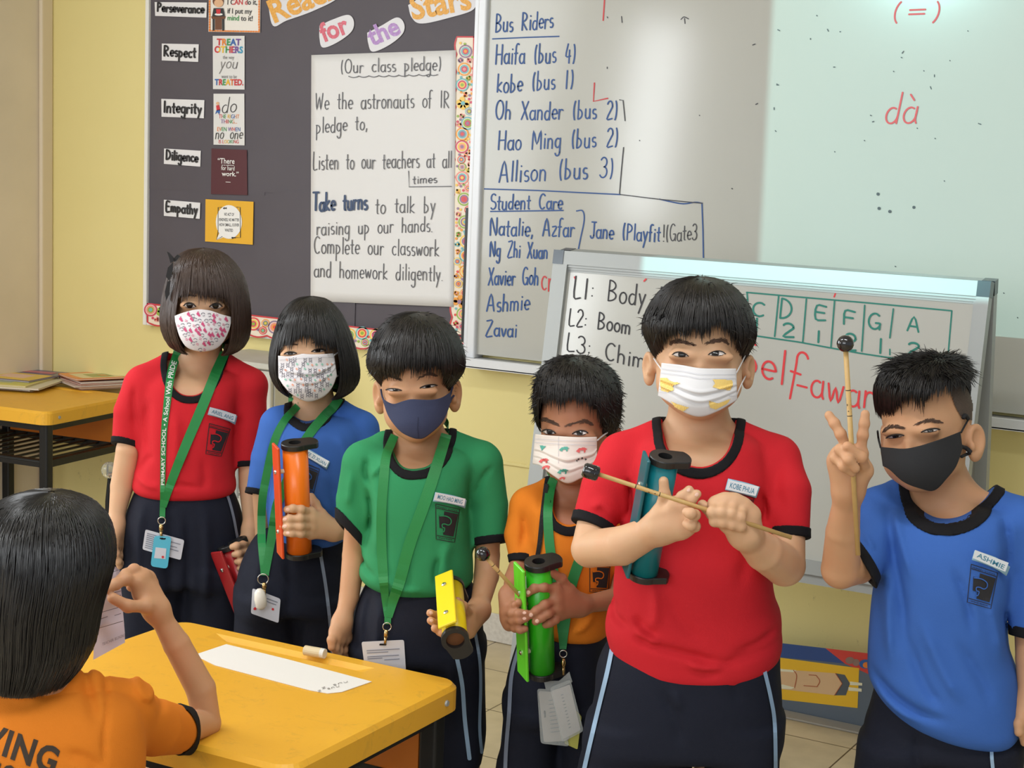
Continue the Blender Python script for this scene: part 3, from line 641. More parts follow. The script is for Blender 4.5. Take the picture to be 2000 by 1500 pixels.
pbput('pale_legs', [[(1660, 1331), (1684, 1334), (1684, 1339), (1660, 1338)], [(1657, 1342), (1683, 1345), (1683, 1351), (1657, 1349)], [(1495, 1301), (1530, 1307), (1555, 1309), (1550, 1313), (1495, 1309)], [(1495, 1336), (1530, 1337), (1552, 1343), (1545, 1346), (1495, 1343)]], mat('print_cream', (236, 230, 200), rough=.45), .0016)
pbput('round_figures', [circle(1660, 1290, 9, 14, 7), circle(1672, 1294, 7, 12)], mat('print_taupe', (150, 120, 110), rough=.45), .0014)
pbput('patterned_ring', [circle(1690, 1297, 12, 16, 9)], C['blue'], .0015)
pbput('orange_patch', [circle(1692, 1299, 7, 12, 6)], C['orange'], .0018)
mb = stroke_mesh([smooth_line([(1550, 1309), (1556, 1320), (1552, 1343)], 5), smooth_line([(1594, 1319), (1601, 1330), (1596, 1341)], 5), [(1580, 1318), (1594, 1319)], [(1570, 1339), (1596, 1341)], [(1632, 1315), (1645, 1335), (1630, 1358)]], 1.4, pbmap(.0016)); mb.v = [tuple(np.array(v)-o_) for v in mb.v]; mb.build('robe_lines', mat('print_rust', (180, 90, 50), rough=.5), pb)
# flat grey strip on the floor along the wall
struct(MB().box((-1.62, 4.06, 0.0), (3.5, 4.115, .006), bev=.002).build('trim_4', mat('grey_strip', (160, 156, 150), rough=.4)))

# ---------------------------------------------------------------- easel whiteboard
LEAN = .15
eT = on_wall(1085, 490, 3.65); ex0 = eT[0]; ex1 = -.895; ezT = 1.228
en = np.array([0, -math.cos(LEAN), math.sin(LEAN)]); eu = np.array([0, math.sin(LEAN), math.cos(LEAN)])
easel = thing('easel_whiteboard', 'white two-sided easel board with aluminium frame behind the boys', 'whiteboard', ((ex0+ex1)/2, 3.68, 0))
ec = np.array(easel.location); e0 = np.array([0, 3.65, ezT])
def eP(x, s, d):                        # x, distance down the board from its top edge, distance out of its face
    return np.array([x, 0, 0]) + e0 - eu*s + en*d - ec
def ebox(mb, x0, x1, s0, s1, d0, d1, mi=0):
    return mb.add([eP(x, s, d) for d in (d0, d1) for s in (s1, s0) for x in (x0, x1)], [(0, 2, 3, 1), (4, 5, 7, 6), (0, 1, 5, 4), (1, 3, 7, 5), (3, 2, 6, 7), (2, 0, 4, 6)], mi)
Hb = .720
ebox(MB(), ex0+.03, ex1-.02, .03, Hb-.05, -.016, -.006).build('board', M_board, easel)
ef = MB(); ebox(ef, ex0+.028, ex1-.028, 0, .034, -.024, .006); ebox(ef, ex0+.03, ex1-.02, .034, .040, -.02, .002); ebox(ef, ex0+.03, ex1-.02, .040, .046, -.02, -.002); ebox(ef, ex0+.03, ex1-.02, .046, .051, -.02, -.0045); ef.build('rail', M_alu, easel)
ef = MB(); ebox(ef, ex0+.028, ex1-.028, Hb-.055, Hb-.022, -.024, .004); ebox(ef, ex0+.028, ex1-.028, Hb-.022, Hb, -.024, -.004); ef.build('rail', M_alu, easel)
sfl = (ezT)/math.cos(LEAN)
ebox(MB(), ex0, ex0+.040, .034, Hb, -.024, .006).build('side_rail', M_alu, easel); ebox(ebox(MB(), ex1-.028, ex1, .034, Hb, -.024, .006), ex1-.034, ex1-.028, .04, Hb, -.02, -.001).build('side_rail', M_alu, easel)
for q in (ex0-.001, ex1-.028): ebox(MB(), q, q+.029, -.001, .034, -.025, .0075).build('corner_cap', mat('dark_chrome', (70, 74, 78), rough=.22, metal=.7), easel)
for x in (ex0+.004, ex1-.028): ebox(MB(), x, x+.024, Hb, sfl-.002, -.022, 0).build('front_leg', M_alu, easel)
# rear half
rn = np.array([0, math.cos(LEAN), math.sin(LEAN)]); ru = np.array([0, -math.sin(LEAN), math.cos(LEAN)]); r0 = np.array([0, 3.65+.032, ezT])
def rP(x, s, d): return np.array([x, 0, 0]) + r0 - ru*s + rn*d - ec
def rbox(mb, x0, x1, s0, s1, d0, d1):
    return mb.add([rP(x, s, d) for d in (d0, d1) for s in (s1, s0) for x in (x0, x1)], [(1, 3, 2, 0), (6, 7, 5, 4), (4, 5, 1, 0), (5, 7, 3, 1), (7, 6, 2, 3), (6, 4, 0, 2)])
rbox(MB(), ex0+.02, ex1-.02, .02, Hb, 0, .014).build('rear_board', M_board, easel)
rr = MB(); rbox(rr, ex0, ex0+.028, .030, Hb, -.004, .024); rbox(rr, ex1-.028, ex1, .030, Hb, -.004, .024); rbox(rr, ex0, ex1, .0, .030, -.004, .024); rr.build('rear_frame', M_alu, easel)
for q in (ex0-.001, ex1-.028): rbox(MB(), q, q+.029, -.001, .032, -.0045, .025).build('rear_corner_cap', mat('dark_chrome', (70, 74, 78)), easel)
for x in (ex0+.004, ex1-.028): rbox(MB(), x, x+.024, Hb, sfl-.002, 0, .022).build('rear_leg', M_alu, easel)
def emap(d): return lambda px, py: on_plane(px, py, e0+en*(d-.006), en)
em = emap(.0006)
def eput(mb, name, m): mb.v = [tuple(np.array(v)-ec) for v in mb.v]; mb.build(name, m, easel)
mb = MB()
for i, (s_, a, b_, h) in enumerate([('L1: Body P', (1119, 580), (1305, 602), 40), ('L2: Boom w', (1110, 634), (1268, 658), 32), ('L3: Chime', (1106, 683), (1278, 725), 34)]):
    eput(stroke_mesh(write(s_, a, b_, h, seed=i+40, up=(.1, -1)), 3.0, em), 'handwritten_line', mat('board_black', (36, 34, 38), rough=.5))
mb = MB(); G = lambda x: 571+(x-1459)*.0915
stroke_mesh([[(1458, 571), (1560, 580), (1700, 592), (1859, 607)], [(1470, 655), (1560, 668), (1680, 690), (1760, 702), (1845, 712)], [(1459, 571), (1462, 610)], [(1521, 577), (1513, 657)], [(1575, 584), (1568, 668)], [(1630, 588), (1623, 678)], [(1689, 596), (1683, 686)], [(1745, 603), (1738, 660)], [(1738, 682), (1738, 693)], [(1859, 607), (1852, 690)]], 3.0, em, mb)
for ch, x, y, h in (('C', 1468, 615, 26), ('D', 1521, 620, 38), ('E', 1590, 622, 26), ('F', 1645, 632, 26), ('G', 1694, 640, 30), ('A', 1771, 645, 28)): stroke_mesh(write(ch, (x, y), (x+28, y+4), h, seed=3, up=(.1, -1)), 3.8, em, mb)
for ch, x, y, h in (('1', 1476, 646, 26), ('2', 1527, 656, 26), ('1', 1597, 667, 22), ('2', 1648, 682, 32), ('1', 1718, 688, 28), ('2', 1772, 690, 22)): stroke_mesh(write(ch, (x, y), (x+(26 if ch == '2' else 3), y+3), h, seed=3, up=(.05, -1)), 4.2, em, mb)
eput(mb, 'green_handwriting', GREEN)
mb = MB(); stroke_mesh(write('Sel\u0192', (1440, 722), (1572, 762), 66, seed=4, slant=.02, up=(.08, -1)), 4.4, em, mb); stroke_mesh([[(1557, 752), (1576, 757)]]+write('awar', (1582, 772), (1706, 802), 62, seed=8, up=(.1, -1)), 4.2, em, mb); stroke_mesh([[(1262, 545), (1258, 549)], [(1632, 572), (1629, 580)], [(1122, 541), (1124, 546)]], 3, em, mb)
eput(mb, 'red_writing', mat('board_red', (222, 50, 56), rough=.5))

# ---------------------------------------------------------------- projector hung from the ceiling; a rectangular mask shapes its beam
PJ = np.array([-2.436, .20, 2.575])
pj = thing('projector', 'white projector hung from the ceiling, throwing a pale picture on the boards', 'projector', tuple(PJ))
def pj_light():
    a = on_wall(1510, 0, YB); b_ = on_wall(1483, 510, YB); bl = on_wall(1960, 720, YB)
    xa = a[0]+(b_[0]-a[0])*((bl[2]-a[2])/(b_[2]-a[2]))
    Lx = lambda z: a[0]+(b_[0]-a[0])*((z-a[2])/(b_[2]-a[2])); zb_ = bl[2]
    wc = [np.array([Lx(zb_), YB, zb_]), np.array([.35, YB, zb_-.003]), np.array([.35, YB, 2.25]), np.array([Lx(2.25), YB, 2.25])]
    # opening 6 cm in front of the lamp
    ay = PJ[1]+.08
    ap = [PJ + (w-PJ)*((ay-PJ[1])/(w[1]-PJ[1])) for w in wc]
    c = ap; o = MB(); s = .12
    outer = [PJ+np.array([-s-.02, .08, -s]), PJ+np.array([s+.06, .08, -s]), PJ+np.array([s+.06, .08, .08]), PJ+np.array([-s-.02, .08, .08])]
    back = [p-np.array([0, .26, 0]) for p in outer]
    V = [p-PJ for p in c+outer+back]
    F = [(4, 5, 1, 0), (5, 6, 2, 1), (6, 7, 3, 2), (7, 4, 0, 3), (8, 9, 5, 4), (9, 10, 6, 5), (10, 11, 7, 6), (11, 8, 4, 7), (11, 10, 9, 8)]
    o.add(V, F); o.build('casing', M_white, pj)
    MB().tube([(0, -.05, .08), (0, -.05, 3.0-PJ[2])], .02).build('ceiling_pole', M_white, pj)
    d = bpy.data.lights.new('projector_lamp', 'SPOT'); d.energy = 390; d.color = (.50, 1.0, .98); d.shadow_soft_size = .00025; d.spot_size = math.radians(80); d.spot_blend = .0
    l = bpy.data.objects.new('projector_lamp', d); COL.objects.link(l); l.parent = pj
    ctr = sum(wc)/4 - PJ; l.rotation_euler = Vector(ctr).to_track_quat('-Z', 'Y').to_euler()
pj_light()

# ---------------------------------------------------------------- school desks
M_desk = None
def desk_material():
    m = mat('yellow_desk_plastic', (234, 175, 50), rough=.42, noise=(4, .35, 6), rgb2=(216, 160, 44), bump=(120, .05))
    nt = m.node_tree; b = nt.nodes['Principled BSDF']; src = b.inputs['Base Color'].links[0].from_socket
    tc = nt.nodes.new('ShaderNodeTexCoord'); mp = nt.nodes.new('ShaderNodeMapping'); mp.inputs['Scale'].default_value = (4, 6, 4); mp.inputs['Rotation'].default_value = (0, 0, .6)
    n = nt.nodes.new('ShaderNodeTexNoise'); n.inputs['Scale'].default_value = 4.5; n.inputs['Detail'].default_value = 9; n.inputs['Roughness'].default_value = .8; n.inputs['Distortion'].default_value = 1.4
    nt.links.new(tc.outputs['Object'], mp.inputs[0]); nt.links.new(mp.outputs[0], n.inputs['Vector'])
    r = nt.nodes.new('ShaderNodeValToRGB'); r.color_ramp.elements[0].position = .54; r.color_ramp.elements[1].position = .82
    r.color_ramp.elements[1].color = (.5, .5, .5, 1)
    nt.links.new(n.outputs['Fac'], r.inputs['Fac'])
    mx = nt.nodes.new('ShaderNodeMix'); mx.data_type = 'RGBA'
    nt.links.new(r.outputs['Color'], mx.inputs[0]); nt.links.new(src, mx.inputs[6]); mx.inputs[7].default_value = (*lin((128, 104, 60)), 1)
    nt.links.new(mx.outputs[2], b.inputs['Base Color']); return m
M_desk = desk_material()
M_blackmetal = mat('black_metal', (30, 31, 33), rough=.4, metal=.3)
M_modesty = mat('orange_panel', (206, 118, 34), rough=.4)
def desk(label, origin, rotz, W, D, H, grp):
    """origin: top far-right corner; x to the left is -W, y towards the sitter is -D"""
    t = thing('school_desk', label, 'desk', (origin[0], origin[1], 0), rotz, group=grp)
    th = .042; r = .035; mb = MB()
    out = rrect(-W, -D, 0, 0, r, 6); ins = rrect(-W+.006, -D+.006, -.006, -.006, r-.004, 6); n = len(out)
    # pencil groove: sunk rectangle along the far edge
    gx0, gx1, gy0, gy1 = -W+.105, -.155, -.060, -.030
    def ring(pts, z): return [(p[0], p[1], z) for p in pts]
    V = ring(out, H-th) + ring(out, H-.007) + ring(ins, H); F = []
    for k in range(2):
        for i in range(n): j = (i+1) % n; F.append((k*n+i, k*n+j, (k+1)*n+j, (k+1)*n+i))
    o = len(V); g = [(gx0, gy0), (gx1, gy0), (gx1, gy1), (gx0, gy1)]
    V += [(*p, H) for p in g] + [(gx0+.03, gy0+.008, H-.008), (gx1-.03, gy0+.008, H-.008), (gx1-.03, gy1-.008, H-.008), (gx0+.03, gy1-.008, H-.008)]
    # top between the rim and the groove: four sectors (corner arcs of the rim: 7 points each)
    q = 2*n; a = [q+i for i in range(n)]          # arcs: right-near, right-far, left-far, left-near
    F += [tuple([o+1, o+0] + [a[i] for i in range(3*7+3, 4*7)] + [a[i] for i in range(0, 4)]),
          tuple([o+2, o+1] + [a[i] for i in range(3, 7+4)]), tuple([o+3, o+2] + [a[i] for i in range(7+3, 2*7+4)]), tuple([o+0, o+3] + [a[i] for i in range(2*7+3, 3*7+4)])]
    F += [(o, o+1, o+5, o+4), (o+1, o+2, o+6, o+5), (o+2, o+3, o+7, o+6), (o+3, o, o+4, o+7), (o+4, o+5, o+6, o+7)]
    F.append(tuple(range(n-1, -1, -1)))
    mb.add(V, F); mb.build('desk_top', M_desk, t)
    for (x, y) in ((-.045, -.10), (-.045, -D+.10), (-W+.045, -.10), (-W+.045, -D+.10)):
        pass
    for s, x in ((1, 0.0), (-1, -W)):
        for y in (-.055, -D+.055): MB().tube([(x-.002*s, y, H-.022), (x+.003*s, y, H-.022)], [.006, .0045], seg=12).build('bolt', M_alu, t)
    for x in (-.036, -W+.036):
        for y in (-.036, -D+.036): MB().box((x-.016, y-.016, 0), (x+.016, y+.016, H-th), bev=.003).build('leg', M_blackmetal, t)
    fr = MB()
    for z in (H-th-.012, H-.17):
        for y in (-.036, -D+.036): fr.box((-W+.04, y-.011, z-.011), (-.04, y+.011, z+.011))
        for x in (-.036, -W+.036): fr.box((x-.011, -D+.04, z-.011), (x+.011, -.04, z+.011))
    fr.build('frame', M_blackmetal, t)
    rk = MB(); z = H-.165
    for k in range(9):
        x = -W+.075+k*(W-.15)/8; rk.tube([(x, -D+.03, z), (x, -.04, z)], .0042, seg=8)
    rk.tube([(-W+.04, -D+.03, z), (-.04, -D+.03, z)], .006, seg=8); rk.build('wire_shelf', M_blackmetal, t)
    MB().box((-W+.055, -.046, H-.16), (-.055, -.040, H-th-.004)).build('back_panel', M_modesty, t)
    return t
DH = .62
near = desk('yellow school desk in front, where the girl in orange sits', on_level(901, 1333, DH)+np.array([0, .01, 0]), .02, .590, .47, DH, 'yellow school desks')
fk = on_level(93, 806, DH); frot = math.radians(6)
fo = fk + np.array([-math.sin(frot)*.45, math.cos(frot)*.45, 0])
far = desk('yellow school desk with books in the far left corner', fo, frot, .55, .45, DH, 'yellow school desks')
# ---------------------------------------------------------------- books on the far desk
def book(label, ctr, rot, w, l, th, cover, z, grp, blocks=(), lift=.0):
    t = thing('book', label, 'book', (ctr[0], ctr[1], z), rot, group=grp)
    def sh_(x, y, zz): return (x, y, zz + lift*max(0, (x/w+.5))**2)
    def slab(x0, y0, x1, y1, z0, z1, n=8):
        V = []; F = []
        for i in range(n+1):
            x = x0+(x1-x0)*i/n; V += [sh_(x, y0, z0), sh_(x, y1, z0), sh_(x, y1, z1), sh_(x, y0, z1)]
        for i in range(n):
            for k in range(4): F.append((i*4+k, i*4+(k+1) % 4, i*4+4+(k+1) % 4, i*4+4+k))
        F += [(3, 2, 1, 0), (n*4, n*4+1, n*4+2, n*4+3)]; return V, F
    MB().add(*slab(-w/2+.003, -l/2+.002, w/2-.002, l/2-.002, .0012, th-.0012)).build('pages', mat('book_paper', (226, 216, 200), rough=.7), t)
    MB().add(*slab(-w/2, -l/2, w/2, l/2, 0, .0012)).add(*slab(-w/2, -l/2, w/2, l/2, th-.0012, th)).add(*slab(-w/2-.001, -l/2, -w/2, l/2, 0, th, 1)).build('cover', mat('cover_%d_%d_%d' % cover, cover, rough=.3), t)
    mb = MB(); mm = []
    for i, (x0, y0, x1, y1, cc) in enumerate(blocks):
        V, F = slab(x0*w, y0*l, x1*w, y1*l, th+.0001+.0002*i, th+.0003+.0002*i); mb.add(V, F, i); mm.append(mat('print_%d_%d_%d' % cc, cc, rough=.35))
    if blocks: mb.build('cover_print', mm, t)
    return t
def bpos(px, py, z=DH): p = on_level(px, py, z); return p[:2]
bl, br = bpos(50, 752), bpos(205, 752)
lst = [('orange and white book at the bottom of the left stack on the far desk', (210, 150, 90), .006, (0, -.01), .10, ()),
       ('grey book second from the bottom of the left stack on the far desk', (120, 120, 118), .005, (.02, -.03), .05, ()),
       ('cream book in the middle of the left stack on the far desk', (214, 206, 180), .006, (.04, -.035), .16, ()),
       ('green and yellow picture book lying near the front of the left stack', (222, 206, 120), .005, (.0, -.045), .12, ((-.45, -.45, .45, .2, (206, 200, 90)), (-.45, .2, .45, .34, (96, 150, 90)), (-.3, -.3, .1, .1, (170, 180, 150)))),
       ('purple and yellow picture book on top at the back of the left stack', (92, 84, 120), .005, (-.03, .035), -.05, ((-.46, -.46, .46, .1, (226, 190, 60)), (-.35, -.3, .2, .0, (230, 190, 170)), (-.4, .22, .3, .38, (190, 100, 120))))]
z = DH
for lab, cov, th, off, rot, bk in lst:
    book(lab, (bl[0]+off[0], bl[1]+off[1]), rot+.25, .19, .25, th, cov, z+.0003, 'books stacked on the left of the far desk', bk); z += th+.0003
lst = [('pink book at the bottom of the right stack on the far desk', (200, 160, 150)), ('brown book second from the bottom of the right stack on the far desk', (176, 120, 80)), ('pale book third from the bottom of the right stack on the far desk', (214, 196, 186)), ('red brown book fourth from the bottom of the right stack on the far desk', (170, 96, 80)), ('white book just under the orange one on the right stack', (222, 212, 206))]
z = DH
for i, (lab, cov) in enumerate(lst):
    book(lab, (br[0]+.006*math.sin(i*2.1), br[1]+.012*math.cos(i*1.7)), -.42+.05*math.sin(i*3), .19, .26, .0052, cov, z+.0003, 'books stacked on the right of the far desk'); z += .0055
book('bright orange book with a pale picture on top of the right stack', (br[0], br[1]), -.45, .19, .26, .006, (232, 132, 50), z+.0003, 'books stacked on the right of the far desk', ((-.36, -.40, .40, .18, (226, 214, 170)), (-.2, -.25, .3, .05, (150, 160, 90)), (-.36, .3, .1, .36, (120, 70, 60)), (.1, .25, .42, .33, (236, 196, 60)), (-.05, -.1, .2, .0, (206, 150, 80))), lift=.006)

# ---------------------------------------------------------------- near desk: white strip of paper and eraser
q = [on_level(px, py, DH+.0012) for px, py in ((379, 1279), (442, 1258), (560, 1287), (726, 1331), (668, 1351), (640, 1354), (606, 1348), (420, 1299))]
c = sum(q)/len(q); t = thing('paper_strip', 'white strip of paper lying on the near yellow desk', 'paper', tuple(c))
n = len(q); MB().add([p-c for p in q]+[p-c-np.array([0, 0, .0008]) for p in q], [tuple(range(n))[::-1], tuple(range(n, 2*n))]+[(i, (i+1) % n, n+(i+1) % n, n+i) for i in range(n)]).build('sheet', mat('paper_white', (236, 232, 226), rough=.6), t)
lm = lambda px, py: on_level(px, py, DH+.0020)
mb = MB()
for i in range(2): stroke_mesh(write('nus z', (679-i*16, 1329+i*9), (628-i*8, 1343+i*6), 6, seed=i, up=(.25, .8)), .6, lm, mb)
put(mb, t, c, 'pencil_writing', mat('pencil', (110, 104, 100), rough=.6))
e = on_level(615, 1283, DH); t = thing('eraser', 'small white eraser tube standing in the groove of the near desk', 'eraser', (e[0], e[1], DH), 0.12)
MB().tube([(-.019, 0, .0085), (.012, 0, .0085)], .0085, seg=16).build('sleeve', mat('eraser_sleeve', (214, 196, 160), rough=.3), t)
MB().tube([(.012, 0, .0085), (.019, 0, .0085)], [.0085, .0082], seg=16).build('tip', mat('eraser_clear', (224, 222, 216), rough=.15), t)
# stool under the sitting girl (below the frame)
# ---------------------------------------------------------------- thin dark stand with a clear ball, behind the girl with the bow
sx = on_wall(214, 918, 3.75); t = thing('stand', 'thin dark stand topped by a clear plastic ball, behind the girl with the bow', 'stand', (sx[0], 3.75, 0))
MB().ball((0, 0, sx[2]), .026, 20, 14).build('ball', mat('clear_plastic', (240, 240, 236), rough=.05, trans=.85), t)
MB().tube([(0, 0, .02), (-.004, 0, sx[2]-.10), (0, 0, sx[2]-.024)], [.012, .010, .006]).build('pole', M_blackmetal, t)
MB().tube([(0, 0, 0), (0, 0, .02)], [.09, .085], seg=24).build('base', M_blackmetal, t)
# ================================================================ people: bodies and clothes grown from distance fields
f4 = np.float32
def smin(a, b, k):
    h = np.clip(.5+.5*(b-a)/k, 0, 1); return b*(1-h)+a*h-k*h*(1-h)
def smax(a, b, k): return -smin(-a, -b, k)
def cap(a, b, ra, rb):
    a = np.array(a, f4); b = np.array(b, f4); ab = b-a; L = float(ab@ab)+1e-12
    def f(p):
        t = np.clip(((p-a)@ab)/L, 0, 1); return np.linalg.norm(p-a-t[:, None]*ab, axis=1)-(ra+t*(rb-ra))
    return f
def ell(c, r, R=None):
    c = np.array(c, f4); r = np.array(r, f4)
    def f(p):
        q = p-c
        if R is not None: q = q@R
        k0 = np.linalg.norm(q/r, axis=1); k1 = np.linalg.norm(q/(r*r), axis=1); return k0*(k0-1)/np.maximum(k1, 1e-6)
    return f
class Group:
    """smooth union of primitives, evaluated only near its own box"""
    def __init__(s, k): s.k = k; s.items = []; s.lo = np.full(3, 9.0); s.hi = np.full(3, -9.0)
    def add(s, f, pts, r, k=None):
        s.items.append((f, k if k is not None else s.k)); pts = np.asarray(pts, float).reshape(-1, 3)
        s.lo = np.minimum(s.lo, pts.min(0)-r); s.hi = np.maximum(s.hi, pts.max(0)+r); return s
    def chain(s, pts, rad, k=None):
        for i in range(len(pts)-1): s.add(cap(pts[i], pts[i+1], rad[i], rad[i+1]), [pts[i], pts[i+1]], max(rad[i], rad[i+1]), .002 if i else k)
        return s
    def raw(s, p):
        d = None
        for f, k in s.items: v = f(p); d = v if d is None else smin(d, v, k)
        return d
    def __call__(s, p):
        m = .03; sel = np.all((p > s.lo-m) & (p < s.hi+m), axis=1)
        out = np.linalg.norm(np.maximum(np.maximum(s.lo-p, p-s.hi), 0), axis=1)+.004
        if sel.any(): out[sel] = s.raw(p[sel])
        return out.astype(f4)
def union(*fs, k=.004):
    def f(p):
        d = fs[0](p)
        for g in fs[1:]: d = smin(d, g(p), k)
        return d
    return f

_OFF = np.array([(i, j, k) for i in (0, 1) for j in (0, 1) for k in (0, 1)])
_EDG = [(a, b) for a in range(8) for b in range(a+1, 8) if np.abs(_OFF[a]-_OFF[b]).sum() == 1]
def mesh_sdf(f, lo, hi, h, bs=8, refine=True):
    """surface nets on the zero set of f, computed only in blocks near the surface"""
    lo = np.asarray(lo, float)-2*h; nb = np.ceil((np.asarray(hi, float)+2*h-lo)/(h*bs)).astype(int); n = nb*bs
    bi = np.stack(np.meshgrid(*[np.arange(k) for k in nb], indexing='ij'), -1).reshape(-1, 3)
    cv = f((lo+(bi+.5)*bs*h-.5*h).astype(f4)); act = np.abs(cv) < bs*h*1.25+.004
    F = np.empty(tuple(n), f4); F.reshape(nb[0], bs, nb[1], bs, nb[2], bs)[:] = np.sign(cv).reshape(nb[0], 1, nb[1], 1, nb[2], 1)
    g = np.stack(np.meshgrid(*[np.arange(bs)]*3, indexing='ij'), -1).reshape(-1, 3)
    ai = bi[act]
    for s in range(0, len(ai), 400):
        blk = ai[s:s+400]; idx = (blk[:, None, :]*bs+g[None]).reshape(-1, 3)
        F[idx[:, 0], idx[:, 1], idx[:, 2]] = f((lo+idx*h).astype(f4))
    I = F < 0
    sl = [tuple(slice(o[a], n[a]-1+o[a]) for a in range(3)) for o in _OFF]
    cnt = np.zeros(tuple(n-1), np.uint8)
    for s_ in sl: cnt += I[s_]
    C = np.argwhere((cnt > 0) & (cnt < 8))
    V8 = np.stack([F[C[:, 0]+o[0], C[:, 1]+o[1], C[:, 2]+o[2]] for o in _OFF], 1)
    acc = np.zeros((len(C), 3)); num = np.zeros(len(C))
    for a, b in _EDG:
        m = (V8[:, a] < 0) != (V8[:, b] < 0)
        t = V8[m, a]/(V8[m, a]-V8[m, b]); acc[m] += _OFF[a]+t[:, None]*(_OFF[b]-_OFF[a]); num[m] += 1
    V = lo+(C+acc/np.maximum(num, 1)[:, None])*h
    ID = np.full(tuple(n-1), -1, np.int32); ID[C[:, 0], C[:, 1], C[:, 2]] = np.arange(len(C))
    faces = []
    for ax in range(3):
        u, v = [(1, 2), (2, 0), (0, 1)][ax]
        s0 = [slice(1, n[a]-1) for a in range(3)]; s1 = list(s0); s0[ax] = slice(0, n[ax]-1); s1[ax] = slice(1, n[ax])
        A = I[tuple(s0)]; B = I[tuple(s1)]; E = np.argwhere(A != B)
        if not len(E): continue
        neg = A[E[:, 0], E[:, 1], E[:, 2]]
        for a in range(3): E[:, a] += 0 if a == ax else 1
        q = []
        for du, dv in ((-1, -1), (0, -1), (0, 0), (-1, 0)):
            e = E.copy(); e[:, u] += du; e[:, v] += dv; q.append(ID[e[:, 0], e[:, 1], e[:, 2]])
        q = np.stack(q, 1); q[~neg] = q[~neg][:, ::-1]; faces.append(q)
    faces = np.vstack(faces); faces = faces[(faces >= 0).all(1)]
    if refine and len(V):
        p = V.astype(f4); d = f(p); e = .0012
        gr = np.stack([f(p+np.array(v_, f4))-f(p-np.array(v_, f4)) for v_ in ((e, 0, 0), (0, e, 0), (0, 0, e))], 1)
        ln = np.linalg.norm(gr, axis=1); ok = ln > 1e-5
        st = np.zeros_like(V); st[ok] = -(d[ok]/ln[ok]*2*e)[:, None]*gr[ok]/ln[ok][:, None]
        L_ = np.linalg.norm(st, axis=1); st *= np.minimum(1, h*.7/np.maximum(L_, 1e-9))[:, None]; V = V+st
    return V, faces

# ---------------------------------------------------------------- materials of people
SKIN = {}
def skin(name, rgb):
    m = mat(name, rgb, rough=.52, spec=.35, sss=.12, noise=(26, .22, 4), rgb2=(min(255, rgb[0]+6), int(rgb[1]*.88), int(rgb[2]*.84)), bump=(420, .06)); return m
def cloth(name, rgb, rough=.85): return mat(name, rgb, rough=rough, spec=.2, bump=(900, .25), noise=(8, .25, 3), rgb2=tuple(x*.86 for x in rgb))
M_black = cloth('black_ribbing', (26, 25, 28))
M_hair = mat('black_hair', (25, 21, 20), rough=.42, spec=.5)
M_hairb = mat('dark_brown_hair', (62, 44, 35), rough=.38, spec=.55)
M_navy = cloth('navy_shorts', (28, 31, 44))
M_strip = mat('pale_blue_stripe', (150, 178, 206), rough=.7)
M_green_strap = mat('green_webbing', (30, 134, 66), rough=.5, bump=(700, .2))
M_card = mat('card_white', (208, 210, 220), rough=.3)
M_steel = mat('steel', (200, 198, 192), rough=.2, metal=1.0)
M_brass = mat('brassy_steel', (190, 160, 110), rough=.25, metal=1.0)
M_tag = mat('name_tag_white', (240, 244, 250), rough=.4); M_tagb = mat('name_tag_blue', (150, 190, 214), rough=.4); M_tagt = mat('name_tag_ink', (70, 140, 170), rough=.5)
M_crest = mat('crest_print', (34, 32, 36), rough=.7)
M_eyew = mat('eye_white', (196, 184, 178), rough=.18); M_iris = mat('eye_iris', (30, 19, 14), rough=.3, spec=.3); M_pupil = mat('eye_pupil', (10, 9, 9), rough=.12, spec=.5); M_lash = mat('eye_lashes', (30, 20, 17), rough=.6)
M_brow = mat('eyebrow_hair', (92, 68, 54), rough=.7)

def fill_poly(polys, mapper, mb=None, mi=0, cell=1.4):
    """polygons filled with small cells so that they follow a curved surface"""
    mb = mb or MB()
    for p in polys:
        p = np.asarray(p, float); lo, hi = p.min(0), p.max(0); nx, ny = [int(v) for v in np.ceil((hi-lo)/cell)+1]
        gx, gy = np.meshgrid(lo[0]+np.arange(nx+1)*cell, lo[1]+np.arange(ny+1)*cell); cx, cy = gx[:-1, :-1]+cell/2, gy[:-1, :-1]+cell/2; ins = np.zeros(cx.shape, bool)
        for i in range(len(p)):
            (x0, y0), (x1, y1) = p[i], p[(i+1) % len(p)]; c = (y0 > cy) != (y1 > cy)
            if abs(y1-y0) > 1e-9: ins ^= c & (cx < (x1-x0)*(cy-y0)/(y1-y0)+x0)
        J, I_ = np.nonzero(ins); idx = lambda j, i: j*(nx+1)+i; F = np.stack([idx(J, I_), idx(J+1, I_), idx(J+1, I_+1), idx(J, I_+1)], 1); u, inv = np.unique(F, return_inverse=True)
        if len(F): mb.add(mapper(gx.ravel()[u], gy.ravel()[u]), inv.reshape(F.shape), mi)
    return mb
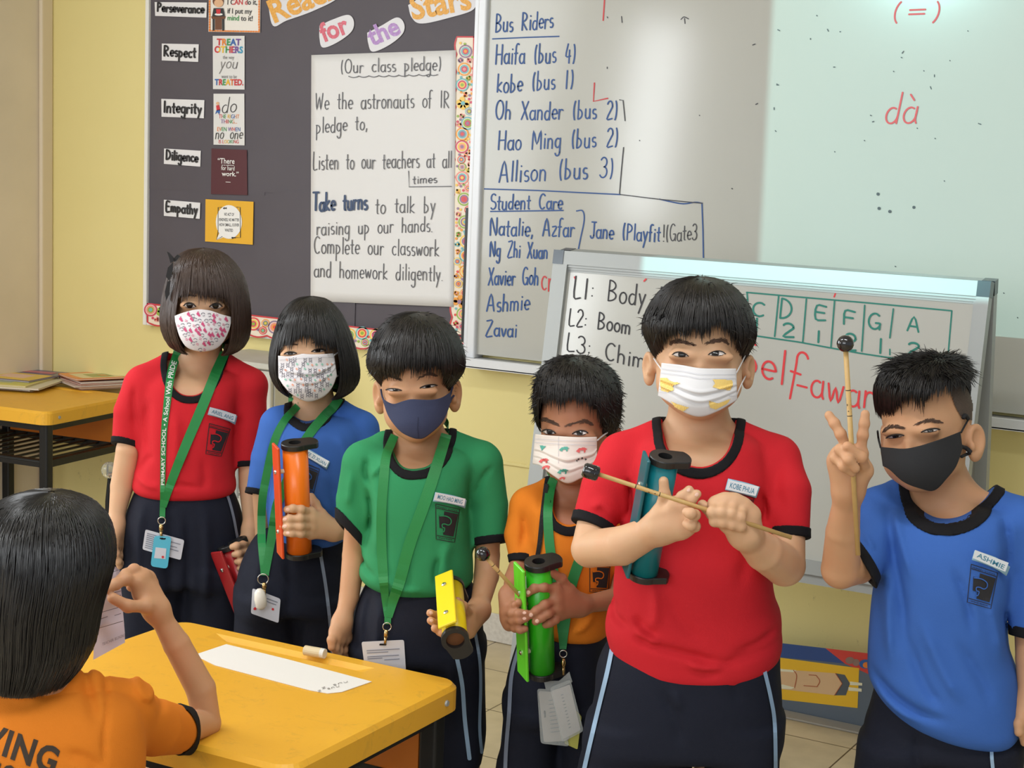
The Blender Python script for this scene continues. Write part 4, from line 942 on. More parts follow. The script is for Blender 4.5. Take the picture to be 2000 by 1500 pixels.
class Kid:
    def __init__(s, label, px0, D, skin_m):
        d = rays(px0, 900.0); h = np.array([d[0], d[1], 0]); h /= np.linalg.norm(h)
        s.D = D; s.Y = h; s.X = np.array([h[1], -h[0], 0]); s.O = h*D; s.M = np.stack([s.X, s.Y, [0, 0, 1.0]], 1)
        s.eye0 = np.array([0, -D, CAMZ]); s.k = D/FPX
        s.t = thing('person', label, 'person', (s.O[0], s.O[1], 0), math.atan2(-h[0], h[1]), group=None)
        s.skin = skin_m; s.groups = []; s.castf = None
    def dirs(s, px, py): return rays(px, py)@s.M
    def P(s, px, py, dy=0.0):
        d = s.dirs(px, py); t = (s.D+dy)/d[..., 1]; return s.eye0+d*np.asarray(t)[..., None]
    def W(s, p): return np.asarray(p)@s.M.T+s.O
    def L(s, w): return (np.asarray(w)-s.O)@s.M
    def px(s, p):
        d = s.W(p)-CAM; a = d@_r2; b = d@_u2; c = d@_fwd; return 1000+FPX*a/c, 750-FPX*b/c
    def chain(s, g, pts, k=None):
        """pts: (px, py, dy, radius px)"""
        g.chain([s.P(a, b, c) for a, b, c, r in pts], [r*s.k for *_, r in pts], k)
    def trace(s, f, px, py, off=0.0, n=48, t0=.4):
        """where the ray through a pixel first meets the surface f = off"""
        d = s.dirs(px, py).reshape(-1, 3); d = d/np.linalg.norm(d, axis=1)[:, None]; t = np.full(len(d), s.D-t0); best = np.full(len(d), 9.0); bt = t.copy()
        for _ in range(n):
            v = f((s.eye0+d*t[:, None]).astype(f4))-off; m = v < best; best[m] = v[m]; bt[m] = t[m]
            t = np.minimum(t+np.clip(v, -.02, .05)*.8, s.D+.5)
        bad = best > .004; hit = np.where(bad, bt, t); s.missed = bad
        return s.eye0+d*hit[:, None]
    def mapper(s, f, off): return lambda px, py: s.trace(f, np.asarray(px, float), np.asarray(py, float), off)
    def part(s, name, f, lo, hi, h, m, parent=None, refine=True):
        V, F = mesh_sdf(f, lo, hi, h, refine=refine); return obj(name, V, F, m, parent or s.t, True)
    # ------------------------------------------------------------ head
    def head(s, px, py, scale=1.0, yaw=0, pitch=0, roll=0, dy=0.0, neck=None, ears=(1, 1), fat=0.0, neck_r=.043, wide=1.0):
        """px, py: centre of the skull at eye level; yaw > 0 turns to the right of the picture, pitch > 0 looks down, roll > 0 leans to the right"""
        C = s.P(px, py, dy); a, b, c = (math.radians(v) for v in (yaw, pitch, roll))
        Rz = np.array([[math.cos(a), -math.sin(a), 0], [math.sin(a), math.cos(a), 0], [0, 0, 1]])
        Rx = np.array([[1, 0, 0], [0, math.cos(b), -math.sin(b)], [0, math.sin(b), math.cos(b)]])
        Ry = np.array([[math.cos(c), 0, math.sin(c)], [0, 1, 0], [-math.sin(c), 0, math.cos(c)]])
        R = Ry@Rz@Rx; s.HC = C; s.HR = R; s.HS = scale
        H = lambda x, y, z: C+scale*(R@np.array([x*wide, y, z], float)); s.H = H; S = scale
        g = Group(.016)
        def E(c_, r_, k=.016): g.add(ell(H(*c_), np.array(r_)*S*np.array([wide, 1, 1]), R.astype(f4)), [H(*c_)], max(r_)*S, k)
        E((0, .014, .024), (.0690, .086, .078)); E((0, -.026, -.022), (.0550+fat*.5, .053, .054), .014); E((0, -.042, -.064), (.026+fat*.6, .031, .020), .024)
        for sx in (-1, 1):
            E((.030*sx, -.041, -.038), (.025+fat*.7, .027, .028), .018); E((.026*sx, -.068, .014), (.022, .012, .009), .014)
            E((.045*sx, -.004, -.034), (.012+fat*.6, .030, .026), .022)
        g.add(cap(H(0, -.076, -.004), H(0, -.090, -.034), .007*S, .0105*S), [H(0, -.085, -.02)], .03, .012)
        for sx in (-1, 1): g.add(cap(H(.010*sx, -.080, -.036), H(.012*sx, -.076, -.038), .0075*S, .0065*S), [H(0, -.08, -.037)], .03, .006)
        face = Group(.016); face.items = list(g.items); face.lo, face.hi = g.lo.copy(), g.hi.copy()
        sock = [ell(H(.027/wide*sx, -.0935, -.005), np.array((.019, .0105, .012))*S, R.astype(f4)) for sx in (-1, 1)]
        def facef(p, g=face):
            d = Group.__call__(g, p); return smax(smax(d, -sock[0](p), .022), -sock[1](p), .022)
        s.face = facef
        eg = Group(.006)
        for sx, on in ((-1, ears[0]), (1, ears[1])):
            if not on: continue
            A = -math.radians(24)*sx; Re = R@np.array([[math.cos(A), -math.sin(A), 0], [math.sin(A), math.cos(A), 0], [0, 0, 1]])
            c0 = H(.0765*sx, .018, -.018)
            def ear(p, c0=c0, Re=Re.astype(f4), sx=sx):
                q = (p-c0.astype(f4))@Re/on
                o = ell((0, 0, 0), np.array((.0075, .0165, .0235))*S)(q); o = smin(o, ell((0, -.005*S, -.019*S), np.array((.006, .009, .010))*S)(q), .008)
                i = ell((.0075*sx*S, -.002*S, .003*S), np.array((.0075, .0105, .0160))*S)(q); o = smax(o, -i, .0035)
                return smin(o, ell((.004*sx*S, -.013*S, -.006*S), np.array((.004, .004, .006))*S)(q), .003)*on
            eg.add(ear, [c0], .038*S)
        ng = Group(.02)
        n0 = H(0, .024, -.055); n1 = s.P(*neck); ng.chain([n0, n1], [neck_r*S, neck_r*S*1.12]); s.neck0, s.neck1 = n0, n1
        allh = [face, eg, ng]
        def headf(p):
            d = facef(p)
            if eg.items: d = smin(d, eg(p), .008)
            return smin(d, ng(p), .022)
        s.headf = headf; s.necks = ng; s.head_box = (np.minimum(g.lo, ng.lo)-.02, np.maximum(g.hi, ng.hi)+.02)
        if eg.items: s.head_box = (np.minimum(s.head_box[0], eg.lo), np.maximum(s.head_box[1], eg.hi))
        s.groups.append((headf, *s.head_box))
    # ------------------------------------------------------------ arms and hands
    def arm(s, pts):
        g = Group(.012); s.chain(g, pts); s.groups.append((g, g.lo, g.hi)); s.last_arm = g; return g
    def hand(s, wrist, fingers, thumb=None, r=8.5, palm_r=11.5, wr=15, extra=(), k=.004):
        """wrist (px,py,dy); every finger is a list of (px,py,dy) from its knuckle to its tip"""
        g = Group(.011); w = s.P(*wrist); kn = []
        for fi in fingers:
            p = s.P(*fi[0]); kn.append(p); g.add(cap(w, p, wr*s.k, palm_r*s.k), [w, p], wr*s.k, .012)
        for a, b in zip(kn, kn[1:]): g.add(cap(a, b, palm_r*.95*s.k, palm_r*.95*s.k), [a, b], palm_r*s.k, .006)
        if thumb:
            p = s.P(*thumb[0]); g.add(cap(w, p, wr*.8*s.k, palm_r*1.05*s.k), [w, p], wr*s.k, .012)
        for (a, b, ra, rb) in extra: g.add(cap(s.P(*a), s.P(*b), ra*s.k, rb*s.k), [s.P(*a), s.P(*b)], max(ra, rb)*s.k, .012)
        fs = [g]
        for fi in list(fingers)+([thumb] if thumb else []):
            q = Group(.003); n = len(fi); rr = [(r*(1.04-.16*i/(n-1)))*s.k*(1.1 if fi is thumb else 1) for i in range(n)]
            P_ = [s.P(*a) for a in fi]; q.chain(P_, rr, .003)
            for i in range(1, n-1): q.add(cap(P_[i], P_[i]+1e-4, rr[i]*1.07, rr[i]*1.07), [P_[i]], rr[i]*1.1, .004)
            fs.append(q)
        lo = np.min([q.lo for q in fs], 0); hi = np.max([q.hi for q in fs], 0)
        def hf(p):
            d = g(p)
            for q in fs[1:]: d = np.minimum(d, smin(d, q(p), k)) if False else smin(d, q(p), .0035)
            return d
        s.groups.append((hf, lo, hi)); return hf
    def join_last(s, n=2, k=.012):
        """blend the last n groups (arm + hand) into one surface"""
        gs = s.groups[-n:]; del s.groups[-n:]
        fs = [q[0] for q in gs]
        def f(p):
            d = fs[0](p)
            for q in fs[1:]: d = smin(d, q(p), k)
            return d
        s.groups.append((f, np.min([q[1] for q in gs], 0), np.max([q[2] for q in gs], 0))); return f
    # ------------------------------------------------------------ torso and shirt
    def loft(s, rows, depth, yc=0.0, dy=0.0, n=2.4, cap_k=.03):
        """rows (py, x left, x right[, half depth, y centre]); silhouettes in pixels"""
        rows = sorted(rows, key=lambda r: -r[0]); Z, CX, A, B, CY = [], [], [], [], []
        for r in rows:
            l = s.P(r[1], r[0], dy); q = s.P(r[2], r[0], dy); Z.append((l[2]+q[2])/2); CX.append((l[0]+q[0])/2); A.append((q[0]-l[0])/2)
            B.append(r[3] if len(r) > 3 else depth); CY.append(r[4] if len(r) > 4 else yc)
        # refine with a smooth curve
        T = smooth_line(np.stack([Z, CX, A, B, CY], 1), 5); o = np.argsort(T[:, 0]); T = T[o]; Z, CX, A, B, CY = T.T
        slope = (s.P(1000, 900)[2]-s.P(1100, 900)[2])/abs(s.P(1000, 900)[0]-s.P(1100, 900)[0])   # picture rows fall to the right
        def f(p):
            z = p[:, 2]+slope*(p[:, 0]-np.interp(p[:, 2], Z, CX))
            cx = np.interp(z, Z, CX); a = np.interp(z, Z, A); cy = np.interp(z, Z, CY); b = np.interp(z, Z, B)
            q = (np.abs((p[:, 0]-cx)/a)**n+np.abs((p[:, 1]-cy)/b)**n)**(1/n); d = (q-1)*np.minimum(a, b)
            return smax(d, np.maximum(z-Z[-1], Z[0]-z), cap_k).astype(f4)
        lo = np.array([(CX-A).min(), (CY-B).min(), Z[0]]); hi = np.array([(CX+A).max(), (CY+B).max(), Z[-1]])
        return f, lo-.01, hi+.01
    def folds(s, f, folds, ymax=.03, dy=-.08):
        """folds: (polyline px, half width px, height m): soft ridges (+) and creases (-) on the front of the cloth"""
        L = [(np.array([s.P(x, y, dy)[[0, 2]] for x, y in smooth_line(pl, 4)], f4), w*s.k, a) for pl, w, a in [(p_, w_*1.2, a_*(.8 if a_ < 0 else 1.1)) for p_, w_, a_ in folds]]
        def g(p):
            d = f(p); sel = np.where((np.abs(d) < .03) & (p[:, 1] < ymax))[0]
            if len(sel):
                q = p[sel][:, [0, 2]]; add = np.zeros(len(sel), f4)
                for P_, w, a in L:
                    lo, hi = P_.min(0)-3*w, P_.max(0)+3*w; ii = np.where(((q > lo) & (q < hi)).all(1))[0]
                    if not len(ii): continue
                    qq = q[ii]; best = np.full(len(ii), 9, f4); tt = np.zeros(len(ii), f4); m = len(P_)-1
                    for i in range(m):
                        ab = P_[i+1]-P_[i]; t = np.clip(((qq-P_[i])@ab)/max(float(ab@ab), 1e-9), 0, 1); dd = np.linalg.norm(qq-P_[i]-t[:, None]*ab, axis=1)
                        u = dd < best; best[u] = dd[u]; tt[u] = (i+t[u])/m
                    fade = np.minimum(1, np.minimum(tt, 1-tt)*3.5+.12); add[ii] += a*np.exp(-(best/w)**2)*fade
                d = d.copy(); d[sel] -= add
            return d
        return g
    def poly2d(s, pts, dy):
        P_ = np.array([s.P(x, y, dy)[[0, 2]] for x, y in pts], f4); n = len(P_)
        def f(p):
            q = p[:, [0, 2]]; d = np.full(len(q), 9, f4); ins = np.zeros(len(q), bool)
            for i in range(n):
                a, b = P_[i], P_[(i+1) % n]; ab = b-a; t = np.clip(((q-a)@ab)/max(float(ab@ab), 1e-12), 0, 1)
                d = np.minimum(d, np.linalg.norm(q-a-t[:, None]*ab, axis=1))
                c = ((a[1] > q[:, 1]) != (b[1] > q[:, 1])); 
                if abs(b[1]-a[1]) > 1e-9: ins ^= c & (q[:, 0] < (b[0]-a[0])*(q[:, 1]-a[1])/(b[1]-a[1])+a[0])
            return np.where(ins, -d, d)
        return f
    def shirt(s, m, rows, depth, shoulders, sleeves, hole=None, hole_dy=-.06, hole_top=None, collar_w=15, foldlist=(), yc=0.0, h=.0042, cut_back=.02, chest=None, cuff_w=11, sk=.022, fy=.03, loft_n=2.4):
        f0, lo, hi = s.loft(rows, depth, yc, n=loft_n)
        g = Group(sk); g.add(f0, [lo, hi], 0)
        s.chain(g, shoulders, sk)
        s.torso_core = g
        sl = []
        for pts in sleeves:
            P_ = [s.P(*q[:3]) for q in pts]; R_ = [q[3]*s.k for q in pts]; e = P_[-1]; dn = P_[-1]-P_[-2]; dn /= np.linalg.norm(dn)
            if len(pts[-1]) > 4: 
                v = np.array(pts[-1][4], float); dn = v/np.linalg.norm(v)
            ax = P_[-1]-P_[-2]; ax /= np.linalg.norm(ax); ext = e+ax*R_[-1]*1.9
            q = Group(.01); q.chain(P_+[ext], R_+[R_[-1]*1.04]); sl.append((q, e, dn, P_, R_))
        lo_ = np.minimum(g.lo, np.min([q[0].lo for q in sl], 0) if sl else g.lo); hi_ = np.maximum(g.hi, np.max([q[0].hi for q in sl], 0) if sl else g.hi)
        def solid(p):
            d = g.raw(p)
            for q, e, dn, P_, R_ in sl: d = smin(d, smax(q(p), (p-e.astype(f4))@dn.astype(f4), .004), .018)
            return d
        F = s.folds(solid, foldlist, ymax=fy) if foldlist else solid
        if hole is not None:
            hp = [tuple(a) for a in smooth_line(hole, 4)]; top = hole_top or [(hp[-1][0]+6, hp[-1][1]-60), (hp[0][0]-6, hp[0][1]-60)]
            h2 = s.poly2d(hp+list(top), hole_dy); yb = s.neck1[1]+cut_back
            def holef(p): return smax(h2(p), p[:, 1]-yb, .01)
        inner = []
        for q, e, dn, P_, R_ in sl:
            ax = P_[-1]-P_[-2]; ax /= np.linalg.norm(ax); a0 = e-ax*.03; inner.append(cap(a0, e+ax*.09, R_[-1]-.0085, R_[-1]-.006))
        def full(p):
            d = F(p)
            for c in inner: d = smax(d, -c(p), .002)
            if hole is not None: d = smax(d, -h2_local(p), .003)
            return d
        h2_local = holef if hole is not None else None
        s.shirt_solid = F; s.shirtf = full; s.sl = sl
        o = s.part('shirt', full, lo_, hi_, h, m); s.shirt_obj = o
        if hole is not None:
            w = collar_w*s.k
            def col(p):
                sh = F(p); b = smax(np.abs(h2(p)-w*.5)-w*.5, p[:, 1]-yb-.012, .002); return smax(smax(sh-.0022, -sh-.006, .001), np.minimum(b, smax(s.necks.raw(p)-w*.8, yb-.004-p[:, 1], .002)), .0015)
            cl = np.array([s.P(x, y, hole_dy) for x, y in hp])
            s.part('collar', col, [cl[:, 0].min()-.03, lo_[1]-.01, cl[:, 2].min()-.03], [cl[:, 0].max()+.03, hi_[1]+.01, cl[:, 2].max()+.06], .0026, M_black, o)
        cw = cuff_w*s.k
        for i, (q, e, dn, P_, R_) in enumerate(sl):
            def cuf(p, q=q, e=e.astype(f4), dn=dn.astype(f4), c=inner[i]):
                a = (p-e)@dn; return smax(smax(q(p)-.002, -c(p), .001), np.abs(a+cw*.5-.001)-cw*.5, .001)
            s.part('cuff', cuf, e-R_[-1]-.02, e+R_[-1]+.02, .0026, M_black, o)
        off = .016
        ch = lambda p: g.raw(p)+off
        if hole is not None:
            j = [i for i, q in enumerate(s.groups) if q[0] is s.headf][0]; hf = s.headf; l0, h0 = s.groups[j][1:]
            def upper(p):
                x = np.full(len(p), .05, f4); m_ = np.all((p > l0-.04) & (p < h0+.04), axis=1)
                if m_.any(): x[m_] = hf(p[m_])
                return smin(x, ch(p), .035)
            s.groups[j] = (upper, np.minimum(l0, g.lo), np.maximum(h0, g.hi))
        return o
    def shorts(s, m, pelvis, depth, legs, hem_dy=0.0, folds_=(), h=.0055, yc=0.0, leg_depth=.085, name='shorts', k=.02):
        f0, lo, hi = s.loft(pelvis, depth, yc, cap_k=.02); fs = [(f0, lo, hi)]
        for rows in legs: fs.append(s.loft(rows, leg_depth, yc, cap_k=.006))
        def raw(p):
            d = fs[0][0](p)
            for q in fs[1:]: d = smin(d, q[0](p), k)
            return d
        F = s.folds(raw, folds_) if folds_ else raw
        s.shortsf = F; s.shorts_obj = s.part(name, F, np.min([q[1] for q in fs], 0), np.max([q[2] for q in fs], 0), h, m); return s.shorts_obj
    def legs(s, hips, knees, ankles, toe=(0, -1), r=(.058, .045, .030), shoe=True, thigh_dy=0):
        for hp, kn, an in zip(hips, knees, ankles):
            g = Group(.01); g.chain([np.array(hp), np.array(kn), np.array(an)], list(r)); s.groups.append((g, g.lo, g.hi))
            if shoe:
                an = np.array(an); td = np.array([toe[0], toe[1], 0.0]); td /= np.linalg.norm(td)
                def sf(p, an=an, td=td):
                    d = cap(an+[0, 0, -.03]+td*-.02, np.array([an[0], an[1], .035])+td*.10, .034, .026)(p)
                    d = smin(d, cap(an+[0, 0, -.01], an+[0, 0, -.04], .036, .036)(p), .02); d = smax(d, -(p[:, 2]-.002), .004); return smax(d, p[:, 2]-an[2]-.005, .006)
                c = an+td*.05; s.part('shoe', sf, [c[0]-.13, c[1]-.14, 0], [c[0]+.13, c[1]+.12, an[2]+.03], .0045, mat('white_shoe', (225, 225, 222), rough=.5))
                def kf(p, an=an): return smax(cap(an+[0, 0, .01], an+[0, 0, .05], .034, .036)(p), np.abs(p[:, 2]-an[2]-.02)-.03, .004)
                s.part('sock', kf, an-[.05, .05, .03], an+[.05, .05, .09], .0045, mat('white_sock', (228, 228, 226), rough=.9))
    def body(s, h=.0027, name='body'):
        gs = s.groups
        def f(p):
            d = np.full(len(p), .05, f4)
            for q, lo, hi in gs:
                m = np.all((p > lo-.025) & (p < hi+.025), axis=1)
                if m.any(): d[m] = smin(d[m], q(p[m]), .003)
            return d
        s.bodyf = f
        lo = np.min([q[1] for q in gs], 0); hi = np.max([q[2] for q in gs], 0); lo[2] = max(lo[2], .02)
        return s.part(name, f, lo, hi, h, s.skin)
    def nails(s, L):
        """fingernails: (px, py, angle, length, width)"""
        for x, y, an, l, w in L:
            t = math.radians(an); p = [(x+l/2*math.cos(q)*math.cos(t)-w/2*math.sin(q)*math.sin(t), y+l/2*math.cos(q)*math.sin(t)+w/2*math.sin(q)*math.cos(t)) for q in np.linspace(0, 2*math.pi, 18, endpoint=False)]
            fill_poly([p], s.mapper(s.bodyf, .0003), cell=.8).build('fingernail', mat('fingernail', (226, 184, 164), rough=.3), s.t.children[[q.name.split('.')[0] for q in s.t.children].index('body')], True)
    # ------------------------------------------------------------ face details
    def eye(s, outer, inner, up, down, iris, ir, lash=2.2, droop=.0):
        """corner pixels, opening heights in pixels, iris centre and radius"""
        o = np.array(outer, float); i_ = np.array(inner, float); n = 18; u = np.linspace(0, 1, n)
        base = o+(i_-o)*u[:, None]; ax = (i_-o)/np.linalg.norm(i_-o); nv = np.array([-ax[1], ax[0]]); nv = nv if nv[1] < 0 else -nv
        prof = np.sin(np.pi*np.clip(u, 0, 1)**.9)**.75; U = base+nv*(up*prof)[:, None]; Lw = base-nv*(down*prof)[:, None]
        mb = MB(); m = 6; grid = np.vstack([U+(Lw-U)*(j/m) for j in range(m+1)])
        W = s.trace(s.face, grid[:, 0], grid[:, 1], .0005)
        mb.add(W, [(j*n+i, j*n+n+i, j*n+n+i+1, j*n+i+1) for j in range(m) for i in range(n-1)])
        def inside(q):
            t = np.clip(((q-o)@ax)/np.linalg.norm(i_-o), 0, 1); b = (q-o)@nv
            tu = np.interp(t, u, up*prof); tl = np.interp(t, u, -down*prof); return o+np.outer(t, i_-o)+nv*np.clip(b, tl, tu)[:, None]
        for rr, off, mi in ((ir, .0010, 1), (ir*.5, .0014, 2)):
            for a, b in ((0, .5), (.5, 1)):
                A = np.array(circle(iris[0], iris[1], rr*a if a else 1e-3, 24)); B = np.array(circle(iris[0], iris[1], rr*b, 24))
                q = inside(np.vstack([A, B])); W = s.trace(s.face, q[:, 0], q[:, 1], off); mb.add(W, [(k_, 24+k_, 24+(k_+1) % 24, (k_+1) % 24) for k_ in range(24)], mi)
        e = mb.build('eye', [M_eyew, M_iris, M_pupil], s.t, True)
        lb = MB(); ext = np.vstack([U[:1]-ax*2-nv*.6, U, U[-1:]+ax*1.5+0*nv]); W = s.trace(s.face, ext[:, 0], ext[:, 1], .0012)
        lb.tube(W, [lash*.35*s.k]+[lash*.5*s.k]*(n)+[lash*.25*s.k], seg=6); W = s.trace(s.face, Lw[2:-2, 0], Lw[2:-2, 1], .0008); lb.tube(W, lash*.18*s.k, seg=5)
        rg = random.Random(int(outer[0]))
        for q in np.linspace(.08, .8, 14):
            a = np.interp(q, u, U[:, 0]), np.interp(q, u, U[:, 1]); b = np.array(a)+nv*lash*.9-ax*(1-q*1.6)*lash*.9
            p0 = s.trace(s.face, *[np.array([v]) for v in a], .001)[0]; p1 = s.trace(s.face, np.array([b[0]]), np.array([b[1]]), .003)[0]; lb.tube([p0, p1], [.35*s.k, .12*s.k], seg=3)
        lb.build('eyelashes', M_lash, e, True)
        # fold of the upper lid
        fo_ = base+nv*(up*prof*1.0+3.2+droop)[:, None]; W = s.trace(s.face, fo_[1:-1, 0], fo_[1:-1, 1], -.0006); MB().tube(W, np.linspace(.7, 1.0, len(W))*s.k*1.3, seg=6).build('eyelid_fold', s.skin, e, True)
        return e
    def brow(s, pts, thick, n=70, m=None):
        L = smooth_line(pts, 6); rg = random.Random(int(pts[0][0])); mb = MB(); T = np.gradient(L, axis=0)
        q0, q1 = [], []
        for i in range(n):
            t = rg.random()**.9*(len(L)-1.01); a = int(t); f = t-a; p = L[a]*(1-f)+L[a+1]*f; tg = T[a]/np.linalg.norm(T[a]); nv = np.array([-tg[1], tg[0]])
            w = thick*(.25+.75*math.sin(math.pi*min(1, max(0, .12+.8*t/(len(L)-1)))))*.5; p = p+nv*rg.uniform(-w, w); q0.append(p); q1.append(p+tg*rg.uniform(4, 7)*(1 if rg.random() < .9 else .4)+nv*rg.uniform(-1.6, .6))
        q0, q1 = np.array(q0), np.array(q1); A = s.trace(s.face, q0[:, 0], q0[:, 1], .0004); B = s.trace(s.face, q1[:, 0], q1[:, 1], .0010)
        for a, b in zip(A, B): mb.tube([a, b], [.75*s.k, .3*s.k], seg=3)
        # thin tapered band under the hairs
        nn = len(L); tp = np.sin(np.pi*np.clip(np.linspace(.06, .98, nn), 0, 1))**.6*thick*.30; nv = np.stack([-T[:, 1], T[:, 0]], 1)/np.linalg.norm(T, axis=1)[:, None]
        U = L+nv*tp[:, None]; D_ = L-nv*tp[:, None]; G = np.vstack([U, D_]); W = s.trace(s.face, G[:, 0], G[:, 1], .0003); mb.add(W, [(i, i+1, nn+i+1, nn+i) for i in range(nn-1)])
        return mb.build('eyebrow', m or M_brow, s.t)
    def mask(s, top, bottom, m, bulge=.012, off=.0035, pleats=(), name='face_mask', prow=.3, drop=-.045, extra=None, nu=44, nv=30, th=.0016):
        """top and bottom edges as pixel polylines, left to right"""
        g = ell(s.H(0, -.062, drop), np.array((.052, .036+bulge, .046))*s.HS, s.HR.astype(f4)); g2 = ell(s.H(0, -.02, -.03), np.array((.072, .070, .085))*s.HS, s.HR.astype(f4))
        f = lambda p: smin(smin(s.face(p), g(p), .03), g2(p), .02)
        if extra is not None: f0 = f; f = lambda p: smin(f0(p), extra(p), .02)
        T = smooth_line(top, 10); B = smooth_line(bottom, 10)
        rs = lambda L, n: np.stack([np.interp(np.linspace(0, 1, n), np.linspace(0, 1, len(L)), L[:, i]) for i in (0, 1)], 1)
        def arcp(L, n):
            d = np.r_[0, np.cumsum(np.linalg.norm(np.diff(L, axis=0), axis=1))]; t = np.linspace(0, d[-1], n); return np.stack([np.interp(t, d, L[:, i]) for i in (0, 1)], 1)
        T = arcp(T, nu); B = arcp(B, nu); v = np.linspace(0, 1, nv); G = (T[None]*(1-v)[:, None, None]+B[None]*v[:, None, None]).reshape(-1, 2)
        W = s.trace(f, G[:, 0], G[:, 1], off); W = W.reshape(nv, nu, 3)
        # rays that slip past the cheek: carry on smoothly from their neighbours
        miss = s.missed.reshape(nv, nu)
        for j in range(nv):
            ok = np.where(~miss[j])[0]
            if len(ok) and len(ok) < nu:
                yy = np.interp(np.arange(nu), ok, W[j, ok, 1]); d = s.dirs(G.reshape(nv, nu, 2)[j, :, 0], G.reshape(nv, nu, 2)[j, :, 1]); W[j] = s.eye0+d*((yy+s.D)/d[:, 1])[:, None]
        for pv, amp, wd in pleats:
            k = amp*np.exp(-((v-pv)/wd)**2)-amp*.9*np.exp(-((v-pv-wd*1.5)/wd)**2); W[..., 1] -= k[:, None]*np.sin(np.pi*np.linspace(0.02, .98, nu))[None]**.3
        s.maskW = W; s.maskG = G.reshape(nv, nu, 2); F = []; N = nv*nu
        V = np.vstack([W.reshape(-1, 3), W.reshape(-1, 3)+[0, th, 0]])
        for j in range(nv-1):
            for i in range(nu-1): a = j*nu+i; F += [(a, a+nu, a+nu+1, a+1), (N+a, N+a+1, N+a+nu+1, N+a+nu)]
        for i in range(nu-1): F += [(i, i+1, N+i+1, N+i), ((nv-1)*nu+i+1, (nv-1)*nu+i, N+(nv-1)*nu+i, N+(nv-1)*nu+i+1)]
        for j in range(nv-1): a = j*nu; F += [(a+nu, a, N+a, N+a+nu), (a+nu-1, a+2*nu-1, N+a+2*nu-1, N+a+nu-1)]
        s.mask_obj = obj(name, V, F, m, s.t, True); s.maskf = f; s.maskoff = off
        return s.mask_obj
    def on_mask(s, d=.0008):
        """pixels to the outer face of the mask (bilinear in its own grid)"""
        G, W = s.maskG, s.maskW; nv, nu = G.shape[:2]; flat = G.reshape(-1, 2); Wf = W.reshape(-1, 3)
        def m(px, py):
            out = []
            for x, y in zip(np.atleast_1d(px), np.atleast_1d(py)):
                k = int(np.argmin(((flat-(x, y))**2).sum(1))); j, i = divmod(k, nu); yy = Wf[k, 1]
                j2, i2 = min(max(j, 1), nv-2), min(max(i, 1), nu-2)
                gx = (W[j2, i2+1, 1]-W[j2, i2-1, 1])/(G[j2, i2+1, 0]-G[j2, i2-1, 0]); gy = (W[j2+1, i2, 1]-W[j2-1, i2, 1])/(G[j2+1, i2, 1]-G[j2-1, i2, 1])
                yy = yy+gx*(x-G[j, i, 0])+gy*(y-G[j, i, 1])-d
                dd = s.dirs(x, y); out.append(s.eye0+dd*((s.D+yy)/dd[1]))
            return np.array(out)
        return m
    def loop(s, pts, m, r=1.4, off=.003, f=None):
        L = smooth_line(pts, 6); W = s.trace(f or s.headf, L[:, 0], L[:, 1], off); y = W[:, 1]; 
        return MB().tube(W, r*s.k, seg=6).build('ear_loop', m, s.mask_obj, True)
    # ------------------------------------------------------------ hair
    def hair(s, rows, hd, opening, m, n=2200, r=.0011, dy=0.0, hem_jit=6, tilt=0.0, seed=1, lift=.0, noise=.0035, flare=0.0, ends=1.0, front_jit=7, crown=0.0, spikes=0, spike_len=.03, spike_zone=(0, .5), ncap=64, back_only=False, tip_out=0.0, part_phi=None):
        """rows from the crown to the hem: (py, x left, x right, half depth, y centre); opening: pixel outline of the bare face"""
        T = []
        for q in rows:
            l = s.P(q[1], q[0], dy); rr = s.P(q[2], q[0], dy); T.append([(l[2]+rr[2])/2, (l[0]+rr[0])/2, max((rr[0]-l[0])/2, .001), q[3], q[4]])
        T = smooth_line(T, 6); d = np.r_[0, np.cumsum(np.hypot(np.diff(T[:, 0]), np.diff(T[:, 2])))]; d /= d[-1]
        def S_(ph, t, grow=0.0):
            z, cx, a, b, cy = (np.interp(t, d, T[:, i]) for i in range(5)); a = a+grow; b = b+grow
            x = cx+a*np.cos(ph); y = cy+b*np.sin(ph); return np.stack([x, y, z+tilt*(x-cx)+crown*np.sin(ph)*np.minimum(1, t*2)*0], -1)
        op = np.array(smooth_line(list(opening)+[opening[0]], 4)) if opening else None
        def inside(P_):
            if op is None: return np.zeros(P_.shape[:-1], bool)
            x, y = s.px(P_.reshape(-1, 3)); ins = np.zeros(len(x), bool)
            for i in range(len(op)-1):
                (x0, y0), (x1, y1) = op[i], op[i+1]; c = (y0 > y) != (y1 > y)
                if abs(y1-y0) > 1e-9: ins ^= c & (x < (x1-x0)*(y-y0)/(y1-y0)+x0)
            ins &= (P_.reshape(-1, 3)[:, 1] < np.interp(P_.reshape(-1, 3)[:, 2], T[::-1, 0], T[::-1, 4])+.015)
            return ins.reshape(P_.shape[:-1])
        if part_phi:
            _in = inside; fc, hw, tm = part_phi
            def inside(P_):
                c0 = np.array([np.interp(P_[..., 2], T[::-1, 0], T[::-1, i]) for i in (1, 4)]); a_ = np.arctan2(P_[..., 1]-c0[1], P_[..., 0]-c0[0]); dl = np.abs((a_-fc+np.pi) % (2*np.pi)-np.pi)
                zt = np.interp(tm, d, T[:, 0]); return _in(P_) | ((dl < hw) & (P_[..., 2] < zt))
        rg = np.random.default_rng(seed)
        # cap under the strands
        nt = 34; ph = np.linspace(0, 2*np.pi, ncap, endpoint=False); tt = np.linspace(0, 1, nt)**.8
        PH, TT = np.meshgrid(ph, tt); G = S_(PH, TT, -.0035); ins = inside(S_(PH, TT, 0)); idx = lambda j, i: j*ncap+i % ncap; F = []
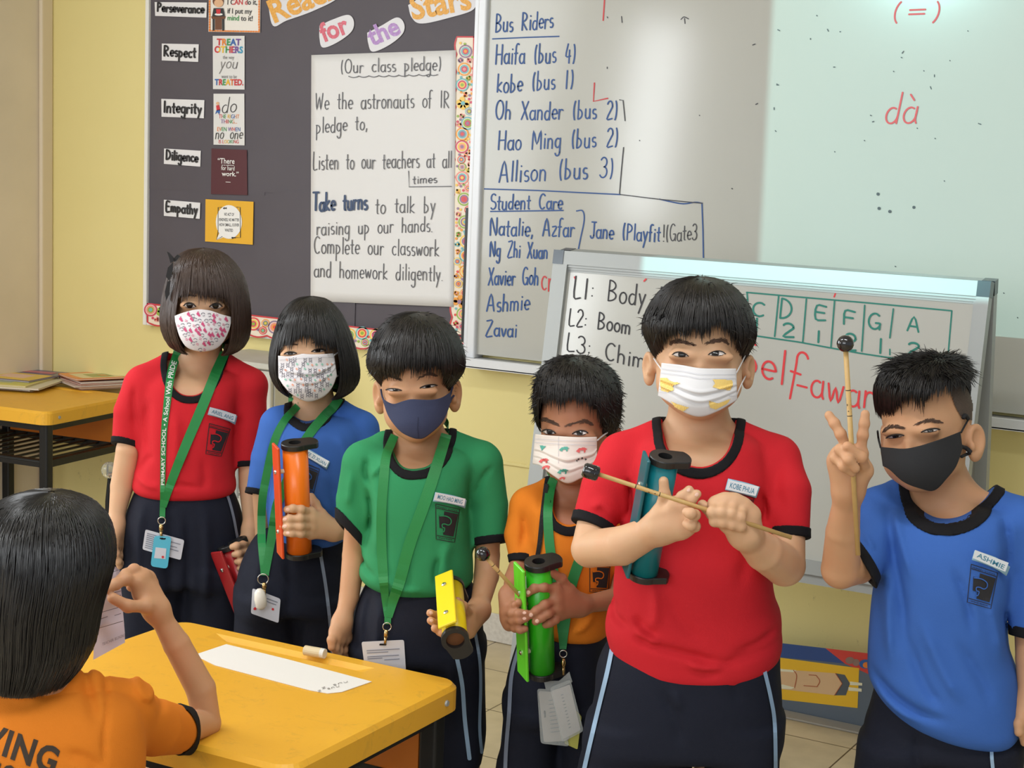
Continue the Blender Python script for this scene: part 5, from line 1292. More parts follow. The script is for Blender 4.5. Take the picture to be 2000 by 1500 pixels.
        for j in range(nt-1):
            for i in range(ncap):
                q = [(j, i), (j+1, i), (j+1, (i+1) % ncap), (j, (i+1) % ncap)]
                if sum(ins[a, b] for a, b in q) < 2: F.append(tuple(idx(a, b) for a, b in q))
        F2 = [f_[::-1] for f_ in F]
        V = G.reshape(-1, 3); nV = len(V); mb = MB(); mb.add(V, F)
        # strands
        ns = 13; ph0 = rg.uniform(0, 2*np.pi, n); t0 = rg.uniform(.0, .34, n)*rg.random(n)+.004; t1 = np.clip(1-rg.exponential(.035, n)*hem_jit/6, .6, 1.02)*ends
        u = np.linspace(0, 1, ns); t = t0[:, None]+(t1-t0)[:, None]*u[None]
        wob = rg.normal(0, .05, n)[:, None]*u[None]+rg.normal(0, .02, n)[:, None]*np.sin(u*5+rg.uniform(0, 6, n)[:, None])
        gr = rg.uniform(-.001, noise, n)[:, None]+0*u[None]+tip_out*u[None]**3+lift*rg.random(n)[:, None]*u[None]
        if flare: gr = gr+flare*u[None]**4
        Pn = S_(ph0[:, None]+wob, np.minimum(t, 1), gr); Pn[..., 2] -= np.maximum(t-1, 0)*.1
        rad = r*np.array([.6, 1, 1, 1, 1, 1, 1, 1, 1, .9, .75, .5, .15])[None]*rg.uniform(.7, 1.3, n)[:, None]
        # stop at the opening of the face
        I = inside(Pn); ga = rg.uniform(0, 6.28, 6); jit = rg.exponential(front_jit*s.k, n)*np.clip(.75+sum(np.sin(ph0*w_+g_) for w_, g_ in zip((9, 17, 29, 41, 53, 67), ga))*.33, .08, 2.2)
        first = np.where(I.any(1), I.argmax(1), ns)
        for k in np.where(first < ns)[0]:
            a = max(first[k], 1); A, B = Pn[k, a-1], Pn[k, a]; L = Pn[k, :a+1].copy(); L[a] = A+(B-A)*.55
            e = L[a]-L[a-1]; ln = np.linalg.norm(e); L[a] += e/max(ln, 1e-6)*min(jit[k], .016)
            dd = np.r_[0, np.cumsum(np.linalg.norm(np.diff(L, axis=0), axis=1))]; w = np.linspace(0, dd[-1], ns)
            Pn[k] = np.stack([np.interp(w, dd, L[:, i]) for i in range(3)], 1)
        if spikes:
            p = rg.uniform(0, 2*np.pi, spikes); q = rg.uniform(spike_zone[0], spike_zone[1], spikes); b0 = S_(p, q); b1 = S_(p, q, .01); b2 = S_(p+.05, np.clip(q+.06, 0, 1)); nr = b1-b0; nr[:, 2] += .004; nr /= np.linalg.norm(nr, axis=1)[:, None]; dn = b2-b0; dn /= np.maximum(np.linalg.norm(dn, axis=1), 1e-6)[:, None]
            L_ = spike_len*rg.uniform(.4, 1.1, spikes); dirn = nr*rg.uniform(.4, 1, spikes)[:, None]+dn*rg.uniform(.2, 1.0, spikes)[:, None]+rg.normal(0, .25, (spikes, 3)); dirn /= np.linalg.norm(dirn, axis=1)[:, None]
            keep = ~inside(b0); b0, dirn, L_ = b0[keep], dirn[keep], L_[keep]; m_ = len(b0)
            SP = b0[:, None, :]+dirn[:, None, :]*(L_[:, None]*u[None])[..., None]; SP[..., 2] -= (u[None]**2*L_[:, None]*.25); Pn = np.vstack([Pn, SP]); rad = np.vstack([rad, np.repeat(r*np.linspace(1, .12, ns)[None], m_, 0)])
        N = len(Pn); tg = np.gradient(Pn, axis=1); tg /= np.maximum(np.linalg.norm(tg, axis=2), 1e-9)[..., None]
        ref = np.array([.3, .2, .93]); a = np.cross(tg, ref); a /= np.maximum(np.linalg.norm(a, axis=2), 1e-6)[..., None]; b = np.cross(tg, a)
        ring = [Pn+rad[..., None]*(math.cos(w)*a+math.sin(w)*b) for w in (0, 2.0944, 4.18879)]
        SV = np.stack(ring, 2).reshape(-1, 3); base = (np.arange(N)[:, None]*ns+np.arange(ns-1)[None]).reshape(-1)*3
        SF = np.vstack([np.stack([base+k, base+(k+1) % 3, base+3+(k+1) % 3, base+3+k], 1) for k in range(3)])
        V2 = np.vstack([V, SV]); FF = np.vstack([np.array(F), SF+nV]) if F else SF+nV
        return obj('hair', V2, FF.astype(np.int32), m, s.t, True)
    # ------------------------------------------------------------ things printed or pinned on the cloth
    def pinned(s, name, quad, m, f, off=.0025, th=.0025, parent=None, n=6, bord=None):
        q = np.array(quad, float); u = np.linspace(0, 1, n+1); G = np.array([(q[0]*(1-a)+q[1]*a)*(1-b)+(q[3]*(1-a)+q[2]*a)*b for b in u for a in u])
        W = s.trace(f, G[:, 0], G[:, 1], off); A = np.c_[W[:, 0], W[:, 2], np.ones(len(W))]; pl = A@np.linalg.lstsq(A, W[:, 1], rcond=None)[0]; W[:, 1] = pl+(W[:, 1]-pl).min()+.0006
        V = np.vstack([W, W+[0, th, 0]]); N = len(W); F = []
        for j in range(n):
            for i in range(n): a = j*(n+1)+i; F += [(a, a+n+1, a+n+2, a+1), (N+a, N+a+1, N+a+n+2, N+a+n+1)]
        for i in range(n): F += [(i, i+1, N+i+1, N+i), (n*(n+1)+i+1, n*(n+1)+i, N+n*(n+1)+i, N+n*(n+1)+i+1), ((i+1)*(n+1), i*(n+1), N+i*(n+1), N+(i+1)*(n+1)), (i*(n+1)+n, (i+1)*(n+1)+n, N+(i+1)*(n+1)+n, N+i*(n+1)+n)]
        o = obj(name, V, F, m, parent if parent is not None else s.t, True)
        A = np.c_[W[:, 0], W[:, 2], np.ones(len(W))]; co = np.linalg.lstsq(A, W[:, 1], rcond=None)[0]
        nrm = np.array([co[0], -1, co[1]])      # plane y = co0 x + co1 z + co2
        ymin = (W[:, 1]-A@co).min()
        def mp(px, py, d=.0006):
            dd = s.dirs(np.asarray(px, float), np.asarray(py, float)); e = s.eye0
            t = (co[0]*e[0]+co[1]*e[2]+co[2]+ymin-d-e[1])/(dd[:, 1]-co[0]*dd[:, 0]-co[1]*dd[:, 2]); return e+dd*t[:, None]
        return o, mp
    def name_tag(s, quad, text, off=.003):
        o, mp = s.pinned('name_tag', quad, M_tagb, s.shirtf, off, parent=s.shirt_obj, n=5)
        q = np.array(quad, float); c = q.mean(0); q2 = c+(q-c)*np.array([.95, .84]); poly_mesh([q2], lambda a, b: mp(a, b, .0005)).build('tag_face', M_tag, o)
        d = (q[1]-q[0])/np.linalg.norm(q[1]-q[0]); hgt = np.linalg.norm(q[3]-q[0]); up = (d[1], -d[0])
        L = q[3]*.74+q[0]*.26; R_ = q[2]*.74+q[1]*.26; a = L+(R_-L)*.12; b = L+(R_-L)*.9
        print_text(text, a, b, hgt*.46, lambda x, y: mp(x, y, .0009), bold=.006, up=up).build('name_lettering', M_tagt, o)
        return o
    def crest(s, quad, f=None):
        """trapezoid school badge: frame, dark field and an open letter P"""
        q = np.array(quad, float)
        def B(u, v): 
            u = np.asarray(u)[..., None]; v = np.asarray(v)[..., None]; return (q[0]*(1-u)+q[1]*u)*(1-v)+(q[3]*(1-u)+q[2]*u)*v
        mp = s.mapper(s.shirtf, .0009); mb = MB(); P_ = lambda pts: B(np.array([p[0] for p in pts]), np.array([p[1] for p in pts]))
        sub = lambda pts: [p for a, b in zip(pts, pts[1:]) for p in [np.array(a)*(1-k/4)+np.array(b)*k/4 for k in range(4)]]+[pts[-1]]
        stroke_mesh([P_(sub([(0, 0), (1, 0), (1, 1), (0, 1), (0, 0)])), P_(sub([(.03, .11), (.97, .11)])), P_(sub([(.05, .89), (.95, .89)]))], 1.5, mp, mb)
        def fill(pts, n=6):
            pts = np.array(pts); 
            for j in range(n):
                for i in range(n):
                    g = [pts[0]*(1-a)*(1-b)+pts[1]*a*(1-b)+pts[2]*a*b+pts[3]*(1-a)*b for a, b in ((i/n, j/n), ((i+1)/n, j/n), ((i+1)/n, (j+1)/n), (i/n, (j+1)/n))]
                    poly_mesh([P_(g)], mp, mb)
        fill([(.36, .16), (.97, .16), (.92, .82), (.74, .82)][:2]+[(.9, .84), (.36, .84)]); fill([(.13, .30), (.37, .30), (.37, .66), (.17, .66)])
        print_text('PRIMARY SCHOOL', B(np.array([.06]), np.array([.095]))[0], B(np.array([.94]), np.array([.095]))[0], np.linalg.norm(q[3]-q[0])*.05, mp, mb); stroke_mesh([P_([(a_, .945), (a_+.09, .945)]) for a_ in (.14, .26, .38, .52, .64, .76)], 1.2, mp, mb)
        o = mb.build('school_badge', M_crest, s.shirt_obj)
        mp2 = s.mapper(s.shirtf, .0014)
        L = smooth_line([(.16, .32), (.45, .29), (.66, .34), (.70, .45), (.60, .53), (.42, .52), (.30, .55), (.32, .63), (.42, .64), (.40, .74), (.33, .76)], 5); stroke_mesh([P_(L)], 2.0, mp2).build('badge_letter', s.shirt_mat, o)
        return o
    # ------------------------------------------------------------ lanyards
    def ribbon(s, pts, w, f, name, m, parent, off=.003, th=.0012, smooth=5, ymin=None):
        """pts (px,py[,dy]) centre line; without dy it lies on the surface f"""
        L = smooth_line([p[:2] for p in pts], 8); t = np.gradient(L, axis=0); t /= np.linalg.norm(t, axis=1)[:, None]; nv = np.stack([-t[:, 1], t[:, 0]], 1)
        ww = np.interp(np.linspace(0, 1, len(L)), np.linspace(0, 1, len(np.atleast_1d(w))), np.atleast_1d(w)) if np.ndim(w) else np.full(len(L), w)
        Y = np.full(len(L), 9.0); E_ = []
        for sg in (-.5, 0, .5):
            q = L+nv*(ww*sg)[:, None]; Wp = s.trace(f, q[:, 0], q[:, 1], off); y = Wp[:, 1].copy(); y[s.missed] = 9; Y = np.minimum(Y, y)
        ok = Y < 8.9; Y = np.interp(np.arange(len(L)), np.where(ok)[0], Y[ok]) if ok.any() else np.zeros(len(L))
        if len(pts[0]) > 2:
            dyv = np.interp(np.linspace(0, 1, len(L)), np.linspace(0, 1, len(pts)), [p[2] if p[2] is not None else np.nan for p in pts])
            Y = np.where(np.isnan(dyv), Y, dyv)
        K = np.ones(smooth*2+1)/(smooth*2+1); Yp = np.pad(Y, smooth, mode='edge'); Y = np.minimum(Y, np.convolve(Yp, K, 'valid'))
        V = []
        for sg in (-.5, .5):
            q = L+nv*(ww*sg)[:, None]; d = s.dirs(q[:, 0], q[:, 1]); V.append(s.eye0+d*((s.D+Y)/d[:, 1])[:, None])
        n = len(L); A = np.vstack(V); V = np.vstack([A, A+[0, th, 0]]); F = []
        for i in range(n-1): F += [(i, n+i, n+i+1, i+1), (2*n+i, 2*n+i+1, 3*n+i+1, 3*n+i), (i, i+1, 2*n+i+1, 2*n+i), (n+i+1, n+i, 3*n+i, 3*n+i+1)]
        F += [(0, 2*n, 3*n, n), (n-1, 2*n-1, 4*n-1, 3*n-1)]
        o = obj(name, V, F, m, parent, False); s.rib = (L, nv, ww, Y); return o
# ================================================================ held things: chime bars and mallets, lanyards
M_blk = mat('black_plastic_cap', (34, 33, 33), rough=.38)
M_wood = mat('bamboo', (196, 160, 100), rough=.45, noise=(40, .4, 3), rgb2=(170, 130, 76))
M_blkball = mat('black_rubber_ball', (22, 20, 26), rough=.12, coat=.6)
def frame(origin, z, xh):
    z = np.asarray(z, float); z = z/np.linalg.norm(z); x = np.asarray(xh, float); x = x-z*(x@z); x /= np.linalg.norm(x); y = np.cross(z, x); o = origin
    return Matrix(((x[0], y[0], z[0], o[0]), (x[1], y[1], z[1], o[1]), (x[2], y[2], z[2], o[2]), (0, 0, 0, 1)))
def chime(label, top, bot, bar, r, tube_rgb, bar_rgb, barw=1.0, hole=.42, gap=.010):
    """bar: world direction in which the tone bar sits on the tube"""
    top, bot = np.asarray(top), np.asarray(bot); L = float(np.linalg.norm(top-bot)); t = thing('chime_bar', label, 'chime bar', matrix=frame(bot, top-bot, -np.asarray(bar, float)), group='chime bars held by the children')
    tm = mat('tube_%d_%d_%d' % tube_rgb, tube_rgb, rough=.28); bm = mat('bar_%d_%d_%d' % bar_rgb, bar_rgb, rough=.3)
    n = 40; mb = MB(); ro, ri = r, r-.003; V = []; F = []
    for z in (.004, L-.004):
        for q in (ro, ri): V += [(q*math.cos(2*math.pi*i/n), q*math.sin(2*math.pi*i/n), z) for i in range(n)]
    for i in range(n):
        j = (i+1) % n; F += [(i, j, 2*n+j, 2*n+i), (n+j, n+i, 3*n+i, 3*n+j), (j, i, n+i, n+j), (2*n+i, 2*n+j, 3*n+j, 3*n+i)]
    mb.add(V, F).build('tube', tm, t, True)
    t.children[-1].data.polygons.foreach_set('use_smooth', [True]*len(F))
    for z0, z1, s in ((L-.008, L+.002, 1), (-.002, .008, 0)):
        rc = r+.0022; out = []
        for i in range(n):
            a = 2*math.pi*i/n; x, y = rc*math.cos(a), rc*math.sin(a)
            if abs(a if a < math.pi else a-2*math.pi) < .95: y = math.copysign(rc*.80*min(1, abs(math.sin(a))*1.5), y if abs(y) > 1e-9 else 1); x = max(x, rc*(1.02+.68*math.cos(a*1.0)**2))
            out.append((x, y))
        inn = circle(0, 0, r*(hole if not s else .5), n); m = len(out); V = [(*p, z0) for p in out]+[(*p, z1-.0015) for p in out]+[(p[0]*.97, p[1]*.97, z1) for p in out]+[(*p, z1) for p in inn]+[(*p, z0) for p in inn]; F = []
        zt = z1 if s else z0
        for a_ in range(4):
            for i in range(m): j = (i+1) % m; F.append((a_*m+i, a_*m+j, (a_+1)*m+j, (a_+1)*m+i))
        F += [(4*m+i, 4*m+(i+1) % m, (i+1) % m, i) for i in range(m)]
        c = MB().add(V, F); cp = c.build('end_cap', M_blk, t)
        MB().tube([(0, 0, L-.014 if s else .006), (0, 0, L-.0135 if s else .0065)], r*.97, seg=24).build('membrane', mat('brown_inside', (104, 62, 30), rough=.6) if hole > .5 else M_blk, cp)
    w = r*barw; x1 = -(r+gap)
    MB().box((x1-.005, -w, .004), (x1, w, L+.0005), bev=.0012).build('tone_bar', bm, t)
    for z in (L*.24, L*.77):
        MB().tube([(-r+.001, 0, z), (x1-.0002, 0, z)], .0042, seg=12).build('spacer', mat('white_rubber', (226, 222, 200), rough=.6), t)
        MB().tube([(x1-.005, 0, z), (x1-.0064, 0, z), (x1-.0078, 0, z)], [.0044, .0042, .0022], seg=14).build('screw', M_steel, t)
    return t
def mallet(label, head, tail, rb=.0115, rs=.0031, form='ball', mark=None):
    head, tail = np.asarray(head), np.asarray(tail); L = float(np.linalg.norm(head-tail)); t = thing('mallet', label, 'mallet', matrix=frame(tail, head-tail, (.3, -1, .1)), group='wooden mallets held by the boys')
    MB().tube([(0, 0, 0), (0, 0, L-.002)], rs, seg=14).build('shaft', M_wood, t, True)
    if form == 'ball': MB().ball((0, 0, L), rb, 24, 16).build('ball', M_blkball, t, True)
    else: MB().tube([(0, 0, L-.010), (0, 0, L-.008), (0, 0, L), (0, 0, L+.010), (0, 0, L+.013)], [rb*.8, rb, rb*1.02, rb, rb*.75], seg=22).tube([(0, 0, L-.004), (0, 0, L-.0035)], rb*1.06, seg=22).tube([(0, 0, L+.004), (0, 0, L+.0045)], rb*1.06, seg=22).build('head', M_blkball, t, True)
    mb = MB()
    for z in (L*.66, L*.78): mb.tube([(0, 0, z), (0, 0, z+.0012)], rs*1.03, seg=14, cap=False)
    v, f = text_mesh('KAL', .02); v = v/np.ptp(v[:, 0])*L*.07; a = v[:, 1]/rs+math.pi*.0
    mb.add([(rs*1.03*math.cos(q-math.pi/2), rs*1.03*math.sin(q-math.pi/2), L*.675+x) for x, q in zip(v[:, 0], a)], f)
    mb.build('printed_rings', mat('shaft_print', (60, 46, 34), rough=.5), t); return t
def lanyard(k, label):
    t = thing('lanyard', label, 'lanyard', (k.O[0], k.O[1], 0), math.atan2(-k.Y[0], k.Y[1]), group='green school lanyards'); k.lan = t
    k.lanf = union(k.shirtf, k.shortsf, k.necks, k=.002); return t
def lan_strap(k, name, pts, w): return k.ribbon(pts, w, k.lanf, name, M_green_strap, k.lan)
def neck_loop(k, a, b, w=16):
    """the strap behind the neck, from pixel a to pixel b"""
    A = k.trace(k.lanf, np.array([a[0]]), np.array([a[1]]), .003)[0]; B = k.trace(k.lanf, np.array([b[0]]), np.array([b[1]]), .003)[0]; n0 = k.neck1; P_ = []
    for u in np.linspace(0, 1, 13): th = math.pi*(1-u); P_.append([n0[0]+.052*math.cos(th), n0[1]+.052*math.sin(th), 0])
    P_ = np.array(P_); P_[:, 2] = np.linspace(A[2], B[2], 13)+.03*np.sin(np.linspace(0, np.pi, 13)); P_[0] = A; P_[-1] = B; P_ = smooth_line(P_, 3); V = []; n = len(P_); w = w*k.k
    for p in P_: V += [p-[0, 0, w/2], p+[0, 0, w/2]]
    F = [(2*i, 2*i+2, 2*i+3, 2*i+1) for i in range(n-1)]; V2 = V+[v+np.array([.0008, .0012, 0]) for v in V]; N = len(V); F += [tuple(q+N for q in f[::-1]) for f in F[:]]+[(2*i+1, 2*i+3, N+2*i+3, N+2*i+1) for i in range(n-1)]
    obj('neck_strap', V2, F, M_green_strap, k.lan, True)
def hardware(k, ring, clip0, clip1, dy, rr=9):
    c = k.P(*ring, dy); mb = MB(); P_ = [c+np.array([math.cos(a)*rr*k.k, 0, math.sin(a)*rr*k.k]) for a in np.linspace(0, 2*math.pi, 25)]; mb.tube(P_, 1.1*k.k, seg=8, cap=False); mb.build('ring', M_steel, k.lan, True)
    a, b = k.P(*clip0, dy), k.P(*clip1, dy); m = a*.5+b*.5; MB().tube([a, a*.75+b*.25, m], [3.2*k.k, 4.6*k.k, 4.2*k.k], seg=12).tube([m, b], [3.0*k.k, 2.4*k.k], seg=10).build('clip', M_brass, k.lan, True)
def front(k, poly, d=.006):
    g = np.array([np.array(a)*(1-t)*(1-u)+np.array(b)*t*(1-u)+np.array(c)*t*u+np.array(e_)*(1-t)*u for t in np.linspace(0, 1, 6) for u in np.linspace(0, 1, 6) for a, b, c, e_ in [poly]])
    y = k.trace(k.lanf, g[:, 0], g[:, 1], .0)[:, 1]; return float(y[~k.missed].min()-d)
def flat_card(k, name, poly, dy, m, parent, th=.0012, tilt=0.0):
    P_ = np.array([k.P(x, y, dy) for x, y in poly]); P_[:, 1] += tilt*(P_[:, 0]-P_[:, 0].mean()); n = len(P_)
    return obj(name, np.vstack([P_, P_+[0, th, 0]]), [tuple(range(n))[::-1], tuple(range(n, 2*n))]+[(i, (i+1) % n, n+(i+1) % n, n+i) for i in range(n)], m, parent)
def rq(quad, r=4, n=4):
    """quad with rounded corners, pixels"""
    q = np.array(quad, float); out = []
    for i in range(4):
        a, b, c = q[i-1], q[i], q[(i+1) % 4]; u = (a-b)/np.linalg.norm(a-b); v = (c-b)/np.linalg.norm(c-b)
        for t in np.linspace(0, 1, n): p0, p1 = b+u*r, b+v*r; out.append(tuple((1-t)**2*p0+2*t*(1-t)*b+t*t*p1))
    return out
M_ink = mat('card_print', (120, 124, 140), rough=.5)
def card_lines(k, quad, dy, rows, parent, m=None):
    q = np.array(quad, float); B = lambda u, v: (q[0]*(1-u)+q[1]*u)*(1-v)+(q[3]*(1-u)+q[2]*u)*v
    stroke_mesh([[B(u0, v), B(u1, v)] for u0, u1, v in rows], 1.4, lambda x, y: k.P(x, y, dy-.0007)).build('printed_lines', m or M_ink, parent)

# ================================================================ the boy in the red shirt
SK1 = skin('skin_light', (210, 168, 132)); SK2 = skin('skin_tan', (198, 151, 114)); SK3 = skin('skin_brown', (170, 118, 88))
M_red = cloth('red_jersey', (206, 38, 48)); M_blue = cloth('blue_jersey', (62, 104, 182)); M_greenj = cloth('green_jersey', (52, 142, 92)); M_orangej = cloth('orange_jersey', (226, 128, 36))
k = Kid('boy in a red shirt hugging a teal chime bar and a mallet', 1365, 2.5, SK1); RB_ = k
k.shirt_mat = M_red
k.head(1366, 700, 1.0, yaw=2, pitch=2, roll=-1, dy=.0, neck=(1366, 862, .03), fat=.006, neck_r=.044)
rows = [(838, 1268, 1464, .070), (870, 1245, 1490, .088), (930, 1226, 1508, .105), (1000, 1215, 1512, .112), (1060, 1206, 1508, .116), (1120, 1200, 1508, .12), (1165, 1196, 1514, .122), (1195, 1186, 1525, .124), (1225, 1183, 1527, .124), (1262, 1192, 1527, .122), (1290, 1203, 1513, .118), (1312, 1225, 1480, .105), (1324, 1262, 1430, .085)]
fl = [(p_, w_, a_*1.7) for p_, w_, a_ in [([(1240, 1195), (1262, 1222), (1290, 1230)], 9, -.007), ([(1235, 1232), (1270, 1246), (1340, 1262), (1430, 1285)], 8, -.006), ([(1240, 1218), (1290, 1245)], 8, .005), ([(1350, 1290), (1390, 1297), (1440, 1275), (1520, 1262)], 9, -.005), ([(1340, 1275), (1380, 1290), (1430, 1286)], 8, .005), ([(1485, 960), (1495, 1000), (1490, 1030)], 6, -.006), ([(1222, 940), (1230, 990), (1225, 1030)], 6, -.006), ([(1480, 1000), (1460, 1080), (1440, 1150)], 12, -.004), ([(1280, 1130), (1283, 1180), (1278, 1215)], 9, .004), ([(1305, 1140), (1330, 1200), (1380, 1240)], 10, -.003), ([(1190, 1180), (1200, 1210), (1240, 1222)], 8, -.005), ([(1520, 1232), (1480, 1250), (1430, 1262)], 7, -.004), ([(1205, 1020), (1180, 985), (1150, 990)], 8, .004), ([(1530, 900), (1520, 960), (1535, 1010)], 10, -.003)]]
k.shirt(M_red, rows, .11, [(1215, 886, .01, 41), (1290, 850, .02, 33), (1366, 844, .025, 30), (1440, 852, .02, 33), (1516, 892, .01, 41)],
        [[(1216, 900, .0, 47), (1182, 955, -.03, 48), (1156, 1030, -.06, 41, (-.30, -.40, -.80))], [(1516, 904, .0, 47), (1538, 960, -.025, 46), (1541, 1050, -.05, 39, (.05, -.35, -.9))]],
        hole=[(1286, 808), (1289, 842), (1302, 874), (1330, 897), (1372, 906), (1410, 891), (1434, 858), (1444, 815)], collar_w=18, hole_dy=-.055, foldlist=fl, cut_back=.0, cuff_w=19)
# right arm (left in the picture) folded across the chest, left fist round the mallet
k.arm([(1205, 900, .0, 36), (1162, 1010, -.05, 32), (1152, 1072, -.085, 36), (1215, 1066, -.15, 37), (1290, 1030, -.185, 26)])
k.hand((1290, 1030, -.187), [[(1318, 984, -.20), (1332, 970, -.207), (1346, 957, -.207)], [(1336, 990, -.202), (1350, 976, -.209), (1361, 965, -.209)], [(1345, 1008, -.205), (1357, 1006, -.222), (1349, 1003, -.235), (1341, 1000, -.232)], [(1346, 1028, -.203), (1357, 1028, -.217), (1349, 1026, -.228), (1341, 1023, -.224)]],
       thumb=[(1288, 998, -.190), (1298, 966, -.196), (1296, 940, -.196)], r=9.4, palm_r=13, wr=25, extra=[((1290, 1030, -.187), (1330, 1036, -.20), 26, 17)])
k.join_last()
k.arm([(1522, 905, .0, 36), (1539, 1030, -.045, 33), (1532, 1104, -.08, 40), (1492, 1078, -.14, 36), (1452, 1042, -.185, 25)])
k.hand((1456, 1040, -.187), [[(1398, 985, -.205), (1392, 1000, -.228), (1396, 1018, -.226), (1404, 1022, -.212)], [(1416, 979, -.205), (1410, 1000, -.230), (1412, 1020, -.228), (1418, 1025, -.212)], [(1434, 980, -.203), (1428, 1003, -.229), (1430, 1024, -.227), (1436, 1030, -.212)], [(1452, 988, -.20), (1445, 1010, -.226), (1446, 1028, -.224), (1452, 1032, -.210)]],
       thumb=[(1420, 1024, -.200), (1392, 1004, -.197), (1372, 986, -.192)], r=9.8, palm_r=14, wr=24, extra=[((1456, 1040, -.187), (1468, 1005, -.195), 24, 17)])
k.join_last()
k.legs([(-.075, .02, .5), (.075, .02, .5)], [(-.085, .01, .33), (.085, .01, .33)], [(-.09, .03, .07), (.09, .03, .07)])
k.body()
k.nails([(1345, 957, -40, 8, 7), (1361, 966, -40, 8, 7)])
k.eye((1314, 692), (1344, 695.5), 6.2, 3.6, (1332, 692), 7.6); k.eye((1416, 690.5), (1384, 692.5), 6.2, 3.6, (1397, 689.5), 7.6)
k.brow([(1308, 674), (1315, 667), (1332, 668), (1357, 674)], 10); k.brow([(1423, 674), (1416, 666), (1400, 664.5), (1379, 671)], 10)
M_mw = mat('white_mask', (222, 220, 222), rough=.75, spec=.2)
k.mask([(1292, 709), (1330, 713), (1366, 719), (1402, 720), (1438, 720)], [(1285, 773), (1309, 787), (1338, 806), (1368, 814), (1400, 804), (1425, 790), (1440, 781)], M_mw, pleats=[(.5, .004, .035), (.68, .004, .03)])
om = k.on_mask(.0014)
mb = stroke_mesh([smooth_line([(1292, 720), (1340, 726), (1370, 731), (1437, 731)], 5), smooth_line([(1291, 728), (1340, 734), (1370, 739), (1438, 739)], 5), [(1287, 766), (1302, 768)], [(1424, 773), (1438, 774)], [(1288, 760), (1301, 762)]], .9, om); mb.build('mask_seams', mat('mask_seam', (196, 196, 204), rough=.7), k.mask_obj)
mb = fill_poly([[(1289, 738), (1303, 738), (1310, 745), (1330, 748), (1314, 753), (1316, 762), (1304, 766), (1290, 762)], [(1392, 741), (1430, 742), (1432, 752), (1426, 762), (1405, 760), (1392, 756), (1397, 748)], [(1385, 783), (1402, 788), (1428, 779), (1418, 790), (1398, 800), (1386, 796)], [(1310, 784), (1322, 789), (1345, 796), (1334, 804), (1318, 795)]], om); mb.build('yellow_print', mat('mask_yellow', (240, 206, 120), rough=.75), k.mask_obj)
k.loop([(1292, 722), (1285, 712), (1277, 700)], M_mw); k.loop([(1438, 729), (1450, 706), (1459, 685)], M_mw); k.loop([(1439, 772), (1446, 755), (1456, 735)], M_mw)
k.hair([(543, 1366, 1370, .003, .02), (546, 1344, 1398, .035, .018), (556, 1312, 1425, .062, .014), (575, 1290, 1447, .080, .010), (600, 1272, 1464, .090, .008), (630, 1258, 1473, .094, .006), (655, 1259, 1474, .093, .010), (680, 1268, 1463, .085, .02), (705, 1278, 1452, .075, .03), (740, 1290, 1440, .065, .035)], .09,
       [(1284, 690), (1290, 668), (1303, 652), (1326, 646), (1350, 641), (1372, 645), (1390, 637), (1408, 628), (1424, 646), (1440, 664), (1452, 690), (1474, 715), (1452, 790), (1300, 790), (1262, 715)], M_hair, n=2600, hem_jit=7, front_jit=9, seed=3, spikes=500, spike_len=.014, spike_zone=(.02, .9))
k.shorts(M_navy, [(1250, 1186, 1524, .112), (1300, 1166, 1524, .118), (1350, 1162, 1527, .122), (1400, 1152, 1528, .122), (1450, 1143, 1524, .12)], .12,
         [[(1400, 1150, 1340, .10), (1450, 1141, 1350), (1500, 1128, 1352), (1600, 1118, 1348), (1720, 1112, 1345)], [(1400, 1360, 1528, .10), (1450, 1370, 1524), (1500, 1376, 1522), (1600, 1380, 1522), (1720, 1384, 1520)]], leg_depth=.10,
         folds_=[([(1290, 1330), (1320, 1390), (1330, 1440)], 9, -.006), ([(1430, 1320), (1440, 1360)], 8, -.004), ([(1320, 1330), (1330, 1370)], 7, .004)])
sm = k.mapper(k.shortsf, .0012)
stroke_mesh([smooth_line([(1195, 1268), (1185, 1316), (1166, 1394), (1142, 1497), (1128, 1570)], 8)], 8.5, sm).build('side_stripe', M_strip, k.shorts_obj); stroke_mesh([smooth_line([(1490, 1296), (1505, 1360), (1513, 1411), (1515, 1497), (1514, 1570)], 8)], 7.5, sm).build('side_stripe', M_strip, k.shorts_obj)
k.name_tag([(1422, 934), (1484, 950), (1477, 972), (1416, 956)], 'KOBE PHUA')
k.crest([(1424, 960), (1473, 972), (1460, 1030), (1418, 1020)])

lab = 'teal chime bar clutched to the chest of the boy in the red shirt'
chime(lab, k.W(k.P(1299, 893, -.178)), k.W(k.P(1256, 1125, -.130)), k.W(np.array([-1, -.25, -.1]))-k.O, .0205, (20, 118, 128), (22, 96, 108), barw=.9, gap=.004)
mallet('mallet with a ridged black head across the chest of the boy in red', k.W(k.P(1156, 922, -.235)), k.W(k.P(1546, 1050, -.205)), rb=.0105, form='drum')

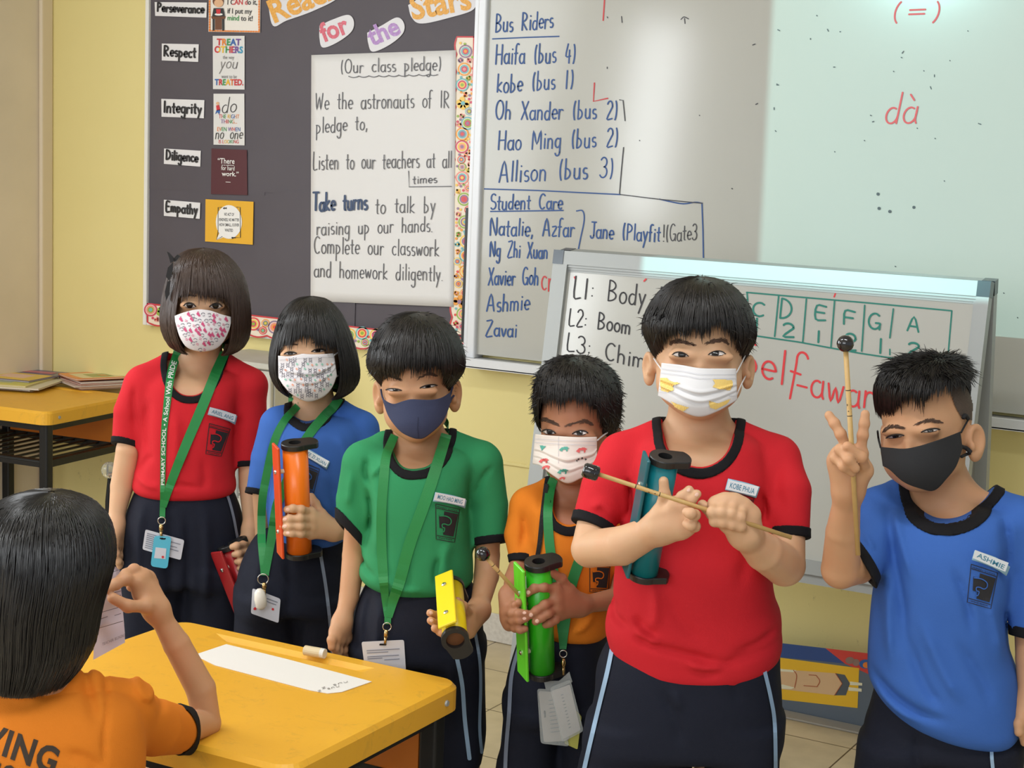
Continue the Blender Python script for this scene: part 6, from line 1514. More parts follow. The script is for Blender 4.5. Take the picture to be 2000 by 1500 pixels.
# ================================================================ the girl in red with a bow
k = Kid('girl in a red shirt with a black bow in her brown bob', 390, 3.3, SK1); k.shirt_mat = M_red
k.head(399, 600, .96, yaw=-3, pitch=3, roll=-1, neck=(388, 742, .03), neck_r=.037, ears=(0, 0), wide=.93)
k.shirt(M_red, [(722, 296, 474, .055), (760, 274, 470, .075), (820, 271, 461, .087), (880, 270, 456, .092), (920, 262, 458, .095), (944, 257, 462, .097), (958, 259, 461, .096), (968, 276, 446, .088)], .09,
        [(284, 744, 0, 31), (330, 714, .02, 25), (388, 706, .03, 22), (440, 714, .02, 24), (488, 750, 0, 31)],
        [[(276, 756, 0, 35), (257, 805, 0, 34), (248, 872, -.005, 29, (-.25, -.35, -.9))], [(486, 758, 0, 34), (489, 830, 0, 32), (481, 911, 0, 26, (.05, -.25, -1))]],
        hole=[(331, 684), (325, 718), (334, 748), (351, 766), (371, 771), (392, 766), (414, 744), (431, 712), (440, 684)], collar_w=12.5, cut_back=.0, hole_dy=-.05,
        foldlist=[([(290, 780), (285, 840), (290, 900)], 7, -.008), ([(262, 760), (258, 800), (262, 850)], 5, -.006), ([(455, 780), (462, 830), (455, 890)], 7, -.003), ([(262, 935), (300, 950), (360, 950)], 6, .005), ([(300, 955), (340, 945), (400, 952)], 5, -.006), ([(340, 800), (345, 860), (338, 930)], 9, .006), ([(395, 890), (400, 930), (396, 955)], 7, -.005), ([(268, 930), (285, 905), (300, 890)], 5, -.005)])
k.arm([(274, 765, 0, 24), (250, 880, -.01, 23), (238, 950, -.01, 22), (226, 1020, -.03, 14)])
k.hand((226, 1026, -.032), [[(222, 1062, -.060), (226, 1082, -.066), (231, 1096, -.062), (234, 1106, -.055)], [(226, 1066, -.048), (230, 1088, -.052), (235, 1102, -.047), (238, 1112, -.040)], [(231, 1066, -.034), (235, 1086, -.036), (239, 1099, -.030), (241, 1108, -.024)], [(235, 1063, -.022), (238, 1080, -.021), (241, 1091, -.017), (242, 1099, -.012)]], thumb=[(222, 1046, -.058), (216, 1066, -.076), (216, 1082, -.080)], r=7, palm_r=9, wr=13)
k.join_last()
k.arm([(487, 768, 0, 24), (487, 900, 0, 22), (488, 950, -.01, 21), (490, 1030, -.045, 14)])
k.hand((490, 1036, -.048), [[(484, 1062, -.07), (474, 1064, -.098), (462, 1066, -.118), (454, 1068, -.116)], [(488, 1074, -.07), (478, 1078, -.10), (466, 1081, -.118), (458, 1083, -.116)], [(492, 1086, -.068), (482, 1092, -.10), (470, 1096, -.117), (463, 1097, -.115)], [(495, 1097, -.066), (486, 1104, -.096), (476, 1108, -.115), (468, 1110, -.114)]], thumb=[(482, 1048, -.05), (470, 1056, -.06), (460, 1062, -.066)], r=7, palm_r=9, wr=13)
k.join_last()
k.legs([(-.065, .02, .5), (.065, .02, .5)], [(-.07, .01, .33), (.07, .01, .33)], [(-.07, .03, .07), (.07, .03, .07)], r=(.052, .038, .027))
k.body()
k.eye((359.5, 596.5), (382, 598.5), 6.2, 4.6, (370.5, 595.5), 6.6, lash=2.4); k.eye((433, 598), (409.5, 599), 6.2, 4.6, (421, 596.5), 6.6, lash=2.4)
k.brow([(352, 581), (362, 577), (380, 578)], 4, n=40); k.brow([(440, 584), (430, 579), (412, 580)], 4, n=40)
M_mp = mat('printed_mask_white', (222, 217, 220), rough=.8, spec=.2)
k.mask([(341, 617), (357, 611), (378, 605.5), (394, 604.5), (412, 607), (432, 614), (451, 619)], [(342, 628), (351, 658), (366, 679), (393, 686.5), (420, 682), (436, 668), (447, 646), (451, 630)], M_mp, bulge=.016)
om = k.on_mask(.0011); rg = random.Random(4); A_, B_, C_ = [], [], []
for i in range(11):
    for j in range(8):
        x, y = 349+i*9.6+rg.uniform(-2.4, 2.4)+(j % 2)*4, 615+j*9.4+rg.uniform(-2, 2)
        lo_y = 611 if 365 < x < 425 else 618; hi_y = 683-abs(x-394)**2*.018
        if not (lo_y < y < hi_y and 346 < x < 446): continue
        q = rg.random()
        if q < .34: A_ += [circle(x, y, 3, 9), circle(x+2.4, y+3, 2.4, 8), [(x-2, y-4), (x+1, y-5), (x, y-2)]]
        elif q < .68: B_ += [arc(x, y, 3.4, 2.4, 180+rg.uniform(-40, 40), 350, 6), arc(x+1, y+2.4, 2, 1.4, 0, 150, 5)]
        else: C_ += [[(x-2, y-1.6), (x+2.4, y+.6)], [(x-2.6, y+1), (x+1.8, y+3)]]
pm_ = mat('mask_pink', (196, 76, 120), rough=.8); fill_poly(A_, om, cell=1.1).build('pink_print', pm_, k.mask_obj); stroke_mesh(C_, .9, om).build('pink_print', pm_, k.mask_obj); stroke_mesh(B_, 1.0, om).build('grey_print', mat('mask_grey', (86, 84, 100), rough=.8), k.mask_obj)
k.hair([(486, 396, 400, .004, .02), (490, 372, 424, .04, .018), (500, 352, 443, .062, .014), (520, 337, 463, .080, .010), (548, 327, 478, .090, .008), (580, 320, 485, .093, .006), (618, 315, 488, .094, .006), (645, 317, 487, .093, .006), (668, 326, 480, .089, .006), (682, 338, 468, .084, .006), (688, 352, 456, .08, .006)], .09,
       [(344, 600), (350, 574), (362, 569), (384, 573), (410, 574), (436, 580), (451, 600), (453, 625), (447, 655), (440, 678), (426, 700), (386, 705), (366, 694), (354, 664), (345, 635)], M_hairb, n=3000, hem_jit=3, front_jit=5, seed=5, noise=.003)
o = MB()
for p in ([(338, 506), (346, 497), (352, 500), (347, 507), (341, 512)], [(344, 508), (331, 494), (326, 491), (330, 503), (333, 514)], [(338, 512), (328, 522), (324, 540), (331, 549), (337, 532)], [(333, 548), (331, 575), (324, 588), (322, 570), (327, 550)]):
    P_ = k.P(np.array([a for a, b in p]), np.array([b for a, b in p]), -.055); n = len(p); o.add(np.vstack([P_, P_+[0, .006, 0]]), [tuple(range(n))[::-1], tuple(range(n, 2*n))]+[(i, (i+1) % n, n+(i+1) % n, n+i) for i in range(n)])
o.build('hair_bow', mat('bow_ribbon', (24, 22, 24), rough=.45), k.t)
k.shorts(M_navy, [(948, 268, 452, .085), (1000, 247, 472, .098), (1060, 238, 480, .105), (1130, 234, 484, .11)], .1, [[(1100, 235, 362, .10), (1220, 228, 364), (1420, 224, 364)], [(1100, 352, 484, .10), (1220, 354, 490), (1420, 356, 494)]],
         folds_=[([(330, 985), (335, 1060), (330, 1180)], 8, -.008), ([(280, 980), (270, 1050), (268, 1150)], 8, .006), ([(400, 985), (405, 1080), (400, 1190)], 8, .006), ([(365, 1000), (368, 1080), (362, 1180)], 6, -.008)], name='skirt')
sm = k.mapper(k.shortsf, .0012); stroke_mesh([smooth_line([(444, 966), (450, 985), (457, 1013), (466, 1060), (478, 1110)], 8)], 5, sm).build('side_stripe', mat('grey_stripe', (130, 140, 160), rough=.7), k.shorts_obj)
k.name_tag([(410, 793), (463, 810), (459, 827), (405.5, 808)], 'ARIEL ANG'); k.crest([(409, 827), (450, 838), (432, 891), (402, 886)])
lanyard(k, 'green lanyard with white lettering and a light blue tag')
neck_loop(k, (347, 689), (439, 690))
s1 = lan_strap(k, 'strap', [(347, 688), (334, 730), (326, 790), (320, 850), (318, 930), (317, 990)], [17, 16, 14, 12, 10, 9]); R1 = k.rib
s2 = lan_strap(k, 'strap', [(439, 689), (421, 730), (396, 792), (362, 872), (335, 940), (319, 990)], [18, 20, 20, 19, 17, 12]); lan_strap(k, 'strap', [(318, 978), (317, 1012)], 11)
L_, nv_, ww_, Y_ = R1
v, f = text_mesh('PRIMARY SCHOOL \u2022 A School With PRIDE', .02); v = v-v.min(0); wd = v[:, 0].max(); dcum = np.r_[0, np.cumsum(np.linalg.norm(np.diff(L_, axis=0), axis=1))]
tt = dcum[-1]*(.86-.80*v[:, 0]/wd); cx_, cy_, yy_, w_ = (np.interp(tt, dcum, q) for q in (L_[:, 0], L_[:, 1], Y_, ww_)); nx_, ny_ = (np.interp(tt, dcum, nv_[:, i]) for i in (0, 1)); b_ = (.5-v[:, 1]/.72)*.62*w_
d_ = k.dirs(cx_-nx_*b_*-1*-1, cy_-ny_*b_*-1*-1); MB().add(k.eye0+d_*((k.D+yy_-.0012)/d_[:, 1])[:, None], f).build('strap_lettering', mat('white_print', (232, 236, 230), rough=.6), s1)
cq = [(284, 1034), (360, 1055), (353, 1094), (278, 1073)]; fy_ = front(k, cq); c_ = flat_card(k, 'card', rq(cq), fy_, M_card, k.lan); card_lines(k, cq, fy_, [(.06, .34, .16+.1*i) for i in range(8)]+[(.62, .92, .25), (.62, .85, .45), (.62, .9, .6)], c_)
tq = [(301, 1047), (335, 1049), (327, 1111), (294, 1106)]; hardware(k, (316, 1017), (315, 1024), (315, 1050), fy_-.004, rr=7); b_ = flat_card(k, 'blue_tag', rq(tq, 7), fy_-.007, mat('light_blue_plastic', (86, 186, 214), rough=.3), k.lan, th=.005); flat_card(k, 'tag_label', [(304, 1069), (325, 1071.5), (323, 1092), (301, 1090)], fy_-.0076, M_card, b_, th=.0005); fill_poly([circle(318, 1088, 2.4, 10)], lambda x, y: k.P(x, y, fy_-.0083), cell=.8).build('red_mark', C['red'], b_); fill_poly([rq([(312, 1050), (324, 1051), (323, 1054), (312, 1053)], 1)], lambda x, y: k.P(x, y, fy_-.0076), cell=.9).build('slot', M_black, b_)
chime('dark red chime bar at the hip of the girl with the bow', k.W(k.P(447, 1064, -.092)), k.W(k.P(506, 1212, -.098)), k.W(np.array([-.75, -.62, -.2]))-k.O, .0215, (168, 36, 40), (160, 34, 38), barw=.85)

# ================================================================ the girl in blue
k = Kid('girl in a blue shirt with a black bob, holding an orange chime bar', 600, 3.13, SK1); k.shirt_mat = M_blue; KB = k
k.head(604, 690, .95, yaw=-10, pitch=6, roll=-4, neck=(614, 808, .03), neck_r=.037, ears=(0, 0), wide=.93)
k.shirt(M_blue, [(812, 552, 700, .055), (850, 528, 710, .075), (900, 520, 704, .087), (960, 518, 695, .092), (1010, 522, 688, .095), (1040, 528, 680, .095), (1056, 545, 668, .09), (1068, 575, 645, .08)], .09,
        [(548, 826, 0, 30), (582, 806, .02, 24), (618, 799, .03, 21), (665, 804, .02, 24), (702, 834, 0, 32)],
        [[(541, 832, 0, 34), (522, 895, 0, 32), (503, 966, 0, 23, (-.2, -.3, -1))], [(706, 842, 0, 34), (722, 905, -.02, 31), (730, 985, -.05, 27, (.1, -.4, -.9))]],
        hole=[(570, 786), (566, 812), (583, 825), (603, 828), (630, 818), (657, 795), (674, 774)], collar_w=12, hole_dy=-.05, cut_back=0.,
        foldlist=[([(640, 930), (655, 985), (650, 1030)], 9, -.008), ([(535, 860), (528, 920), (530, 980)], 6, -.007), ([(690, 880), (690, 930), (682, 980)], 7, -.006), ([(545, 1000), (552, 1030), (580, 1045)], 6, .006), ([(655, 850), (675, 880), (690, 920)], 8, .005)])
k.arm([(537, 845, 0, 22), (512, 960, .02, 20), (516, 1040, .05, 18), (526, 1110, .06, 13)])
k.hand((527, 1114, .06), [[(524, 1146, .05), (526, 1164, .045), (529, 1178, .04)], [(529, 1148, .058), (532, 1168, .054), (534, 1182, .05)], [(534, 1147, .068), (537, 1166, .066), (538, 1178, .062)], [(538, 1144, .078), (540, 1160, .076), (541, 1170, .074)]], thumb=[(522, 1132, .05), (516, 1148, .04), (516, 1160, .036)], r=7, palm_r=9, wr=13); k.join_last()
k.arm([(708, 855, 0, 22), (728, 960, -.03, 21), (712, 1036, -.07, 20), (652, 1038, -.112, 15)])
k.hand((650, 1036, -.114), [[(606, 1000, -.138), (588, 995, -.160), (572, 993, -.162), (560, 995, -.156)], [(608, 1014, -.140), (586, 1012, -.163), (566, 1013, -.163), (553, 1015, -.153)], [(609, 1029, -.139), (587, 1028, -.163), (567, 1027, -.163), (553, 1028, -.153)], [(606, 1043, -.136), (588, 1042, -.160), (571, 1041, -.161), (559, 1041, -.155)]], thumb=[(628, 1004, -.118), (616, 984, -.104), (608, 970, -.096)], r=7.6, palm_r=10, wr=15); k.join_last()
k.legs([(-.03, .02, .5), (.09, .02, .5)], [(-.03, .01, .33), (.09, .01, .33)], [(-.03, .03, .07), (.09, .03, .07)], r=(.052, .038, .027))
k.body()
k.nails([(562, 995, 180, 8, 7), (556, 1014, 178, 8, 7), (556, 1028, 178, 8, 7), (562, 1041, 178, 7, 6)])
k.eye((556, 691), (578.5, 690), 3.4, 2.4, (567, 689), 5.6, lash=2.6); k.eye((634, 684), (609, 686.5), 3.4, 2.6, (620.5, 683.5), 5.6, lash=2.6)
k.brow([(551, 676), (562, 672), (580, 673)], 4, n=36); k.brow([(642, 670), (630, 666), (612, 669)], 4, n=36)
k.mask([(543, 695), (565, 696), (582, 693), (592, 691), (604, 692), (628, 692), (652, 690)], [(544, 738), (553, 752), (570, 770), (600, 784), (630, 776), (648, 758), (658, 733)], M_mp, bulge=.016, pleats=[(.42, .004, .04), (.62, .003, .03)])
om = k.on_mask(.0012); stroke_mesh([smooth_line([(544, 703), (592, 699), (653, 697)], 5), smooth_line([(545, 733), (575, 738), (595, 730), (615, 733), (655, 722)], 5)], .9, om).build('mask_seams', mat('mask_seam', (196, 196, 204)), k.mask_obj)
rg = random.Random(9); A_, B_, C_ = [], [], []
for i in range(12):
    for j in range(8):
        x, y = 549+i*9.5+rg.uniform(-2, 2)+(j % 2)*4, 702+j*10+rg.uniform(-2, 2); hi_y = 781-abs(x-600)**2*.013
        if not (702 < y < hi_y and 549 < x < 651): continue
        q = rg.random(); st_ = [[(x-2, y), (x+2, y)], [(x, y-2), (x, y+2)], [(x-1.5, y-1.5), (x+1.5, y+1.5)]]
        if q < .62: A_ += [arc(x, y, 2.6, 2.4, 0, 330, 8), [(x-2, y+3), (x-2.6, y+5)], [(x+1.8, y+3), (x+2.6, y+5)], [(x-2, y-3), (x-3, y-4)], [(x+2, y-3), (x+3, y-4)]]
        elif q < .8: B_ += st_
        else: C_ += st_
stroke_mesh(A_, 1.0, om).build('grey_print', mat('mask_grey', (86, 84, 100)), k.mask_obj); stroke_mesh(B_, 1.2, om).build('orange_print', mat('mask_orange', (232, 164, 140), rough=.8), k.mask_obj); stroke_mesh(C_, 1.2, om).build('green_print', mat('mask_mint', (140, 196, 176), rough=.8), k.mask_obj)
k.loop([(652, 694), (660, 689), (673, 680)], M_mw, r=1.6, off=.012); k.loop([(657, 736), (664, 730), (671, 715)], M_mw, r=1.4)
k.hair([(581, 607, 613, .004, .02), (586, 584, 636, .04, .018), (597, 566, 652, .062, .014), (618, 550, 668, .080, .010), (648, 539, 682, .089, .008), (685, 530, 694, .092, .006), (716, 528, 700, .093, .006), (738, 531, 700, .092, .006), (756, 540, 692, .088, .006), (768, 552, 678, .083, .006), (773, 562, 668, .08, .006)], .09,
       [(542, 704), (543, 678), (556, 670), (580, 658), (598, 652), (614, 660), (636, 670), (656, 676), (661, 692), (663, 725), (658, 760), (640, 790), (596, 795), (566, 775), (546, 740)], M_hair, n=3000, hem_jit=3, front_jit=5, seed=8, noise=.003)
k.shorts(M_navy, [(1036, 508, 682, .09), (1072, 483, 684, .1), (1122, 464, 688, .11), (1180, 459, 690, .115)], .1, [[(1150, 461, 580, .105), (1250, 456, 582), (1420, 452, 582)], [(1150, 568, 690, .105), (1250, 570, 694), (1420, 572, 698)]],
         folds_=[([(560, 1075), (566, 1140), (560, 1210)], 8, -.007), ([(510, 1070), (500, 1130), (495, 1200)], 9, .006)], name='skirt')
sm = k.mapper(k.shortsf, .0012); stroke_mesh([smooth_line([(622, 1058), (628, 1094), (637, 1150), (645, 1220), (650, 1290)], 8)], 6.5, sm).build('side_stripe', mat('grey_stripe', (130, 140, 160)), k.shorts_obj)
k.name_tag([(594, 872), (644.5, 902), (638, 916.5), (589, 886)], 'LEE ZI XUAN'); k.crest([(584, 900), (624, 916), (612, 966), (580, 952)])
lanyard(k, 'green lanyard with an oval white charm, on the girl in blue')
neck_loop(k, (582, 794), (662, 778))
lan_strap(k, 'strap', [(663, 777), (650, 796), (634, 812), (604, 848), (580, 890), (556, 950), (540, 990), (530, 1052), (519, 1118)], [17, 18, 18, 18, 18, 18, 18, 17, 14]); lan_strap(k, 'strap', [(582, 793), (570, 805), (554, 824), (536, 862), (521, 926), (512, 982), (511, 1052), (516, 1118)], [14, 14, 15, 16, 16, 16, 16, 14]); lan_strap(k, 'strap', [(518, 1104), (517, 1124)], 17)
cq = [(493, 1149), (548, 1170), (544, 1217), (490, 1198)]; fy_ = front(k, cq); hardware(k, (514, 1131), (516, 1138), (517, 1162), fy_-.004, rr=10); c_ = flat_card(k, 'card', rq(cq), fy_, M_card, k.lan); card_lines(k, cq, fy_, [(.5, .9, .18), (.5, .86, .3)], c_); fill_poly([circle(498, 1189, 3, 10), circle(533, 1190, 2.4, 8)], lambda x, y: k.P(x, y, fy_-.0008), cell=.9).build('red_marks', C['red'], c_)
a = k.P(506, 1150, fy_-.0125); b = k.P(511, 1190, fy_-.0125); MB().tube([a, a*.85+b*.15, a*.5+b*.5, a*.15+b*.85, b], [.004, .0095, .0115, .0105, .005], seg=20).build('oval_charm', mat('pearl_white', (238, 232, 220), rough=.25), k.lan, True)
chime('orange chime bar in the hand of the girl in blue', k.W(k.P(576, 866, -.150)), k.W(k.P(585, 1084, -.122)), k.W(np.array([-1, -.30, 0]))-k.O, .0232, (252, 124, 26), (222, 80, 36), barw=.85)
mp_ = lambda x, y: k.P(x, y, -.1575); stroke_mesh(write('8', (570, 1084), (579, 1085), 10), 1.4, mp_).build('handwritten_mark', M_crest, k.t.children[0]) if False else None

# ================================================================ the boy in green
k = Kid('boy in a green shirt and navy mask, holding a yellow chime bar', 812, 2.8, SK2); k.shirt_mat = M_greenj
k.head(812, 757, .97, yaw=-4, pitch=9, roll=-4, neck=(818, 872, .03), neck_r=.041, ears=(1.05, 1.15), wide=.90)
k.shirt(M_greenj, [(872, 710, 928, .06), (915, 706, 926, .085), (970, 712, 918, .1), (1040, 716, 917, .106), (1085, 706, 923, .11), (1112, 701, 924, .112), (1130, 712, 922, .108), (1146, 745, 900, .095), (1154, 790, 870, .08)], .1,
        [(716, 897, 0, 35), (752, 870, .02, 29), (812, 862, .03, 24), (880, 866, .02, 28), (934, 896, 0, 37)],
        [[(706, 908, 0, 39), (694, 975, 0, 38), (686, 1046, -.01, 31, (-.75, -.3, -.7))], [(944, 908, 0, 39), (956, 985, 0, 37), (957, 1062, -.01, 34, (.14, -.3, -.95))]],
        hole=[(768, 846), (762, 874), (770, 896), (786, 911), (806, 915), (836, 910), (862, 892), (876, 868), (880, 846)], collar_w=15, hole_dy=-.055, cut_back=.0, cuff_w=16,
        foldlist=[([(716, 900), (712, 930), (722, 960)], 5, -.008), ([(722, 935), (740, 915), (752, 900)], 5, .006), ([(716, 960), (724, 1010), (718, 1060)], 6, -.010), ([(735, 960), (738, 1030), (730, 1090)], 8, .006), ([(700, 1105), (712, 1116), (735, 1128)], 6, -.007), ([(858, 1080), (850, 1110), (853, 1140)], 5, -.008), ([(914, 930), (918, 980), (912, 1040)], 6, -.003), ([(878, 1050), (868, 1090), (872, 1130)], 9, .005), ([(790, 1080), (796, 1120), (793, 1148)], 7, -.004), ([(930, 990), (945, 945), (965, 920)], 5, -.006), ([(684, 930), (680, 970), (676, 1000)], 6, .005), ([(745, 1115), (780, 1140), (830, 1146)], 6, .005)])
k.arm([(708, 920, 0, 27), (692, 1085, 0, 24), (682, 1165, -.02, 20), (669, 1212, -.04, 15)])
k.hand((668, 1216, -.042), [[(656, 1246, -.065), (655, 1266, -.07), (658, 1282, -.066), (661, 1292, -.06)], [(663, 1250, -.055), (662, 1272, -.058), (665, 1288, -.052), (668, 1298, -.046)], [(671, 1250, -.042), (671, 1270, -.042), (673, 1284, -.037), (675, 1293, -.032)], [(678, 1246, -.03), (678, 1262, -.028), (679, 1274, -.024), (680, 1282, -.02)]], thumb=[(654, 1232, -.06), (648, 1250, -.075), (648, 1264, -.078)], r=8, palm_r=10.5, wr=14); k.join_last()
k.arm([(950, 920, 0, 28), (952, 1085, 0, 25), (950, 1125, -.02, 25), (936, 1188, -.085, 18)])
k.hand((934, 1193, -.092), [[(906, 1204, -.150), (878, 1207, -.168), (853, 1203, -.184), (840, 1197, -.197)], [(908, 1216, -.155), (880, 1221, -.176), (853, 1219, -.198), (841, 1212, -.21)], [(912, 1226, -.16), (884, 1233, -.186), (860, 1233, -.208), (849, 1227, -.218)], [(916, 1234, -.16), (892, 1243, -.19), (872, 1242, -.21), (863, 1237, -.22)]], thumb=[(918, 1200, -.15), (904, 1184, -.185), (893, 1174, -.196)], r=8.2, palm_r=12, wr=17, extra=[((934, 1193, -.092), (915, 1222, -.15), 18, 12)]); k.join_last()
k.legs([(-.07, .02, .5), (.075, .02, .5)], [(-.07, .01, .33), (.09, .01, .33)], [(-.07, .03, .07), (.09, .03, .07)], r=(.055, .042, .029))
k.body()
k.nails([(842, 1197, 200, 7, 7), (843, 1212, 200, 7, 7)])
k.eye((755, 761), (783.5, 762.5), 2.6, 2.0, (772, 760), 5.5, lash=2.6, droop=2); k.eye((852.5, 752.5), (821, 757.5), 3.0, 2.2, (836, 755), 5.5, lash=2.6, droop=2)
k.brow([(749, 741), (758, 735.5), (766, 736), (781, 742)], 6, n=60); k.brow([(855, 735), (847, 732), (836, 730.5), (817, 739)], 6, n=60)
k.mask([(747, 777), (757, 785), (770, 789), (786, 784), (802, 780), (820, 780.5), (842, 781), (862, 777), (880, 766)], [(748, 784), (759, 814), (780, 841), (800, 853), (818, 857.5), (834, 852), (863, 826), (878, 793), (881, 772)], mat('navy_mask', (48, 54, 82), rough=.85, bump=(900, .2)), bulge=.02, off=.003)
stroke_mesh([smooth_line([(817, 815), (816, 835), (818, 856)], 4)], 1.2, k.on_mask(.0008)).build('mask_seam', mat('navy_seam', (36, 40, 64), rough=.9), k.mask_obj); k.loop([(749, 781), (746, 772), (744, 760)], mat('navy_mask', (48, 54, 82)), r=2); k.loop([(880, 770), (883, 758), (886, 745)], mat('navy_mask', (48, 54, 82)), r=2.2); k.loop([(879, 786), (882, 778), (887, 772)], mat('navy_mask', (48, 54, 82)), r=2)
k.hair([(613, 812, 819, .004, .02), (617, 784, 846, .045, .018), (627, 762, 868, .066, .014), (646, 743, 886, .083, .010), (670, 729, 899, .094, .008), (696, 721, 905, .097, .006), (716, 719, 905, .096, .008), (734, 727, 897, .088, .016), (750, 741, 886, .078, .026), (775, 752, 876, .068, .036), (800, 760, 868, .06, .04)], .09,
       [(743, 752), (741, 728), (754, 727), (770, 726), (784, 721), (800, 715), (820, 717), (838, 716), (852, 713), (866, 724), (871, 742), (877, 764), (900, 775), (890, 800), (860, 850), (770, 850), (750, 800)], M_hair, n=2600, hem_jit=7, front_jit=9, seed=11, spikes=500, spike_len=.014, spike_zone=(.02, .9))
k.shorts(M_navy, [(1126, 722, 916, .1), (1176, 698, 938, .112), (1215, 689, 943, .116), (1270, 686, 946, .12)], .11, [[(1250, 685, 816, .105), (1350, 678, 814), (1478, 676, 812)], [(1250, 806, 946, .105), (1367, 810, 948), (1430, 814, 949), (1484, 820, 940)]],
         folds_=[([(728, 1160), (716, 1210), (712, 1270)], 6, -.008), ([(745, 1170), (738, 1220), (735, 1280)], 7, .007), ([(880, 1290), (878, 1350), (884, 1420)], 8, .006)])
sm = k.mapper(k.shortsf, .0012); stroke_mesh([smooth_line([(886, 1255), (893, 1288), (903, 1340), (908, 1407), (917, 1482)], 8)], 8, sm).build('side_stripe', M_strip, k.shorts_obj); stroke_mesh([smooth_line([(924, 1205), (929, 1240), (937, 1290), (939, 1340), (937, 1420), (941, 1470)], 8)], 6, sm).build('side_stripe', M_strip, k.shorts_obj)
k.name_tag([(850, 959), (911, 974), (908, 990.5), (845.5, 977)], 'MOO HAO MING'); k.crest([(851, 984), (898, 994.5), (888, 1059), (852, 1053)])
lanyard(k, 'green lanyard with a white card, worn by the boy in green')
neck_loop(k, (772, 846), (872, 846), 18)
lan_strap(k, 'strap', [(771, 850), (763, 868), (754, 892), (749, 940), (745, 1000), (745, 1060), (748, 1120), (752, 1165), (756, 1204)], [16, 17, 18, 19, 19, 19, 19, 15, 11]); lan_strap(k, 'strap', [(872, 848), (866, 868), (853, 910), (830, 980), (801, 1060), (779, 1140), (768, 1172), (760, 1206)], [20, 21, 22, 23, 23, 22, 19, 12]); lan_strap(k, 'strap', [(758, 1194), (757, 1219)], 13)
cq = [(706, 1254), (789, 1250), (793, 1312), (714, 1318)]; fy_ = front(k, cq); hardware(k, (756, 1224), (755, 1230), (752, 1258), fy_-.003, rr=8); c_ = flat_card(k, 'card', rq(cq), fy_, M_card, k.lan); card_lines(k, cq, fy_, [(.1, .88, .27), (.1, .6, .34), (.1, .85, .46), (.1, .45, .52), (.5, .86, .58)], c_); fill_poly([rq([(741, 1257.5), (755, 1257), (755, 1260.5), (741, 1261)], 1.5)], lambda x, y: k.P(x, y, fy_-.0008), cell=.9).build('slot', M_black, c_)
chime('yellow chime bar pointing forward in the hand of the boy in green', k.W(k.P(881, 1146, -.135)), k.W(k.P(889, 1250, -.275)), k.W(np.array([-.42, -.42, .75]))-k.O, .0200, (232, 206, 30), (240, 214, 34), barw=.80, gap=.006, hole=.74)

# ================================================================ the boy in orange
k = Kid('boy in an orange shirt holding a bright green chime bar', 1118, 2.75, SK3); k.shirt_mat = M_orangej
k.head(1124, 840, .96, yaw=-7, pitch=9, roll=2, neck=(1124, 960, .03), neck_r=.041, ears=(0, 1.05), wide=.93)
k.shirt(M_orangej, [(965, 1048, 1198, .06), (1000, 1040, 1204, .08), (1080, 1036, 1204, .09), (1160, 1038, 1202, .096), (1210, 1042, 1198, .098), (1232, 1056, 1190, .094), (1243, 1085, 1175, .084)], .09,
        [(1036, 984, 0, 32), (1072, 958, .02, 26), (1120, 950, .03, 23), (1166, 958, .02, 26), (1204, 990, 0, 32)],
        [[(1031, 992, 0, 36), (1018, 1045, -.01, 34), (1020, 1098, -.04, 24, (0, -.5, -1))], [(1208, 998, 0, 36), (1222, 1055, -.01, 34), (1228, 1112, -.03, 27)]],
        hole=[(1083, 936), (1076, 975), (1084, 1007), (1099, 1019), (1118, 1021), (1145, 1010), (1162, 985), (1166, 940)], collar_w=17, hole_dy=-.05, cut_back=.0, cuff_w=15,
        foldlist=[([(1018, 1010), (1022, 1050), (1014, 1085)], 6, -.008), ([(1045, 980), (1040, 1040), (1042, 1090)], 8, .004), ([(1110, 1120), (1120, 1180), (1115, 1230)], 8, -.006), ([(1160, 1200), (1140, 1220), (1120, 1230)], 6, .005)])
k.arm([(1030, 1000, 0, 23), (1018, 1095, -.03, 20), (1004, 1130, -.075, 19), (996, 1160, -.118, 14)])
k.hand((995, 1164, -.122), [[(996, 1184, -.148), (1002, 1186, -.160), (1008, 1182, -.172), (1014, 1176, -.180)], [(990, 1196, -.146), (1001, 1198, -.172), (1014, 1198, -.186), (1027, 1197, -.186)], [(991, 1208, -.144), (1002, 1212, -.171), (1015, 1211, -.186), (1027, 1208, -.185)], [(995, 1220, -.142), (1006, 1226, -.168), (1016, 1229, -.181), (1025, 1228, -.181)]], thumb=[(1008, 1172, -.14), (1018, 1168, -.16), (1022, 1180, -.172)], r=8, palm_r=11.5, wr=14.5); k.join_last()
k.arm([(1208, 1008, 0, 23), (1224, 1110, -.03, 22), (1210, 1168, -.08, 22), (1136, 1182, -.13, 16)])
k.hand((1130, 1182, -.133), [[(1084, 1151, -.165), (1062, 1147, -.183), (1044, 1149, -.185), (1029, 1159, -.182)], [(1086, 1171, -.166), (1064, 1181, -.184), (1048, 1192, -.185), (1034, 1202, -.183)], [(1088, 1187, -.164), (1070, 1198, -.182), (1058, 1206, -.184), (1046, 1214, -.182)], [(1094, 1199, -.155), (1084, 1210, -.168), (1074, 1216, -.172), (1066, 1220, -.17)]], thumb=[(1112, 1152, -.148), (1097, 1130, -.158), (1074, 1116, -.172)], r=8.4, palm_r=12, wr=17); k.join_last()
k.legs([(-.045, .02, .47), (.055, .02, .47)], [(-.075, .01, .33), (.06, .01, .33)], [(-.08, .03, .07), (.06, .03, .07)], r=(.046, .038, .028))
k.body()
k.nails([(1032, 1157, 170, 8, 8), (1037, 1201, 150, 8, 8), (1049, 1213, 150, 8, 8), (1024, 1197, 0, 7, 6), (1024, 1208, 0, 7, 6)])
